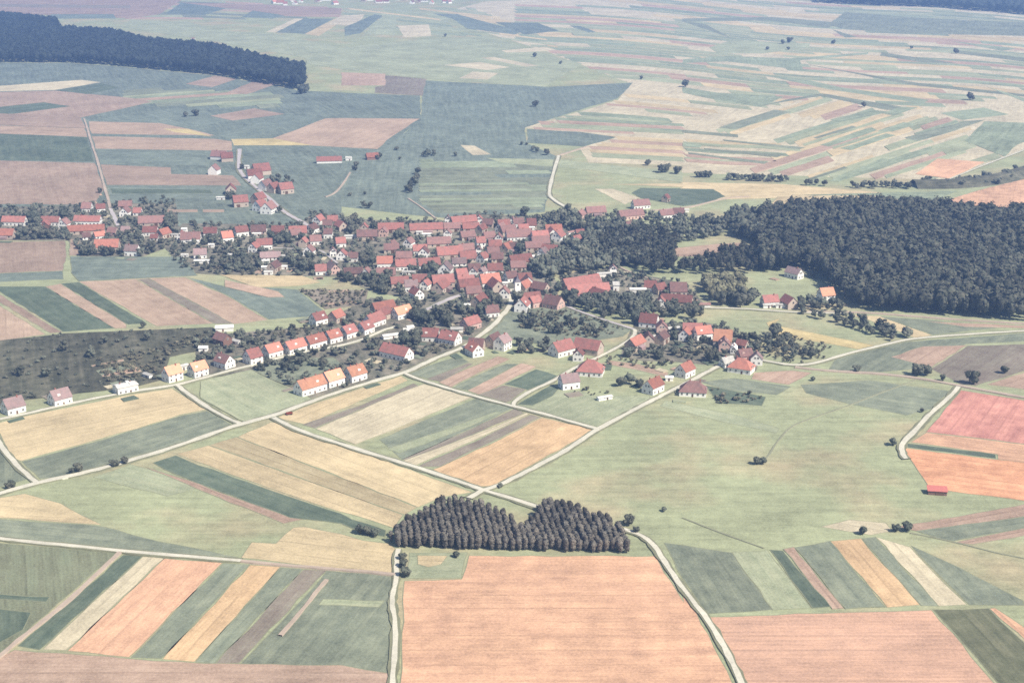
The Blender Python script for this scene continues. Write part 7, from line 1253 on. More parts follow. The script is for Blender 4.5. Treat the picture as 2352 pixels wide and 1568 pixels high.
PLOTS = [(-475.0, 1296.7, 8, 4, -5, 'M'), (-482.4, 1298.8, 7, 3, -5, 'Gd'), (-473.4, 1322.5, 5, 5, -5, 'Gd'), (-453.9, 1241.7, 11, 5, -4, 'Gd'), (-465.5, 1244.0, 10, 5, -4, 'M'), (-455.3, 1272.1, 6, 4, -4, 'Gd'), (-441.7, 1328.1, 11, 7, -3, 'Gl'), (-435.0, 1322.6, 8, 4, -3, 'Gd'), (-448.9, 1293.0, 5, 3, 90, 'Gd'), (-447.7, 1295.4, 10, 5, 90, 'Bn'), (-403.3, 1295.5, 7, 7, 80, 'Gd'), (-407.9, 1296.0, 8, 3, 80, 'Wp'), (-393.1, 1329.2, 7, 5, -3, 'Wp'), (-405.3, 1330.4, 11, 6, -3, 'M'), (-395.5, 1329.3, 7, 4, -3, 'Gl'), (-389.0, 1286.9, 9, 3, 10, 'G'), (-422.5, 1361.0, 10, 4, 0, 'Wp'), (-416.6, 1384.7, 5, 3, 0, 'Gl'), (-415.8, 1383.7, 6, 4, 0, 'Gd'), (-407.0, 1380.6, 8, 4, 17, 'M'), (-401.2, 1361.7, 7, 5, 17, 'Gd'), (-397.6, 1359.6, 7, 4, 17, 'G'), (-375.1, 1371.9, 5, 7, 7, 'M'), (-381.4, 1372.9, 6, 7, 7, 'Bn'), (-387.2, 1395.5, 10, 5, 7, 'M'), (-391.8, 1346.7, 10, 4, 85, 'Wp'), (-362.7, 1369.2, 8, 4, 0, 'Wp'), (-359.4, 1345.4, 7, 3, 0, 'M'), (-359.8, 1367.7, 6, 4, 0, 'G'), (-345.4, 1228.6, 5, 3, 4, 'M'), (-354.1, 1226.6, 11, 4, 4, 'Wp'), (-366.3, 1230.7, 5, 5, 4, 'G'), (-336.1, 1182.7, 8, 4, -10, 'Gl'), (-329.4, 1208.8, 8, 3, -10, 'M'), (-325.0, 1178.6, 7, 7, -10, 'M'), (-357.7, 1283.8, 5, 4, -14, 'Gl'), (-362.0, 1285.1, 6, 5, -14, 'Bn'), (-353.3, 1265.0, 7, 3, -9, 'M'), (-349.0, 1287.2, 9, 3, -9, 'Gd'), (-348.8, 1285.2, 11, 4, -9, 'Wp'), (-366.2, 1247.7, 8, 7, 35, 'Gl'), (-379.2, 1266.4, 6, 5, 35, 'G'), (-380.1, 1238.5, 6, 5, 19, 'G'), (-266.5, 1203.2, 6, 4, 10, 'Gd'), (-216.1, 1230.1, 6, 5, 9, 'Gd'), (-220.1, 1234.8, 7, 5, 9, 'Gd'), (-217.9, 1229.4, 9, 6, 9, 'G'), (-237.1, 1215.2, 6, 7, 75, 'M'), (-239.9, 1216.2, 7, 7, 75, 'Gl'), (-211.9, 1206.4, 10, 6, 75, 'M'), (-196.1, 1172.0, 6, 3, 10, 'Bn'), (-202.9, 1194.9, 9, 7, 10, 'Gl'), (-209.2, 1137.3, 10, 5, 75, 'Bn'), (-180.3, 1138.5, 10, 3, 75, 'G'), (-183.1, 1140.4, 9, 6, 75, 'Bn'), (-187.9, 1194.8, 8, 3, 80, 'Gl'), (-156.1, 1115.3, 5, 4, 11, 'M'), (-157.3, 1117.0, 8, 7, 11, 'Bn'), (-154.6, 1146.9, 10, 6, 11, 'G'), (-138.0, 1148.3, 5, 6, 115, 'G'), (-131.8, 1140.1, 10, 7, 115, 'Gl'), (-165.0, 1191.0, 11, 3, 100, 'Gd'), (-165.6, 1193.9, 5, 4, 100, 'Wp'), (-160.9, 1181.3, 10, 4, 85, 'Wp'), (-131.7, 1160.2, 9, 3, 0, 'Wp'), (-135.2, 1164.0, 7, 4, 0, 'G'), (-131.6, 1188.1, 8, 3, 0, 'Bn'), (-130.9, 1133.7, 9, 7, 7, 'Gl'), (-126.2, 1139.4, 8, 5, 7, 'Bn'), (-136.3, 1107.4, 7, 5, 7, 'M'), (-38.9, 1046.2, 8, 3, 65, 'G'), (-8.9, 1028.4, 6, 3, 65, 'Gd'), (-11.4, 1023.5, 7, 7, 65, 'Bn'), (-15.7, 998.9, 5, 4, 17, 'Wp'), (-37.8, 991.9, 11, 6, 45, 'M'), (-42.1, 988.4, 11, 3, 45, 'Wp'), (-62.8, 940.5, 6, 5, -6, 'Gd'), (-57.0, 965.7, 5, 4, -6, 'Gd'), (-59.7, 966.0, 5, 3, -6, 'M'), (-32.5, 954.7, 7, 7, 150, 'Gd'), (-41.1, 960.8, 11, 6, 150, 'Bn'), (-42.5, 959.8, 7, 5, 150, 'Wp'), (-38.0, 913.7, 10, 6, 120, 'Gd'), (-12.1, 922.8, 5, 3, 120, 'Gd'), (-20.2, 944.1, 5, 6, -11, 'M'), (8.1, 928.3, 6, 4, 60, 'Bn'), (4.2, 925.5, 5, 3, 60, 'Bn'), (0.5, 923.6, 8, 5, 60, 'Gd'), (-64.1, 918.7, 11, 3, -35, 'Bn'), (-62.9, 913.1, 7, 7, -35, 'G'), (-93.0, 903.2, 11, 6, -35, 'Wp'), (-315.0, 814.8, 6, 4, 45, 'Gd'), (-294.7, 792.4, 10, 4, 45, 'Gd'), (-288.2, 832.9, 6, 7, 45, 'M'), (-252.1, 857.4, 6, 7, 38, 'G'), (-254.8, 851.8, 6, 6, 38, 'Wp'), (-237.2, 829.6, 9, 7, 38, 'Gd'), (-225.6, 875.2, 11, 4, 45, 'G'), (-183.0, 908.5, 10, 4, 45, 'Wp'), (-185.2, 911.0, 9, 4, 45, 'Gd'), (-178.7, 913.8, 10, 3, 45, 'M'), (-157.4, 902.5, 6, 3, 45, 'M'), (-173.3, 918.7, 8, 5, 45, 'M'), (-171.4, 922.6, 11, 6, 45, 'M'), (-155.7, 940.8, 11, 3, 45, 'Gd'), (-151.0, 938.6, 6, 7, 45, 'Bn'), (-159.4, 929.8, 5, 7, 45, 'Gd'), (-148.5, 946.3, 5, 6, 45, 'Wp'), (-142.2, 948.4, 10, 5, 45, 'Gd'), (-125.1, 971.6, 9, 4, 50, 'Gl'), (-110.5, 976.8, 9, 4, 55, 'Bn'), (-117.8, 990.1, 7, 3, 55, 'M'), (-100.1, 1033.8, 11, 6, 35, 'M'), (-107.5, 1008.7, 6, 5, 55, 'Gl'), (-85.0, 991.0, 7, 5, 55, 'M'), (-73.5, 999.1, 6, 6, 45, 'Bn'), (-72.3, 1000.3, 5, 7, 45, 'M'), (-150.6, 996.1, 11, 4, 45, 'M'), (-148.1, 999.4, 7, 3, 45, 'M'), (-153.1, 1000.5, 10, 6, 45, 'G'), (-114.7, 993.5, 6, 4, 60, 'Bn'), (-141.4, 1007.2, 6, 7, 60, 'Gd'), (-191.6, 955.2, 10, 3, -40, 'Gd'), (-190.8, 949.0, 7, 5, -40, 'M'), (-132.7, 852.4, 9, 4, 45, 'M'), (-140.6, 846.2, 10, 4, 45, 'M'), (-124.3, 863.0, 10, 3, 45, 'Wp'), (-124.2, 871.9, 5, 4, 45, 'G'), (-110.9, 875.1, 5, 6, 45, 'Bn'), (-88.9, 853.7, 11, 4, 45, 'Gd'), (22.4, 929.2, 11, 4, 40, 'Bn'), (26.2, 931.9, 11, 4, 40, 'M'), (25.3, 934.4, 5, 5, 40, 'Gd'), (61.6, 888.3, 8, 6, -12, 'Gd'), (56.6, 896.0, 10, 6, -12, 'Bn'), (61.8, 894.4, 10, 3, -12, 'Gd'), (38.5, 836.9, 10, 7, 20, 'M'), (79.9, 853.6, 9, 6, 50, 'Gd'), (80.4, 857.8, 10, 4, 50, 'Gl'), (107.8, 886.2, 5, 6, 50, 'Bn'), (120.9, 862.9, 6, 5, 50, 'M'), (98.2, 884.0, 5, 7, 50, 'Wp'), (115.3, 849.6, 8, 6, -10, 'Gd'), (103.2, 824.6, 8, 4, -10, 'Gl'), (106.6, 1000.7, 10, 7, -19, 'Bn'), (95.7, 973.1, 9, 4, -19, 'G'), (96.2, 972.1, 6, 7, 90, 'M'), (98.8, 923.3, 6, 3, 55, 'G'), (115.0, 938.3, 8, 7, 60, 'Gd'), (90.1, 954.0, 9, 5, 60, 'Gd'), (122.9, 976.0, 8, 5, -6, 'Gd'), (123.6, 981.2, 10, 3, -6, 'Gd'), (135.1, 972.3, 9, 6, 19, 'Gd'), (145.8, 958.7, 11, 6, -12, 'G'), (144.4, 957.5, 6, 5, -12, 'Gd'), (130.6, 930.5, 9, 7, 85, 'Wp'), (129.8, 927.8, 6, 3, 85, 'Gd'), (129.1, 927.5, 5, 6, 85, 'Gl'), (164.1, 916.9, 6, 7, 80, 'Gd'), (166.1, 939.2, 5, 3, -35, 'Gd'), (132.9, 900.9, 11, 7, 30, 'Gd'), (134.2, 1025.7, 11, 7, -15, 'Gd'), (133.1, 1020.2, 9, 4, -15, 'Gd'), (98.1, 1037.0, 11, 7, 85, 'Gl'), (123.9, 1030.7, 8, 5, 85, 'Gl'), (102.0, 1068.6, 10, 3, -10, 'Wp'), (114.3, 1093.0, 10, 7, -10, 'M'), (118.2, 1059.8, 7, 7, 30, 'G'), (129.5, 1050.2, 9, 5, 0, 'M'), (133.3, 1052.4, 8, 7, 0, 'Gl'), (136.9, 1051.0, 11, 6, 0, 'Bn'), (74.2, 1081.0, 9, 5, 30, 'Gl'), (72.8, 1082.2, 9, 5, 30, 'Gd'), (43.4, 1103.8, 8, 4, 30, 'M'), (51.8, 1046.1, 8, 6, 130, 'Gl'), (93.8, 1130.8, 5, 4, 90, 'Gd'), (93.6, 1133.2, 9, 4, 90, 'Wp'), (96.0, 1127.6, 11, 4, 90, 'Gd'), (198.2, 1055.0, 10, 7, 14, 'Bn'), (185.3, 1052.5, 6, 5, 14, 'Gl'), (199.5, 1050.0, 6, 6, 14, 'M'), (220.4, 1038.6, 11, 4, 110, 'Gd'), (224.1, 1034.5, 8, 7, 110, 'Wp'), (241.5, 1063.9, 7, 4, 15, 'Bn'), (250.4, 1037.8, 8, 3, 15, 'M'), (240.9, 1064.5, 9, 4, 15, 'Gd'), (236.1, 1134.6, 11, 6, -50, 'Bn'), (212.7, 1114.4, 7, 5, -50, 'Bn'), (239.4, 1125.5, 7, 5, -50, 'Gl')]

# ------------------------------------------------------------------ helpers
ORD = ['first', 'second', 'third', 'fourth', 'fifth', 'sixth', 'seventh', 'eighth', 'ninth', 'tenth', 'eleventh', 'twelfth', 'thirteenth', 'fourteenth', 'fifteenth', 'sixteenth', 'seventeenth', 'eighteenth', 'nineteenth', 'twentieth']
def ordn(i):
    n = i + 1; tens = ['', '', 'twent', 'thirt', 'fort', 'fift', 'sixt', 'sevent', 'eight', 'ninet']
    if n <= 20: return ORD[i]
    if n >= 100: return 'hundred-and-' + ORD[n - 101] if n > 100 else 'hundredth'
    return tens[n // 10] + 'y-' + ORD[n % 10 - 1] if n % 10 else tens[n // 10] + 'ieth'
RN = dict(r='red', o='bright-red', d='dull-red', m='mauve-grey', w='pale', o2='orange', p='pink'); WN = dict(w='white', c='cream', b='brown', p='pink')
def house_label(kind, i, cl, L, roof, wall):
    if cl == 'town': return f'tiny {RN[roof]}-roofed house, {ordn(i)} from left in the distant town at the top edge'
    if kind == 'shed': d = 'low white shed' if roof == 'w' else f'low {WN[wall]} {RN[roof]}-roofed shed'
    else: d = ('long ' if L > 17 and kind == 'barn' else '') + f'{WN[wall]} {RN[roof]}-roofed {kind}'
    return f"{d}, {ordn(i)} {'shed' if kind == 'shed' else 'building'} from left in {CLUSTER[cl]}"
def tree_label(i, cl, h):
    if cl == 'lone': return f"{'tall' if h > 10 else 'small'} solitary dark tree, {ordn(i)} from left among the lone field trees"
    return f"{'tall' if h > 11 else ('small' if h < 6.5 else 'rounded')} leafy tree, {ordn(i)} from left {TREE_PLACE[cl]}"
def link(name, mesh, mat=None, parent=None, loc=(0, 0, 0), rz=0.0):
    o = bpy.data.objects.new(name, mesh); col.objects.link(o)
    if mat is not None and mesh is not None and not mesh.materials: mesh.materials.append(mat)
    o.parent = parent; o.location = loc; o.rotation_euler = (0, 0, rz)
    return o
def tag(o, label=None, cat=None, group=None, kind=None):
    for k, v in (('label', label), ('category', cat), ('group', group), ('kind', kind)):
        if v: o[k] = v
    return o
def mesh_from(name, verts, faces, smooth=False):
    m = bpy.data.meshes.new(name); m.from_pydata(verts, [], faces)
    if smooth: m.polygons.foreach_set('use_smooth', [True] * len(m.polygons))
    m.update(); return m
def quad_mesh_np(name, V, Fq, tint=None):
    """V (n,3), Fq (m,4) or (m,3) arrays"""
    m = bpy.data.meshes.new(name); k = Fq.shape[1]
    m.vertices.add(len(V)); m.vertices.foreach_set('co', V.astype(np.float32).ravel())
    m.loops.add(Fq.size); m.loops.foreach_set('vertex_index', Fq.astype(np.int32).ravel())
    m.polygons.add(len(Fq)); m.polygons.foreach_set('loop_start', np.arange(0, Fq.size, k, dtype=np.int32))
    m.polygons.foreach_set('loop_total', np.full(len(Fq), k, dtype=np.int32))
    m.update(calc_edges=True)
    if tint is not None:
        a = m.attributes.new('tint', 'FLOAT', 'POINT'); a.data.foreach_set('value', tint.astype(np.float32))
    return m

# ------------------------------------------------------------------ materials
class NT:
    def __init__(self, name, rough=0.9, spec=0.15):
        self.m = bpy.data.materials.new(name); self.m.use_nodes = True
        self.t = self.m.node_tree; self.n = self.t.nodes; self.l = self.t.links
        self.b = self.n['Principled BSDF']; self.b.inputs['Roughness'].default_value = rough
        self.b.inputs['Specular IOR Level'].default_value = spec
    def node(self, typ, **kw):
        x = self.n.new(typ)
        for k, v in kw.items(): setattr(x, k, v)
        return x
    def math(self, op, a, b):
        x = self.node('ShaderNodeMath', operation=op)
        for i, v in enumerate((a, b)):
            if isinstance(v, (int, float)): x.inputs[i].default_value = v
            else: self.l.new(v, x.inputs[i])
        return x.outputs[0]
    def coords(self, scale=(1, 1, 1), shift=True):
        tc = self.node('ShaderNodeTexCoord'); v = tc.outputs['Object']
        if shift:
            oi = self.node('ShaderNodeObjectInfo'); ad = self.node('ShaderNodeVectorMath', operation='ADD')
            self.l.new(v, ad.inputs[0]); self.l.new(oi.outputs['Location'], ad.inputs[1]); v = ad.outputs[0]
        mp = self.node('ShaderNodeMapping'); mp.inputs['Scale'].default_value = scale
        self.l.new(v, mp.inputs['Vector']); return mp.outputs[0]
    def noise(self, scale, vec, detail=3, rough=0.55):
        x = self.node('ShaderNodeTexNoise'); x.inputs['Scale'].default_value = scale
        x.inputs['Detail'].default_value = detail; x.inputs['Roughness'].default_value = rough
        self.l.new(vec, x.inputs['Vector']); return x.outputs['Fac']
    def random(self):
        return self.node('ShaderNodeObjectInfo').outputs['Random']
    def color(self, base, terms, alt=None, altfac=None):
        """base * (1 + sum(amount*(value-0.5))), optionally mixed with alt by altfac first"""
        acc = 1.0
        for val, amt in terms:
            acc = self.math('ADD', self.math('MULTIPLY', self.math('SUBTRACT', val, 0.5), amt), acc)
        if alt is not None:
            mx = self.node('ShaderNodeMix', data_type='RGBA'); self.l.new(altfac, mx.inputs[0])
            mx.inputs[6].default_value = (*base, 1); mx.inputs[7].default_value = (*alt, 1); src = mx.outputs[2]
        else:
            rgb = self.node('ShaderNodeRGB'); rgb.outputs[0].default_value = (*base, 1); src = rgb.outputs[0]
        sc = self.node('ShaderNodeVectorMath', operation='SCALE'); self.l.new(src, sc.inputs[0])
        if isinstance(acc, float): sc.inputs['Scale'].default_value = acc
        else: self.l.new(acc, sc.inputs['Scale'])
        self.l.new(sc.outputs[0], self.b.inputs['Base Color'])
        return self.m
    def ramp(self, val, a, b):
        x = self.node('ShaderNodeMapRange'); x.inputs[1].default_value = a; x.inputs[2].default_value = b
        self.l.new(val, x.inputs[0]); return x.outputs[0]

def field_mat(name, base, alt, streak=0.36, blot=0.6, fine=0.95, rows=0.0, altlo=0.5, altband=0.18, tramlines=0.083):
    t = NT(name)
    big = t.noise(0.018, t.coords(), 3); mid = t.noise(0.11, t.coords(), 3)
    st = t.noise(1.0, t.coords((0.012, 0.22, 1), False), 3); st2 = t.noise(1.0, t.coords((0.03, 0.9, 1), False), 2)
    fi = t.noise(0.75, t.coords(), 3, 0.8)
    terms = [(big, blot * 0.8), (mid, blot * 0.8), (st, streak * 1.6), (st2, streak), (fi, fine), (t.random(), 0.14)]
    if rows:
        w = t.node('ShaderNodeTexWave'); w.bands_direction = 'Y'; w.inputs['Scale'].default_value = 0.09
        w.inputs['Distortion'].default_value = 5; w.inputs['Detail Scale'].default_value = 0.35
        t.l.new(t.coords((0.25, 1, 1), False), w.inputs['Vector']); terms.append((w.outputs['Fac'], rows))
    sep = t.node('ShaderNodeSeparateXYZ'); t.l.new(t.coords(shift=False), sep.inputs[0])
    tram = t.math('LESS_THAN', t.math('FRACT', t.math('MULTIPLY', sep.outputs[1], tramlines), 0.0), 0.09)
    terms.append((t.math('MULTIPLY', tram, t.ramp(mid, 0.4, 0.62)), -0.2)); terms.append((t.math('MULTIPLY', mid, big), blot))
    mixv = t.math('ADD', t.math('MULTIPLY', st, 0.55), t.math('MULTIPLY', mid, 0.45))
    return t.color(base, terms, alt, t.ramp(mixv, altlo - altband, altlo + altband))

FM = {
 'W':  field_mat('ripe_grain', (0.54, 0.435, 0.26), (0.47, 0.375, 0.225)),
 'Wd': field_mat('grain_dull', (0.42, 0.34, 0.20), (0.37, 0.31, 0.19)),
 'Wp': field_mat('pale_stubble', (0.53, 0.46, 0.315), (0.48, 0.42, 0.29)),
 'Y':  field_mat('yellow_grain', (0.55, 0.45, 0.23), (0.50, 0.40, 0.20)),
 'O':  field_mat('ochre_grain', (0.57, 0.39, 0.22), (0.52, 0.365, 0.21)),
 'O2': field_mat('orange_grain', (0.57, 0.28, 0.16), (0.58, 0.32, 0.18)),
 'P':  field_mat('pink_stubble', (0.59, 0.355, 0.23), (0.55, 0.34, 0.21)),
 'Pm': field_mat('muted_shaded_stubble', (0.42, 0.30, 0.215), (0.36, 0.27, 0.195)),  # muted pink, also darkened to put the left fields' broad shade into colour
 'Ps': field_mat('striped_stubble', (0.54, 0.34, 0.24), (0.44, 0.27, 0.18), rows=0.08, streak=0.4),
 'R':  field_mat('red_earth', (0.48, 0.215, 0.175), (0.50, 0.25, 0.19)),
 'Bn': field_mat('brown_stubble', (0.42, 0.29, 0.21), (0.37, 0.27, 0.20)),
 'Bd': field_mat('shaded_stubble', (0.34, 0.24, 0.18), (0.29, 0.22, 0.165)),  # brown stubble copy with the broad shade over the left fields painted in
 'Gm': field_mat('shaded_green_crop', (0.15, 0.183, 0.152), (0.18, 0.205, 0.16)),  # green crop made darker; broad shade is painted into its colour
 'M':  field_mat('mauve_earth', (0.25, 0.20, 0.16), (0.22, 0.20, 0.15)),
 'G':  field_mat('green_crop', (0.185, 0.21, 0.152), (0.22, 0.232, 0.16)),
 'Gf': field_mat('far_green', (0.24, 0.28, 0.185), (0.27, 0.30, 0.20)),
 'Gl': field_mat('light_meadow', (0.32, 0.355, 0.222), (0.305, 0.31, 0.20)),
 'Gw': field_mat('mown_meadow', (0.25, 0.255, 0.16), (0.17, 0.19, 0.12), streak=0.5),
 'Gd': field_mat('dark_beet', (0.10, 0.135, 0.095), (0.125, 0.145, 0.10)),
 'Gdd': field_mat('dark_meadow', (0.13, 0.14, 0.08), (0.16, 0.155, 0.095)),
 'V':  field_mat('yard_soil', (0.16, 0.165, 0.12), (0.25, 0.215, 0.165), blot=0.9),
 'A':  field_mat('allotment', (0.09, 0.092, 0.06), (0.15, 0.138, 0.098), blot=0.9, altlo=0.56),
}
FAR = {}
def far_mat(typ):
    if typ not in FAR:
        m = FM[typ].copy(); m.name = FM[typ].name + '_plain'
        for n_ in m.node_tree.nodes:
            if n_.type == 'MATH' and n_.operation == 'LESS_THAN': n_.inputs[1].default_value = -1.0
        FAR[typ] = m
    return FAR[typ]
FNAME = {'W': ('grain_field', 'ripe cream grain'), 'Wd': ('grain_field', 'dull tan grain'), 'Wp': ('stubble_field', 'pale stubble'), 'Y': ('grain_field', 'yellow grain'), 'O': ('grain_field', 'ochre grain'),
 'O2': ('grain_field', 'orange grain'), 'P': ('stubble_field', 'pink stubble'), 'Pm': ('stubble_field', 'muted pink stubble with painted shade'), 'Bd': ('stubble_field', 'brown stubble with painted shade'), 'Gm': ('green_field', 'green crop with painted shade'), 'Ps': ('stubble_field', 'streaked pink stubble'), 'R': ('ploughed_field', 'red earth'), 'Bn': ('stubble_field', 'brown stubble'), 'M': ('ploughed_field', 'mauve earth'),
 'G': ('green_field', 'grey-green crop'), 'Gf': ('green_field', 'far green crop'), 'Gl': ('meadow_field', 'light green meadow'), 'Gw': ('meadow_field', 'mown green meadow'), 'Gd': ('green_field', 'dark green crop'), 'Gdd': ('meadow_field', 'dark green grass'), 'V': ('yard_ground', 'village yards'), 'A': ('allotment_field', 'dark allotment garden')}

t = NT('meadow_ground')
gmat = t.color((0.292, 0.31, 0.182), [(t.noise(0.02, t.coords(), 4), 0.75), (t.noise(0.15, t.coords(), 3), 0.6), (t.noise(0.75, t.coords(), 3, 0.8), 0.95), (t.noise(1.0, t.coords((0.02, 0.25, 1)), 3), 0.6)],
               (0.36, 0.31, 0.19), t.ramp(t.noise(0.012, t.coords(), 4), 0.48, 0.66))
t = NT('chalk_road'); chalk = t.color((0.53, 0.50, 0.40), [(t.noise(0.6, t.coords(), 3, 0.8), 0.7), (t.noise(0.05, t.coords(), 2), 0.5)])
t = NT('paved_road'); paved = t.color((0.42, 0.38, 0.37), [(t.noise(0.5, t.coords(), 3), 0.22), (t.noise(0.06, t.coords(), 2), 0.3)])
t = NT('dirt_track'); track = t.color((0.40, 0.32, 0.25), [(t.noise(0.5, t.coords(), 3), 0.3), (t.noise(0.08, t.coords(), 2), 0.5)])
t = NT('verge_grass'); verge = t.color((0.19, 0.19, 0.12), [(t.noise(0.5, t.coords(), 3), 0.5), (t.noise(0.08, t.coords(), 2), 0.5)])
t = NT('trodden_grass'); footpath = t.color((0.235, 0.235, 0.155), [(t.noise(0.5, t.coords(), 3), 0.5), (t.noise(0.08, t.coords(), 2), 0.5)])
t = NT('grass_margin'); margin = t.color((0.22, 0.225, 0.14), [(t.noise(0.5, t.coords(), 3), 0.6), (t.noise(0.08, t.coords(), 2), 0.6)])
ROADM = {'chalk': chalk, 'paved': paved, 'track': track, 'path': footpath}

def roof_mat(name, base, alt):
    t = NT(name, 0.8, 0.2)
    w = t.node('ShaderNodeTexWave'); w.bands_direction = 'Z'; w.inputs['Scale'].default_value = 1.2
    t.l.new(t.coords(shift=False), w.inputs['Vector'])
    return t.color(base, [(w.outputs['Fac'], 0.12), (t.noise(0.5, t.coords(), 3), 0.5), (t.noise(2.5, t.coords(), 2), 0.35), (t.random(), 0.75)], alt, t.ramp(t.noise(0.35, t.coords(), 3), 0.42, 0.7))
ROOF = {'r': roof_mat('red_tiles', (0.30, 0.125, 0.105), (0.225, 0.115, 0.098)), 'o': roof_mat('bright_tiles', (0.39, 0.16, 0.115), (0.32, 0.14, 0.108)),
        'o2': roof_mat('orange_tiles', (0.53, 0.26, 0.16), (0.46, 0.23, 0.15)), 'd': roof_mat('dull_tiles', (0.22, 0.12, 0.105), (0.17, 0.105, 0.095)),
        'm': roof_mat('mauve_tiles', (0.25, 0.17, 0.16), (0.20, 0.15, 0.14)), 'w': roof_mat('pale_sheet', (0.62, 0.60, 0.54), (0.52, 0.50, 0.46)), 'p': roof_mat('pink_tiles', (0.42, 0.24, 0.20), (0.36, 0.22, 0.19))}
def wall_mat(name, base):
    t = NT(name, 0.9, 0.1)
    return t.color(base, [(t.noise(0.6, t.coords(), 3), 0.18), (t.noise(3.0, t.coords(), 2), 0.12), (t.random(), 0.2)])
WALL = {'w': wall_mat('white_plaster', (0.78, 0.76, 0.70)), 'c': wall_mat('cream_plaster', (0.45, 0.37, 0.30)), 'b': wall_mat('brown_timber', (0.22, 0.13, 0.10)), 'p': wall_mat('pink_plaster', (0.55, 0.38, 0.32))}
t = NT('window_frame', 0.6); frame_m = t.color((0.6, 0.58, 0.52), [(t.random(), 0.3)])
t = NT('window_glass', 0.15, 0.5); glass_m = t.color((0.05, 0.05, 0.06), [(t.random(), 0.6)])
t = NT('door_wood', 0.7); door_m = t.color((0.13, 0.075, 0.05), [(t.random(), 0.6), (t.noise(3, t.coords(), 2), 0.3)])
t = NT('chimney_brick', 0.9); chim_m = t.color((0.30, 0.13, 0.10), [(t.noise(3, t.coords(), 2), 0.4)])
t = NT('tower_slate', 0.7); slate_m = t.color((0.16, 0.14, 0.16), [(t.noise(1, t.coords(), 3), 0.4)])
t = NT('bark', 0.95); bark = t.color((0.10, 0.075, 0.06), [(t.noise(2, t.coords(), 3), 0.5)])
def leaf_mat(name, base, alt):
    t = NT(name, 0.85, 0.1)
    at = t.node('ShaderNodeAttribute', attribute_name='tint')
    return t.color(base, [(at.outputs['Fac'], 0.75), (t.random(), 0.45), (t.noise(0.9, t.coords(), 2), 0.5)], alt, t.ramp(t.noise(0.4, t.coords(), 2), 0.4, 0.65))
leaf_broad = leaf_mat('leaves_broad', (0.088, 0.098, 0.074), (0.118, 0.115, 0.084))
leaf_wood = leaf_mat('leaves_wood', (0.05, 0.055, 0.04), (0.072, 0.068, 0.05))
leaf_plant = leaf_mat('leaves_plantation', (0.13, 0.12, 0.10), (0.165, 0.145, 0.115))
leaf_far = leaf_mat('leaves_far', (0.028, 0.036, 0.032), (0.034, 0.040, 0.034))
leaf_pale = leaf_mat('leaves_pale', (0.16, 0.15, 0.095), (0.13, 0.13, 0.08))
leaf_shrub = leaf_mat('leaves_shrub', (0.085, 0.085, 0.055), (0.15, 0.13, 0.09))

# ------------------------------------------------------------------ ground, fields, roads
g = link('ground', mesh_from('ground', [(-9000, -1500, 0), (9000, -1500, 0), (9000, 14000, 0), (-9000, 14000, 0)], [(0, 1, 2, 3)]), gmat)
tag(g, 'gently mottled green meadow land under the whole village', kind='structure')

def jitter_outline(P, step, amp):
    out = []
    n = len(P)
    for i in range(n):
        a, b = P[i], P[(i + 1) % n]; d = math.hypot(b[0] - a[0], b[1] - a[1]); k = max(1, min(24, int(d / step)))
        nx, ny = (-(b[1] - a[1]) / (d + 1e-6), (b[0] - a[0]) / (d + 1e-6))
        for j in range(k):
            s = j / k; r = random.uniform(-amp, amp) if j else random.uniform(-amp, amp) * 0.5
            out.append((a[0] + (b[0] - a[0]) * s + nx * r, a[1] + (b[1] - a[1]) * s + ny * r))
    return out
for typ, lay, ang, P in FIELDS:
    cx = sum(p[0] for p in P) / len(P); cy = sum(p[1] for p in P) / len(P)
    far = cy > 1500
    Q = jitter_outline(P, 9 if not far else 30, 0.6 if not far else 1.2)
    ca, sa = math.cos(-ang), math.sin(-ang)
    loc = [((x - cx) * ca - (y - cy) * sa, (x - cx) * sa + (y - cy) * ca) for x, y in Q]
    z = 0.06 + 0.05 * lay
    bm = bmesh.new()
    top = [bm.verts.new((x, y, z)) for x, y in loc]; bot = [bm.verts.new((x, y, -0.02)) for x, y in loc]
    try: f = bm.faces.new(top)
    except ValueError: bm.free(); continue
    f.normal_update()
    if f.normal.z < 0: f.normal_flip()
    n = len(top)
    for i in range(n): bm.faces.new((top[i], bot[i], bot[(i + 1) % n], top[(i + 1) % n]))
    if not far and typ not in 'VA':
        r_ = bmesh.ops.inset_region(bm, faces=[f], thickness=0.45, use_even_offset=False)
        for q in r_['faces']: q.material_index = 1
    bmesh.ops.triangulate(bm, faces=[f])
    bmesh.ops.recalc_face_normals(bm, faces=bm.faces)
    me = bpy.data.meshes.new('field'); bm.to_mesh(me); bm.free()
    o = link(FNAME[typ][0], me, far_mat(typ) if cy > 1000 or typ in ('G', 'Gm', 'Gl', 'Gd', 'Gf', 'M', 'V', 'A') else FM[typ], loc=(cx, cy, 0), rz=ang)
    if not far: me.materials.append(margin)
    tag(o, kind='structure')
for x, y, a_, b_, rz, typ in PLOTS:
    V = [(-a_ / 2, -b_ / 2, .55), (a_ / 2, -b_ / 2, .55), (a_ / 2, b_ / 2, .55), (-a_ / 2, b_ / 2, .55)]; V = [(p[0] + random.uniform(-.5, .5), p[1] + random.uniform(-.4, .4), .55) for p in V] ; V += [(p[0], p[1], 0) for p in V]
    tag(link('garden_plot', mesh_from('plot', V, [(0, 1, 2, 3), (0, 4, 5, 1), (1, 5, 6, 2), (2, 6, 7, 3), (3, 7, 4, 0)]), FM[typ], loc=(x, y, 0), rz=RAD(rz)), kind='structure')

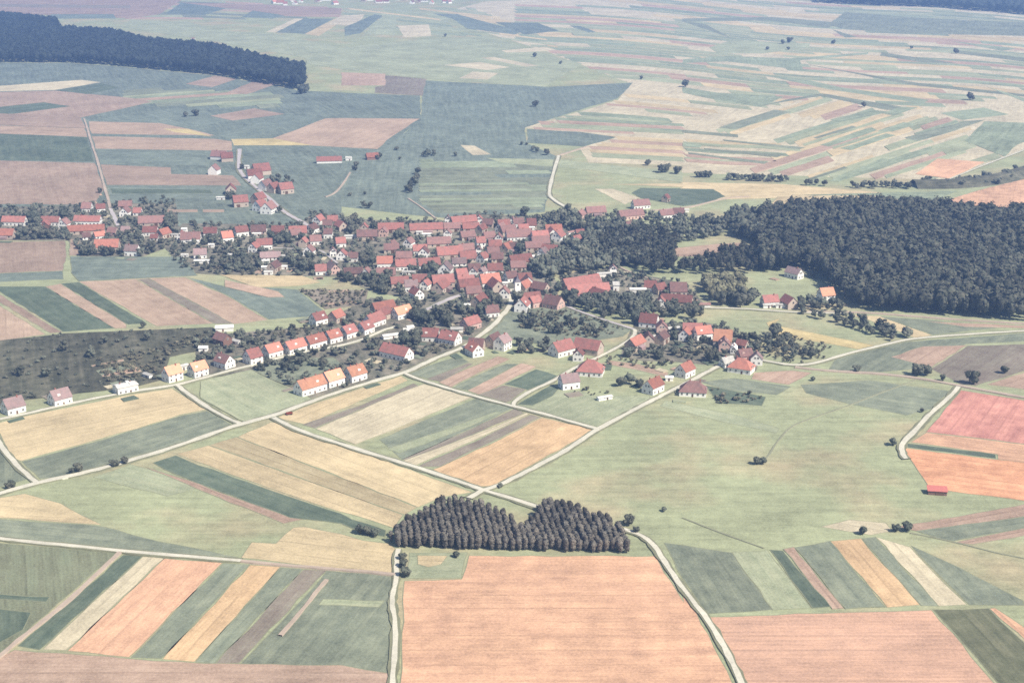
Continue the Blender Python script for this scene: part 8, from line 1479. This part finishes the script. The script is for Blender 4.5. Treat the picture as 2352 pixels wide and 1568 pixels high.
def smooth_line(P, k=5):
    out = []
    for i in range(len(P) - 1):
        p1 = P[i]; p2 = P[i + 1]
        k = max(3, int(math.hypot(p2[0] - p1[0], p2[1] - p1[1]) / (6 if p1[1] < 1400 else 25)))
        for j in range(k): s = j / k; out.append(tuple(p1[c] + (p2[c] - p1[c]) * s for c in (0, 1)))
    out.append(P[-1])
    # two rounds of corner smoothing
    for _ in range(3):
        out = [out[0]] + [tuple((out[i - 1][c] + 2 * out[i][c] + out[i + 1][c]) / 4 for c in (0, 1)) for i in range(1, len(out) - 1)] + [out[-1]]
    return out
def ribbon(name, P, w, z, mat, wob=0.12):
    Q = smooth_line(P); V = []; F = []
    for i, p in enumerate(Q):
        a = Q[max(i - 1, 0)]; b = Q[min(i + 1, len(Q) - 1)]; d = math.hypot(b[0] - a[0], b[1] - a[1]) + 1e-6
        nx, ny = -(b[1] - a[1]) / d, (b[0] - a[0]) / d
        l, r = w / 2 * (1 + random.uniform(-wob, wob)), w / 2 * (1 + random.uniform(-wob, wob))
        V += [(p[0] + nx * l, p[1] + ny * l, z), (p[0] - nx * r, p[1] - ny * r, z), (p[0] + nx * (l + .15), p[1] + ny * (l + .15), 0), (p[0] - nx * (r + .15), p[1] - ny * (r + .15), 0)]
    for i in range(len(Q) - 1):
        a = 4 * i; b = a + 4
        F += [(a + 1, b + 1, b, a), (a, b, b + 2, a + 2), (a + 3, b + 3, b + 1, a + 1)]
    return link(name, mesh_from(name, V, F), mat)
for i, (w, m, P) in enumerate(ROADS):
    if m in ('chalk', 'paved'): tag(ribbon('road_verge', P, w + 1.0, 0.57 + 0.004 * i, verge, 0.3), kind='structure')
    tag(ribbon('road' if m in ('chalk', 'paved') else 'farm_track', P, w * .72, (0.72 if m != 'path' else 0.24) + 0.004 * i, ROADM[m], .28), kind='structure')
# railway embankment curving in from the right
Q = smooth_line(RAIL, 8); V = []; F = []
for i, p in enumerate(Q):
    a = Q[max(i - 1, 0)]; b = Q[min(i + 1, len(Q) - 1)]; d = math.hypot(b[0] - a[0], b[1] - a[1]); nx, ny = -(b[1] - a[1]) / d, (b[0] - a[0]) / d
    for s, z in ((-18, 0), (-5, 6), (5, 6), (18, 0)): V.append((p[0] + nx * s, p[1] + ny * s, z))
for i in range(len(Q) - 1):
    for k in range(3): a = 4 * i + k; F.append((a, a + 1, a + 5, a + 4))
tag(link('railway_embankment', mesh_from('embankment', V, F), FM['A']), kind='structure')

# ------------------------------------------------------------------ houses
def box(V, F, x0, x1, y0, y1, z0, z1):
    b = len(V)
    V += [(x0, y0, z0), (x1, y0, z0), (x1, y1, z0), (x0, y1, z0), (x0, y0, z1), (x1, y0, z1), (x1, y1, z1), (x0, y1, z1)]
    F += [(b + 3, b + 2, b + 1, b), (b + 4, b + 5, b + 6, b + 7), (b, b + 1, b + 5, b + 4), (b + 1, b + 2, b + 6, b + 5), (b + 2, b + 3, b + 7, b + 6), (b + 3, b, b + 4, b + 7)]
def unit_box(name, sx, sy, sz):
    V, F = [], []; box(V, F, -sx / 2, sx / 2, -sy / 2, sy / 2, 0, sz); return mesh_from(name, V, F)
# window facing -Y in its own frame; frame ring + pane
def window_meshes(w, h):
    V, F = [], []; t_ = 0.13
    box(V, F, -w / 2, w / 2, -.06, .06, 0, t_); box(V, F, -w / 2, w / 2, -.06, .06, h - t_, h)
    box(V, F, -w / 2, -w / 2 + t_, -.06, .06, t_, h - t_); box(V, F, w / 2 - t_, w / 2, -.06, .06, t_, h - t_); box(V, F, -.04, .04, -.05, .05, t_, h - t_)
    fr = mesh_from('window', V, F); fr.materials.append(frame_m)
    pn = unit_box('pane', w - .1, .05, h - .1); pn.materials.append(glass_m)
    return fr, pn
WIN, PANE = window_meshes(1.3, 1.5)
DOOR = unit_box('door', 1.1, .12, 2.1); DOOR.materials.append(door_m)
BARN_DOOR = unit_box('barn_door', 3.0, .14, 3.2); BARN_DOOR.materials.append(door_m)
PANE_BIG = unit_box('window', 1.2, .1, 1.4); PANE_BIG.materials.append(glass_m)
CHIM = unit_box('chimney', .7, .7, 1.8); CHIM.materials.append(chim_m)

def make_house(kind, idx, cl, xy, L, W, h, pitch, ang, roof, wall, hip, det):
    label = house_label(kind, idx, cl, L, roof, wall)
    rt = bpy.data.objects.new(kind, None); col.objects.link(rt); rt.location = (xy[0], xy[1], 0); rt.rotation_euler = (0, 0, RAD(ang))
    rt.empty_display_size = 0.5
    GN = {'house': 'village houses', 'barn': 'village barns', 'shed': 'village sheds'}
    tag(rt, label, kind, 'houses of the distant town' if cl == 'town' else GN[kind])
    tp = math.tan(RAD(pitch)); rise = W / 2 * tp; top = h + rise; l, w = L / 2, W / 2
    hp = (w * 0.75) if hip else 0
    V = [(-l, -w, -.3), (l, -w, -.3), (l, w, -.3), (-l, w, -.3), (-l, -w, h), (l, -w, h), (l, w, h), (-l, w, h)]
    F = [(0, 1, 5, 4), (2, 3, 7, 6)]
    if hip: F += [(1, 2, 6, 5), (3, 0, 4, 7)]
    else:
        V += [(-l, 0, top - .02), (l, 0, top - .02)]; F += [(1, 2, 6, 9, 5), (3, 0, 4, 8, 7)]
    link('wall', mesh_from('wall', V, F), WALL[wall], rt)
    # roof: two slabs with overhang and thickness
    ov, th = 0.45, 0.22
    e = l + (0.35 if not hip else ov); ez = h - ov * tp; ew = w + ov
    if not hip:
        V = [(-e, -ew, ez + .06), (e, -ew, ez + .06), (e, 0, top + .06), (-e, 0, top + .06), (e, ew, ez + .06), (-e, ew, ez + .06)]
        V += [(x, y, z + th) for x, y, z in V]
        F = [(6, 7, 8, 9), (9, 8, 10, 11), (3, 2, 1, 0), (5, 4, 2, 3), (0, 1, 7, 6), (4, 5, 11, 10), (1, 2, 8, 7), (2, 4, 10, 8), (3, 0, 6, 9), (5, 3, 9, 11)]
    else:
        r = max(e - ew, .8)
        V = [(-e, -ew, ez + .06), (e, -ew, ez + .06), (e, ew, ez + .06), (-e, ew, ez + .06), (-r, 0, top + .1), (r, 0, top + .1)]
        V += [(x, y, ez - .15) for x, y, z in V[:4]]
        F = [(0, 1, 5, 4), (1, 2, 5), (2, 3, 4, 5), (3, 0, 4), (0, 6, 7, 1), (1, 7, 8, 2), (2, 8, 9, 3), (3, 9, 6, 0), (9, 8, 7, 6)]
    ro = link('roof', mesh_from('roof', V, F), ROOF[roof], rt)
    if kind == 'house' and cl != 'town':
        s = random.choice((-1, 1))
        link('chimney', CHIM, None, ro, (s * l * random.uniform(.2, .55), random.uniform(-.5, .5), top - .7))
        if L > 12 and det == 2: link('chimney', CHIM, None, ro, (-s * l * .5, .4, top - .7))
    if cl == 'town': return rt
    if kind == 'house' and det == 2 and L > 9.5 and not hip:
        for sgn in ((-1, 1) if random.random() < .6 else (random.choice((-1, 1)),)):
            dx = random.uniform(-.25, .25) * L; dz = h + rise * .3; yo = w * .7
            V, F = [], []; box(V, F, dx - .9, dx + .9, min(sgn * yo, sgn * .15), max(sgn * yo, sgn * .15), dz - .2, dz + 1.25)
            dm = link('dormer', mesh_from('dormer', V, F), WALL[wall], ro)
    if kind == 'barn' and random.random() < .45:
        sgn = random.choice((-1, 1)); x0 = random.uniform(-.4, 0) * L; x1 = x0 + L * .4; d_ = 3.0
        V = [(x0, sgn * (w + .01), -.2), (x1, sgn * (w + .01), -.2), (x1, sgn * (w + d_), -.2), (x0, sgn * (w + d_), -.2), (x0, sgn * (w + .01), h - .7), (x1, sgn * (w + .01), h - .7), (x1, sgn * (w + d_), h - 1.6), (x0, sgn * (w + d_), h - 1.6)]
        link('annex', mesh_from('annex', V, [(1, 2, 6, 5), (2, 3, 7, 6), (3, 0, 4, 7), (4, 5, 6, 7)]), ROOF['m'], rt)
    def win(x, y, z, rz):
        if det == 2:
            o = link('window', WIN, None, rt, (x, y, z), rz); link('pane', PANE, None, o, (0, 0, .05))
        else: link('window', PANE_BIG, None, rt, (x, y, z), rz)
    if kind == 'house' and det:
        rows = [1.0] + ([3.6] if h > 4.9 else [])
        n = max(2, int(L / 3.2))
        for z in rows:
            for i in range(n):
                x = -l + (i + .5) * L / n
                for sgn in (-1, 1):
                    if z == 1.0 and sgn == -1 and i == n // 2: link('door', DOOR, None, rt, (x, -w - .05, 0)); continue
                    win(x, sgn * (w + .045), z, 0)
        for sgn in (-1, 1):
            for y in (-w * .45, w * .45): win(sgn * (l + .045), y, 1.0, math.pi / 2)
            for y in (-w * .25, w * .25): win(sgn * (l + .045), y, h - .1, math.pi / 2)
    elif kind == 'barn' and det:
        for sgn in (-1, 1):
            link('barn_door', BARN_DOOR, None, rt, (random.uniform(-.2, .2) * L, sgn * (w + .05), 0))
            win(-l * .6, sgn * (w + .045), 1.6, 0); win(l * .65, sgn * (w + .045), 1.6, 0)
            win(sgn * (l + .045), 0, h - .2, math.pi / 2)
    elif kind == 'shed':
        link('door', DOOR, None, rt, (random.uniform(-.25, .25) * L, -w - .05, 0))
    return rt
for H_ in HOUSES: make_house(*H_)

# church-like tower in the middle of the village
rt = bpy.data.objects.new('church_tower', None); col.objects.link(rt); rt.location = (TOWER[0], TOWER[1], 0); rt.rotation_euler = (0, 0, RAD(12))
tag(rt, 'narrow white tower with dark pointed cap at the village crossroads', 'tower')
V, F = [], []; box(V, F, -2.3, 2.3, -2.3, 2.3, -.3, 11); link('wall', mesh_from('wall', V, F), WALL['w'], rt)
V, F = [], []; box(V, F, -2.5, 2.5, -2.5, 2.5, 10.9, 11.25); link('cornice', mesh_from('cornice', V, F), WALL['c'], rt)
link('roof', mesh_from('roof', [(-2.6, -2.6, 11.25), (2.6, -2.6, 11.25), (2.6, 2.6, 11.25), (-2.6, 2.6, 11.25), (-.9, -.9, 13.2), (.9, -.9, 13.2), (.9, .9, 13.2), (-.9, .9, 13.2), (0, 0, 16.5)],
     [(0, 1, 5, 4), (1, 2, 6, 5), (2, 3, 7, 6), (3, 0, 4, 7), (4, 5, 8), (5, 6, 8), (6, 7, 8), (7, 4, 8), (3, 2, 1, 0)]), slate_m, rt)
for a in range(4):
    link('window', PANE_BIG, None, rt, (2.35 * math.sin(a * math.pi / 2), -2.35 * math.cos(a * math.pi / 2), 8.3), a * math.pi / 2)

# red field shed at the corner of the orange field
rt = bpy.data.objects.new('field_shed', None); col.objects.link(rt); rt.location = (SHED[0], SHED[1], 0); rt.rotation_euler = (0, 0, RAD(-9)); rt.scale = (1.4, 1.4, 1.15)
tag(rt, 'long low red-roofed shed at the corner of the orange field', 'shed')
V, F = [], []; box(V, F, -3.4, 3.4, -1.7, 1.7, -.2, 2.0); link('wall', mesh_from('wall', V, F), WALL['b'], rt)
t = NT('red_sheet', 0.6); red_sheet = t.color((0.50, 0.17, 0.14), [(t.noise(1, t.coords(), 3), 0.25)])
link('roof', mesh_from('roof', [(-3.7, -2.0, 1.95), (3.7, -2.0, 1.95), (3.7, 2.0, 2.75), (-3.7, 2.0, 2.75), (-3.7, -2.0, 2.15), (3.7, -2.0, 2.15), (3.7, 2.0, 2.95), (-3.7, 2.0, 2.95)],
     [(3, 2, 1, 0), (4, 5, 6, 7), (0, 1, 5, 4), (1, 2, 6, 5), (2, 3, 7, 6), (3, 0, 4, 7)]), red_sheet, rt)
link('door', BARN_DOOR, None, rt, (0.8, -1.72, -1.25))

# rust-red wagon beside the main road
rt = bpy.data.objects.new('farm_wagon', None); col.objects.link(rt); rt.location = (WAGON[0], WAGON[1], 0.1); rt.rotation_euler = (0, 0, RAD(20))
tag(rt, 'small rust-red farm wagon at the field edge beside the main road', 'wagon')
t = NT('rust_paint', 0.7); rust = t.color((0.22, 0.06, 0.035), [(t.noise(2, t.coords(), 3), 0.5)])
t = NT('rubber', 0.9); rubber = t.color((0.03, 0.03, 0.03), [(t.random(), 0.2)])
V, F = [], []; box(V, F, -1.9, 1.9, -.9, .9, .7, .85); link('bed', mesh_from('bed', V, F), rust, rt)
for nm, d in (('side_board', (-1.9, 1.9, -.95, -.88)), ('side_board', (-1.9, 1.9, .88, .95)), ('end_board', (-1.95, -1.9, -.9, .9)), ('end_board', (1.9, 1.95, -.9, .9))):
    V, F = [], []; box(V, F, *d, .85, 1.5); link(nm, mesh_from(nm, V, F), rust, rt)
V, F = [], []; box(V, F, -3.3, -1.95, -.06, .06, .6, .72); link('drawbar', mesh_from('drawbar', V, F), rust, rt)
Vw = [(.45 * math.cos(a * math.pi / 6), y, .45 * math.sin(a * math.pi / 6)) for y in (-.12, .12) for a in range(12)]
Fw = [tuple(range(12)), tuple(range(23, 11, -1))] + [(i, i + 12, (i + 1) % 12 + 12, (i + 1) % 12) for i in range(12)]
WH = mesh_from('wheel', Vw, Fw); WH.materials.append(rubber)
for x in (-1.3, 1.3):
    for y in (-.85, .85): link('wheel', WH, None, rt, (x, y, .45))

# ------------------------------------------------------------------ trees
def ico(sub):
    bm = bmesh.new(); bmesh.ops.create_icosphere(bm, subdivisions=sub, radius=1)
    V = np.array([v.co[:] for v in bm.verts]); F = np.array([[v.index for v in f.verts] for f in bm.faces]); bm.free(); return V, F
ICO1 = ico(1); ICO2 = ico(2)
def crown(kind, leaves, seed):
    """unit crown (height 1, base of tree at z=0): lumpy cores plus leaf clumps; returns V, F(tris), tint"""
    r = np.random.default_rng(seed); Vs, Fs, Ts = [], [], []; n0 = 0
    if kind == 'broad':
        lobes = [((0, 0, .46), (.25, .25, .34))]
        for k in range(7):
            a = k * .9 + r.uniform(-.5, .5); d = r.uniform(.12, .28)
            lobes.append(((d * math.cos(a), d * math.sin(a), r.uniform(.30, .72)), (r.uniform(.11, .21),) * 2 + (r.uniform(.11, .22),)))
    elif kind == 'cone':
        lobes = [((0, 0, .36), (.13, .13, .26)), ((r.uniform(-.02, .02), r.uniform(-.02, .02), .64), (r.uniform(.14, .165), r.uniform(.14, .165), .25)), ((r.uniform(-.05, .05), r.uniform(-.05, .05), .80), (.11, .11, .13))]
    else:  # wood crown: tall dome
        lobes = [((0, 0, .62), (.20, .20, .34))]
        for k in range(3):
            a = k * 2.09 + r.uniform(-.5, .5); lobes.append(((.1 * math.cos(a), .1 * math.sin(a), r.uniform(.5, .8)), (.12, .12, r.uniform(.12, .2))))
    base = ICO2 if leaves > 60 and kind != 'wood' else ICO1
    areas = np.array([l[1][0] * l[1][2] for l in lobes]); per = (leaves * areas / areas.sum()).astype(int) + 1
    for (c, s), m in zip(lobes, per):
        V, F = base; d = 1 + 0.22 * r.standard_normal(len(V)).clip(-1.2, 1.2)[:, None] * .6
        P = V * d * np.array(s) * .9 + np.array(c)
        Vs.append(P); Fs.append(F + n0); n0 += len(P); Ts.append(r.uniform(.3, .6, len(P)))
        # leaf clumps: small triangles standing out of the surface
        q = r.standard_normal((m, 3)); q /= np.linalg.norm(q, axis=1)[:, None]
        ctr = q * np.array(s) * r.uniform(.88, 1.18, (m, 1)) + np.array(c)
        u = np.cross(q, r.standard_normal((m, 3))); u /= np.linalg.norm(u, axis=1)[:, None] + 1e-9; v = np.cross(q, u)
        sz = (r.uniform(.05, .10, (m, 1)) if kind != 'cone' else r.uniform(.03, .055, (m, 1)))
        tilt = q * r.uniform(-.6, .6, (m, 1))
        tri = np.stack([ctr + u * sz, ctr + (-.5 * u + .87 * v + tilt) * sz, ctr + (-.5 * u - .87 * v - tilt) * sz], 1).reshape(-1, 3)
        Vs.append(tri); Fs.append(np.arange(len(tri)).reshape(-1, 3) + n0); n0 += len(tri); Ts.append(np.repeat(r.uniform(.2, .95, m), 3))
    return np.concatenate(Vs), np.concatenate(Fs), np.concatenate(Ts)
def trunk_mesh(kind, seed):
    r = random.Random(seed); V, F = [], []
    def limb(p, q, r0, r1, n=6):
        b = len(V); d = Vector(q) - Vector(p); u = d.cross(Vector((.3, .9, .1))).normalized(); w = d.cross(u).normalized()
        for c, rr in ((p, r0), (q, r1)):
            for i in range(n): V.append(tuple(Vector(c) + (u * math.cos(i * 6.283 / n) + w * math.sin(i * 6.283 / n)) * rr))
        for i in range(n): F.append((b + i, b + (i + 1) % n, b + n + (i + 1) % n, b + n + i))
    if kind == 'broad':
        limb((0, 0, -.03), (.01, 0, .34), .035, .024); limb((.01, 0, .34), (.0, .02, .62), .024, .008)
        for k in range(3): a = k * 2.1 + r.uniform(-.4, .4); limb((.01, 0, .3), (.16 * math.cos(a), .16 * math.sin(a), .52), .014, .006, 5)
    else: limb((0, 0, -.03), (0, 0, .9), .016, .004)
    return mesh_from('trunk', V, F)
def crown_mesh(kind, leaves, seed, mat):
    V, F, T = crown(kind, leaves, seed); m = quad_mesh_np('crown', V, F, T); m.materials.append(mat); return m
BROAD = [(crown_mesh('broad', 260, s, leaf_broad), trunk_mesh('broad', s)) for s in range(8)]
CONE = [(crown_mesh('cone', 200, 40 + s, leaf_plant), trunk_mesh('cone', s)) for s in range(6)]
for _, tm in BROAD + CONE: tm.materials.append(bark)
def plant_tree(name, label, group, x, y, h, pair, wf=1.0):
    rt = bpy.data.objects.new(name, None); col.objects.link(rt); rt.location = (x, y, 0); rt.rotation_euler = (0, 0, random.uniform(0, 6.28))
    rt.scale = (h * wf, h * wf, h); rt.empty_display_size = .1
    tag(rt, label, 'tree', group)
    link('crown', pair[0], None, rt); link('trunk', pair[1], None, rt)
for x, y, h, cl, idx in TREES:
    label = tree_label(idx, cl, h)
    plant_tree('broadleaf_tree', label, 'lone field trees' if cl == 'lone' else 'village trees', x, y, h, random.choice(BROAD), random.uniform(.85, 1.2) if cl != 'lone' else random.uniform(1.0, 1.35))
for x, y, row, k in PLANTATION:
    label = f"slim dark tree, {ordn(k)} from front in the plantation's {ordn(row)} row from left"
    plant_tree('plantation_tree', label, 'trees of the dark plantation block', x, y, random.uniform(6.2, 8.6), random.choice(CONE), random.uniform(1.1, 1.4))

def inpoly_np(x, y, P):
    c = np.zeros(len(x), bool); n = len(P)
    for i in range(n):
        x1, y1 = P[i]; x2, y2 = P[(i + 1) % n]
        if y1 == y2: continue
        c ^= ((y1 > y) != (y2 > y)) & (x < (x2 - x1) * (y - y1) / (y2 - y1) + x1)
    return c
HX = np.array([(h[3][0], h[3][1], max(h[4], h[5]) / 2 + 2.0) for h in HOUSES])
RS = [(np.array(P[i]), np.array(P[i + 1]), w) for w, m, P in ROADS for i in range(len(P) - 1)]
def scatter(P, sp, jit=.32, avoid=True):
    xs = [p[0] for p in P]; ys = [p[1] for p in P]
    gx, gy = np.meshgrid(np.arange(min(xs), max(xs), sp), np.arange(min(ys), max(ys), sp * .87)); gx = gx + (np.arange(gx.shape[0])[:, None] % 2) * sp / 2
    x = (gx + rng.uniform(-jit, jit, gx.shape) * sp).ravel(); y = (gy + rng.uniform(-jit, jit, gx.shape) * sp).ravel()
    k = inpoly_np(x, y, P); x, y = x[k], y[k]
    if avoid:
        k = np.ones(len(x), bool)
        for hx, hy, hr in HX: k &= (x - hx) ** 2 + (y - hy) ** 2 > hr * hr
        for a, b, w in RS:
            d = b - a; tt = np.clip(((x - a[0]) * d[0] + (y - a[1]) * d[1]) / (d @ d + 1e-9), 0, 1)
            k &= (x - a[0] - tt * d[0]) ** 2 + (y - a[1] - tt * d[1]) ** 2 > (w / 2 + 1.2) ** 2
        x, y = x[k], y[k]
    return x, y
def mass(name, label, x, y, h, hv, kind, leaves, mat, wf, nvar=6, seed=0):
    """one object holding a whole wood; every tree keeps its own crown"""
    var = [crown(kind, leaves, 100 + seed * 10 + s) for s in range(nvar)]; Vs, Fs, Ts = [], [], []; n0 = 0
    pick = rng.integers(0, nvar, len(x)); rot = rng.uniform(0, 6.28, len(x)); hh = h * rng.uniform(1 - hv, 1 + hv, len(x)); ww = hh * wf * rng.uniform(.85, 1.2, len(x)); tt = rng.uniform(-.6, .6, len(x))
    for s in range(nvar):
        k = np.where(pick == s)[0]
        if not len(k): continue
        V, F, T = var[s]; c, sn = np.cos(rot[k])[:, None], np.sin(rot[k])[:, None]
        X = (V[None, :, 0] * c - V[None, :, 1] * sn) * ww[k][:, None] + x[k][:, None]
        Y = (V[None, :, 0] * sn + V[None, :, 1] * c) * ww[k][:, None] + y[k][:, None]
        Z = V[None, :, 2] * hh[k][:, None]
        Vs.append(np.stack([X, Y, Z], -1).reshape(-1, 3)); Ts.append((T[None, :] + tt[k][:, None]).ravel())
        Fs.append((F[None] + (np.arange(len(k)) * len(V))[:, None, None]).reshape(-1, 3) + n0); n0 += len(k) * len(V)
    m = quad_mesh_np(name, np.concatenate(Vs), np.concatenate(Fs), np.concatenate(Ts)); m.materials.append(mat)
    return tag(link(name, m), label, kind='stuff')
WLAB = {'right': ('dark mixed wood on the slope beside the village', 'wood', 44, leaf_wood, 1.05, .26), 'grove': ('dark grove', 'wood', 40, leaf_wood, 1.1, .2), 'left': ('long dark forest on the ridge beyond the fields', 'wood', 10, leaf_far, 1.25, .14),
        'far': ('hazy far forest at the edge of the plain', 'wood', 4, leaf_far, 2.0, .15), 'pale': ('pale grove', 'broad', 60, leaf_pale, 1.0, .2)}
for i, (nm, sp, h, P) in enumerate(WOODS):
    lab, kind, lv, mat, wf, hv = WLAB.get(nm, ('dense garden trees and orchard beside the village core', 'broad', 40, leaf_broad, 1.0, .22))
    x, y = scatter(P, sp)
    mass('forest' if nm in ('right', 'left', 'far') else 'grove_foliage', lab, x, y, h, hv, kind, lv, mat, wf, seed=i)
a = np.array(MORE_TREES)
mass('grove_foliage', 'scattered small trees further back between the houses', a[:, 0], a[:, 1], 8.5, .2, 'broad', 60, leaf_broad, 1.0, seed=30)
a = np.array(PLANTATION_BACK)
mass('plantation_foliage', 'rear rows of the dark plantation block', a[:, 0], a[:, 1], 7.4, .16, 'cone', 120, leaf_plant, 1.25, seed=60)
x, y = scatter(SLOPE, 7.5, .5); k = rng.random(len(x)) < .38
mass('shrubbery', 'rough scrub bushes over the dark slope behind the white street row', x[k], y[k], 2.3, .5, 'broad', 24, leaf_broad, 1.5, seed=80)
gx, gy = [], []
for P in YARDS:
    x, y = scatter(P, 7.0, .5); k = rng.random(len(x)) < .68; gx.append(x[k]); gy.append(y[k])
mass('shrubbery', 'garden trees and bushes filling the yards between the houses', np.concatenate(gx), np.concatenate(gy), 4.6, .4, 'broad', 36, leaf_broad, 1.25, seed=70)
gx, gy = [], []
for P in GARDENS:
    x, y = scatter(P, 4.2, .5); k = rng.random(len(x)) < .68; gx.append(x[k]); gy.append(y[k])
mass('shrubbery', 'low garden shrubs and vegetable rows between the houses', np.concatenate(gx), np.concatenate(gy), 2.6, .45, 'broad', 24, leaf_shrub, 1.3, seed=40)
# bushes along the railway bank
x, y = [], []
for i in range(len(RAIL) - 1):
    n = int(math.hypot(RAIL[i + 1][0] - RAIL[i][0], RAIL[i + 1][1] - RAIL[i][1]) / 5)
    for k in range(n): s = k / n; x.append(RAIL[i][0] + (RAIL[i + 1][0] - RAIL[i][0]) * s + random.uniform(-14, 14)); y.append(RAIL[i][1] + (RAIL[i + 1][1] - RAIL[i][1]) * s + random.uniform(-18, 18))
mass('hedge_foliage', 'dark bushes covering the curving railway bank', np.array(x), np.array(y), 8.0, .3, 'broad', 20, leaf_broad, 1.3, seed=50)

# ------------------------------------------------------------------ the air
V, F = [], []; box(V, F, -9500, 9500, -2000, 14500, -1.5, 320)
hz = link('haze', mesh_from('haze', V, F))
hm = bpy.data.materials.new('haze'); hm.use_nodes = True; n = hm.node_tree.nodes; n.clear()
out = n.new('ShaderNodeOutputMaterial'); pv = n.new('ShaderNodeVolumePrincipled')
pv.inputs['Color'].default_value = (0.30, 0.50, 1.0, 1); pv.inputs['Density'].default_value = 0.00014; pv.inputs['Anisotropy'].default_value = 0.1
hm.node_tree.links.new(pv.outputs[0], out.inputs['Volume']); hz.data.materials.append(hm)
tag(hz, 'thin bluish summer haze over the whole plain', kind='stuff')
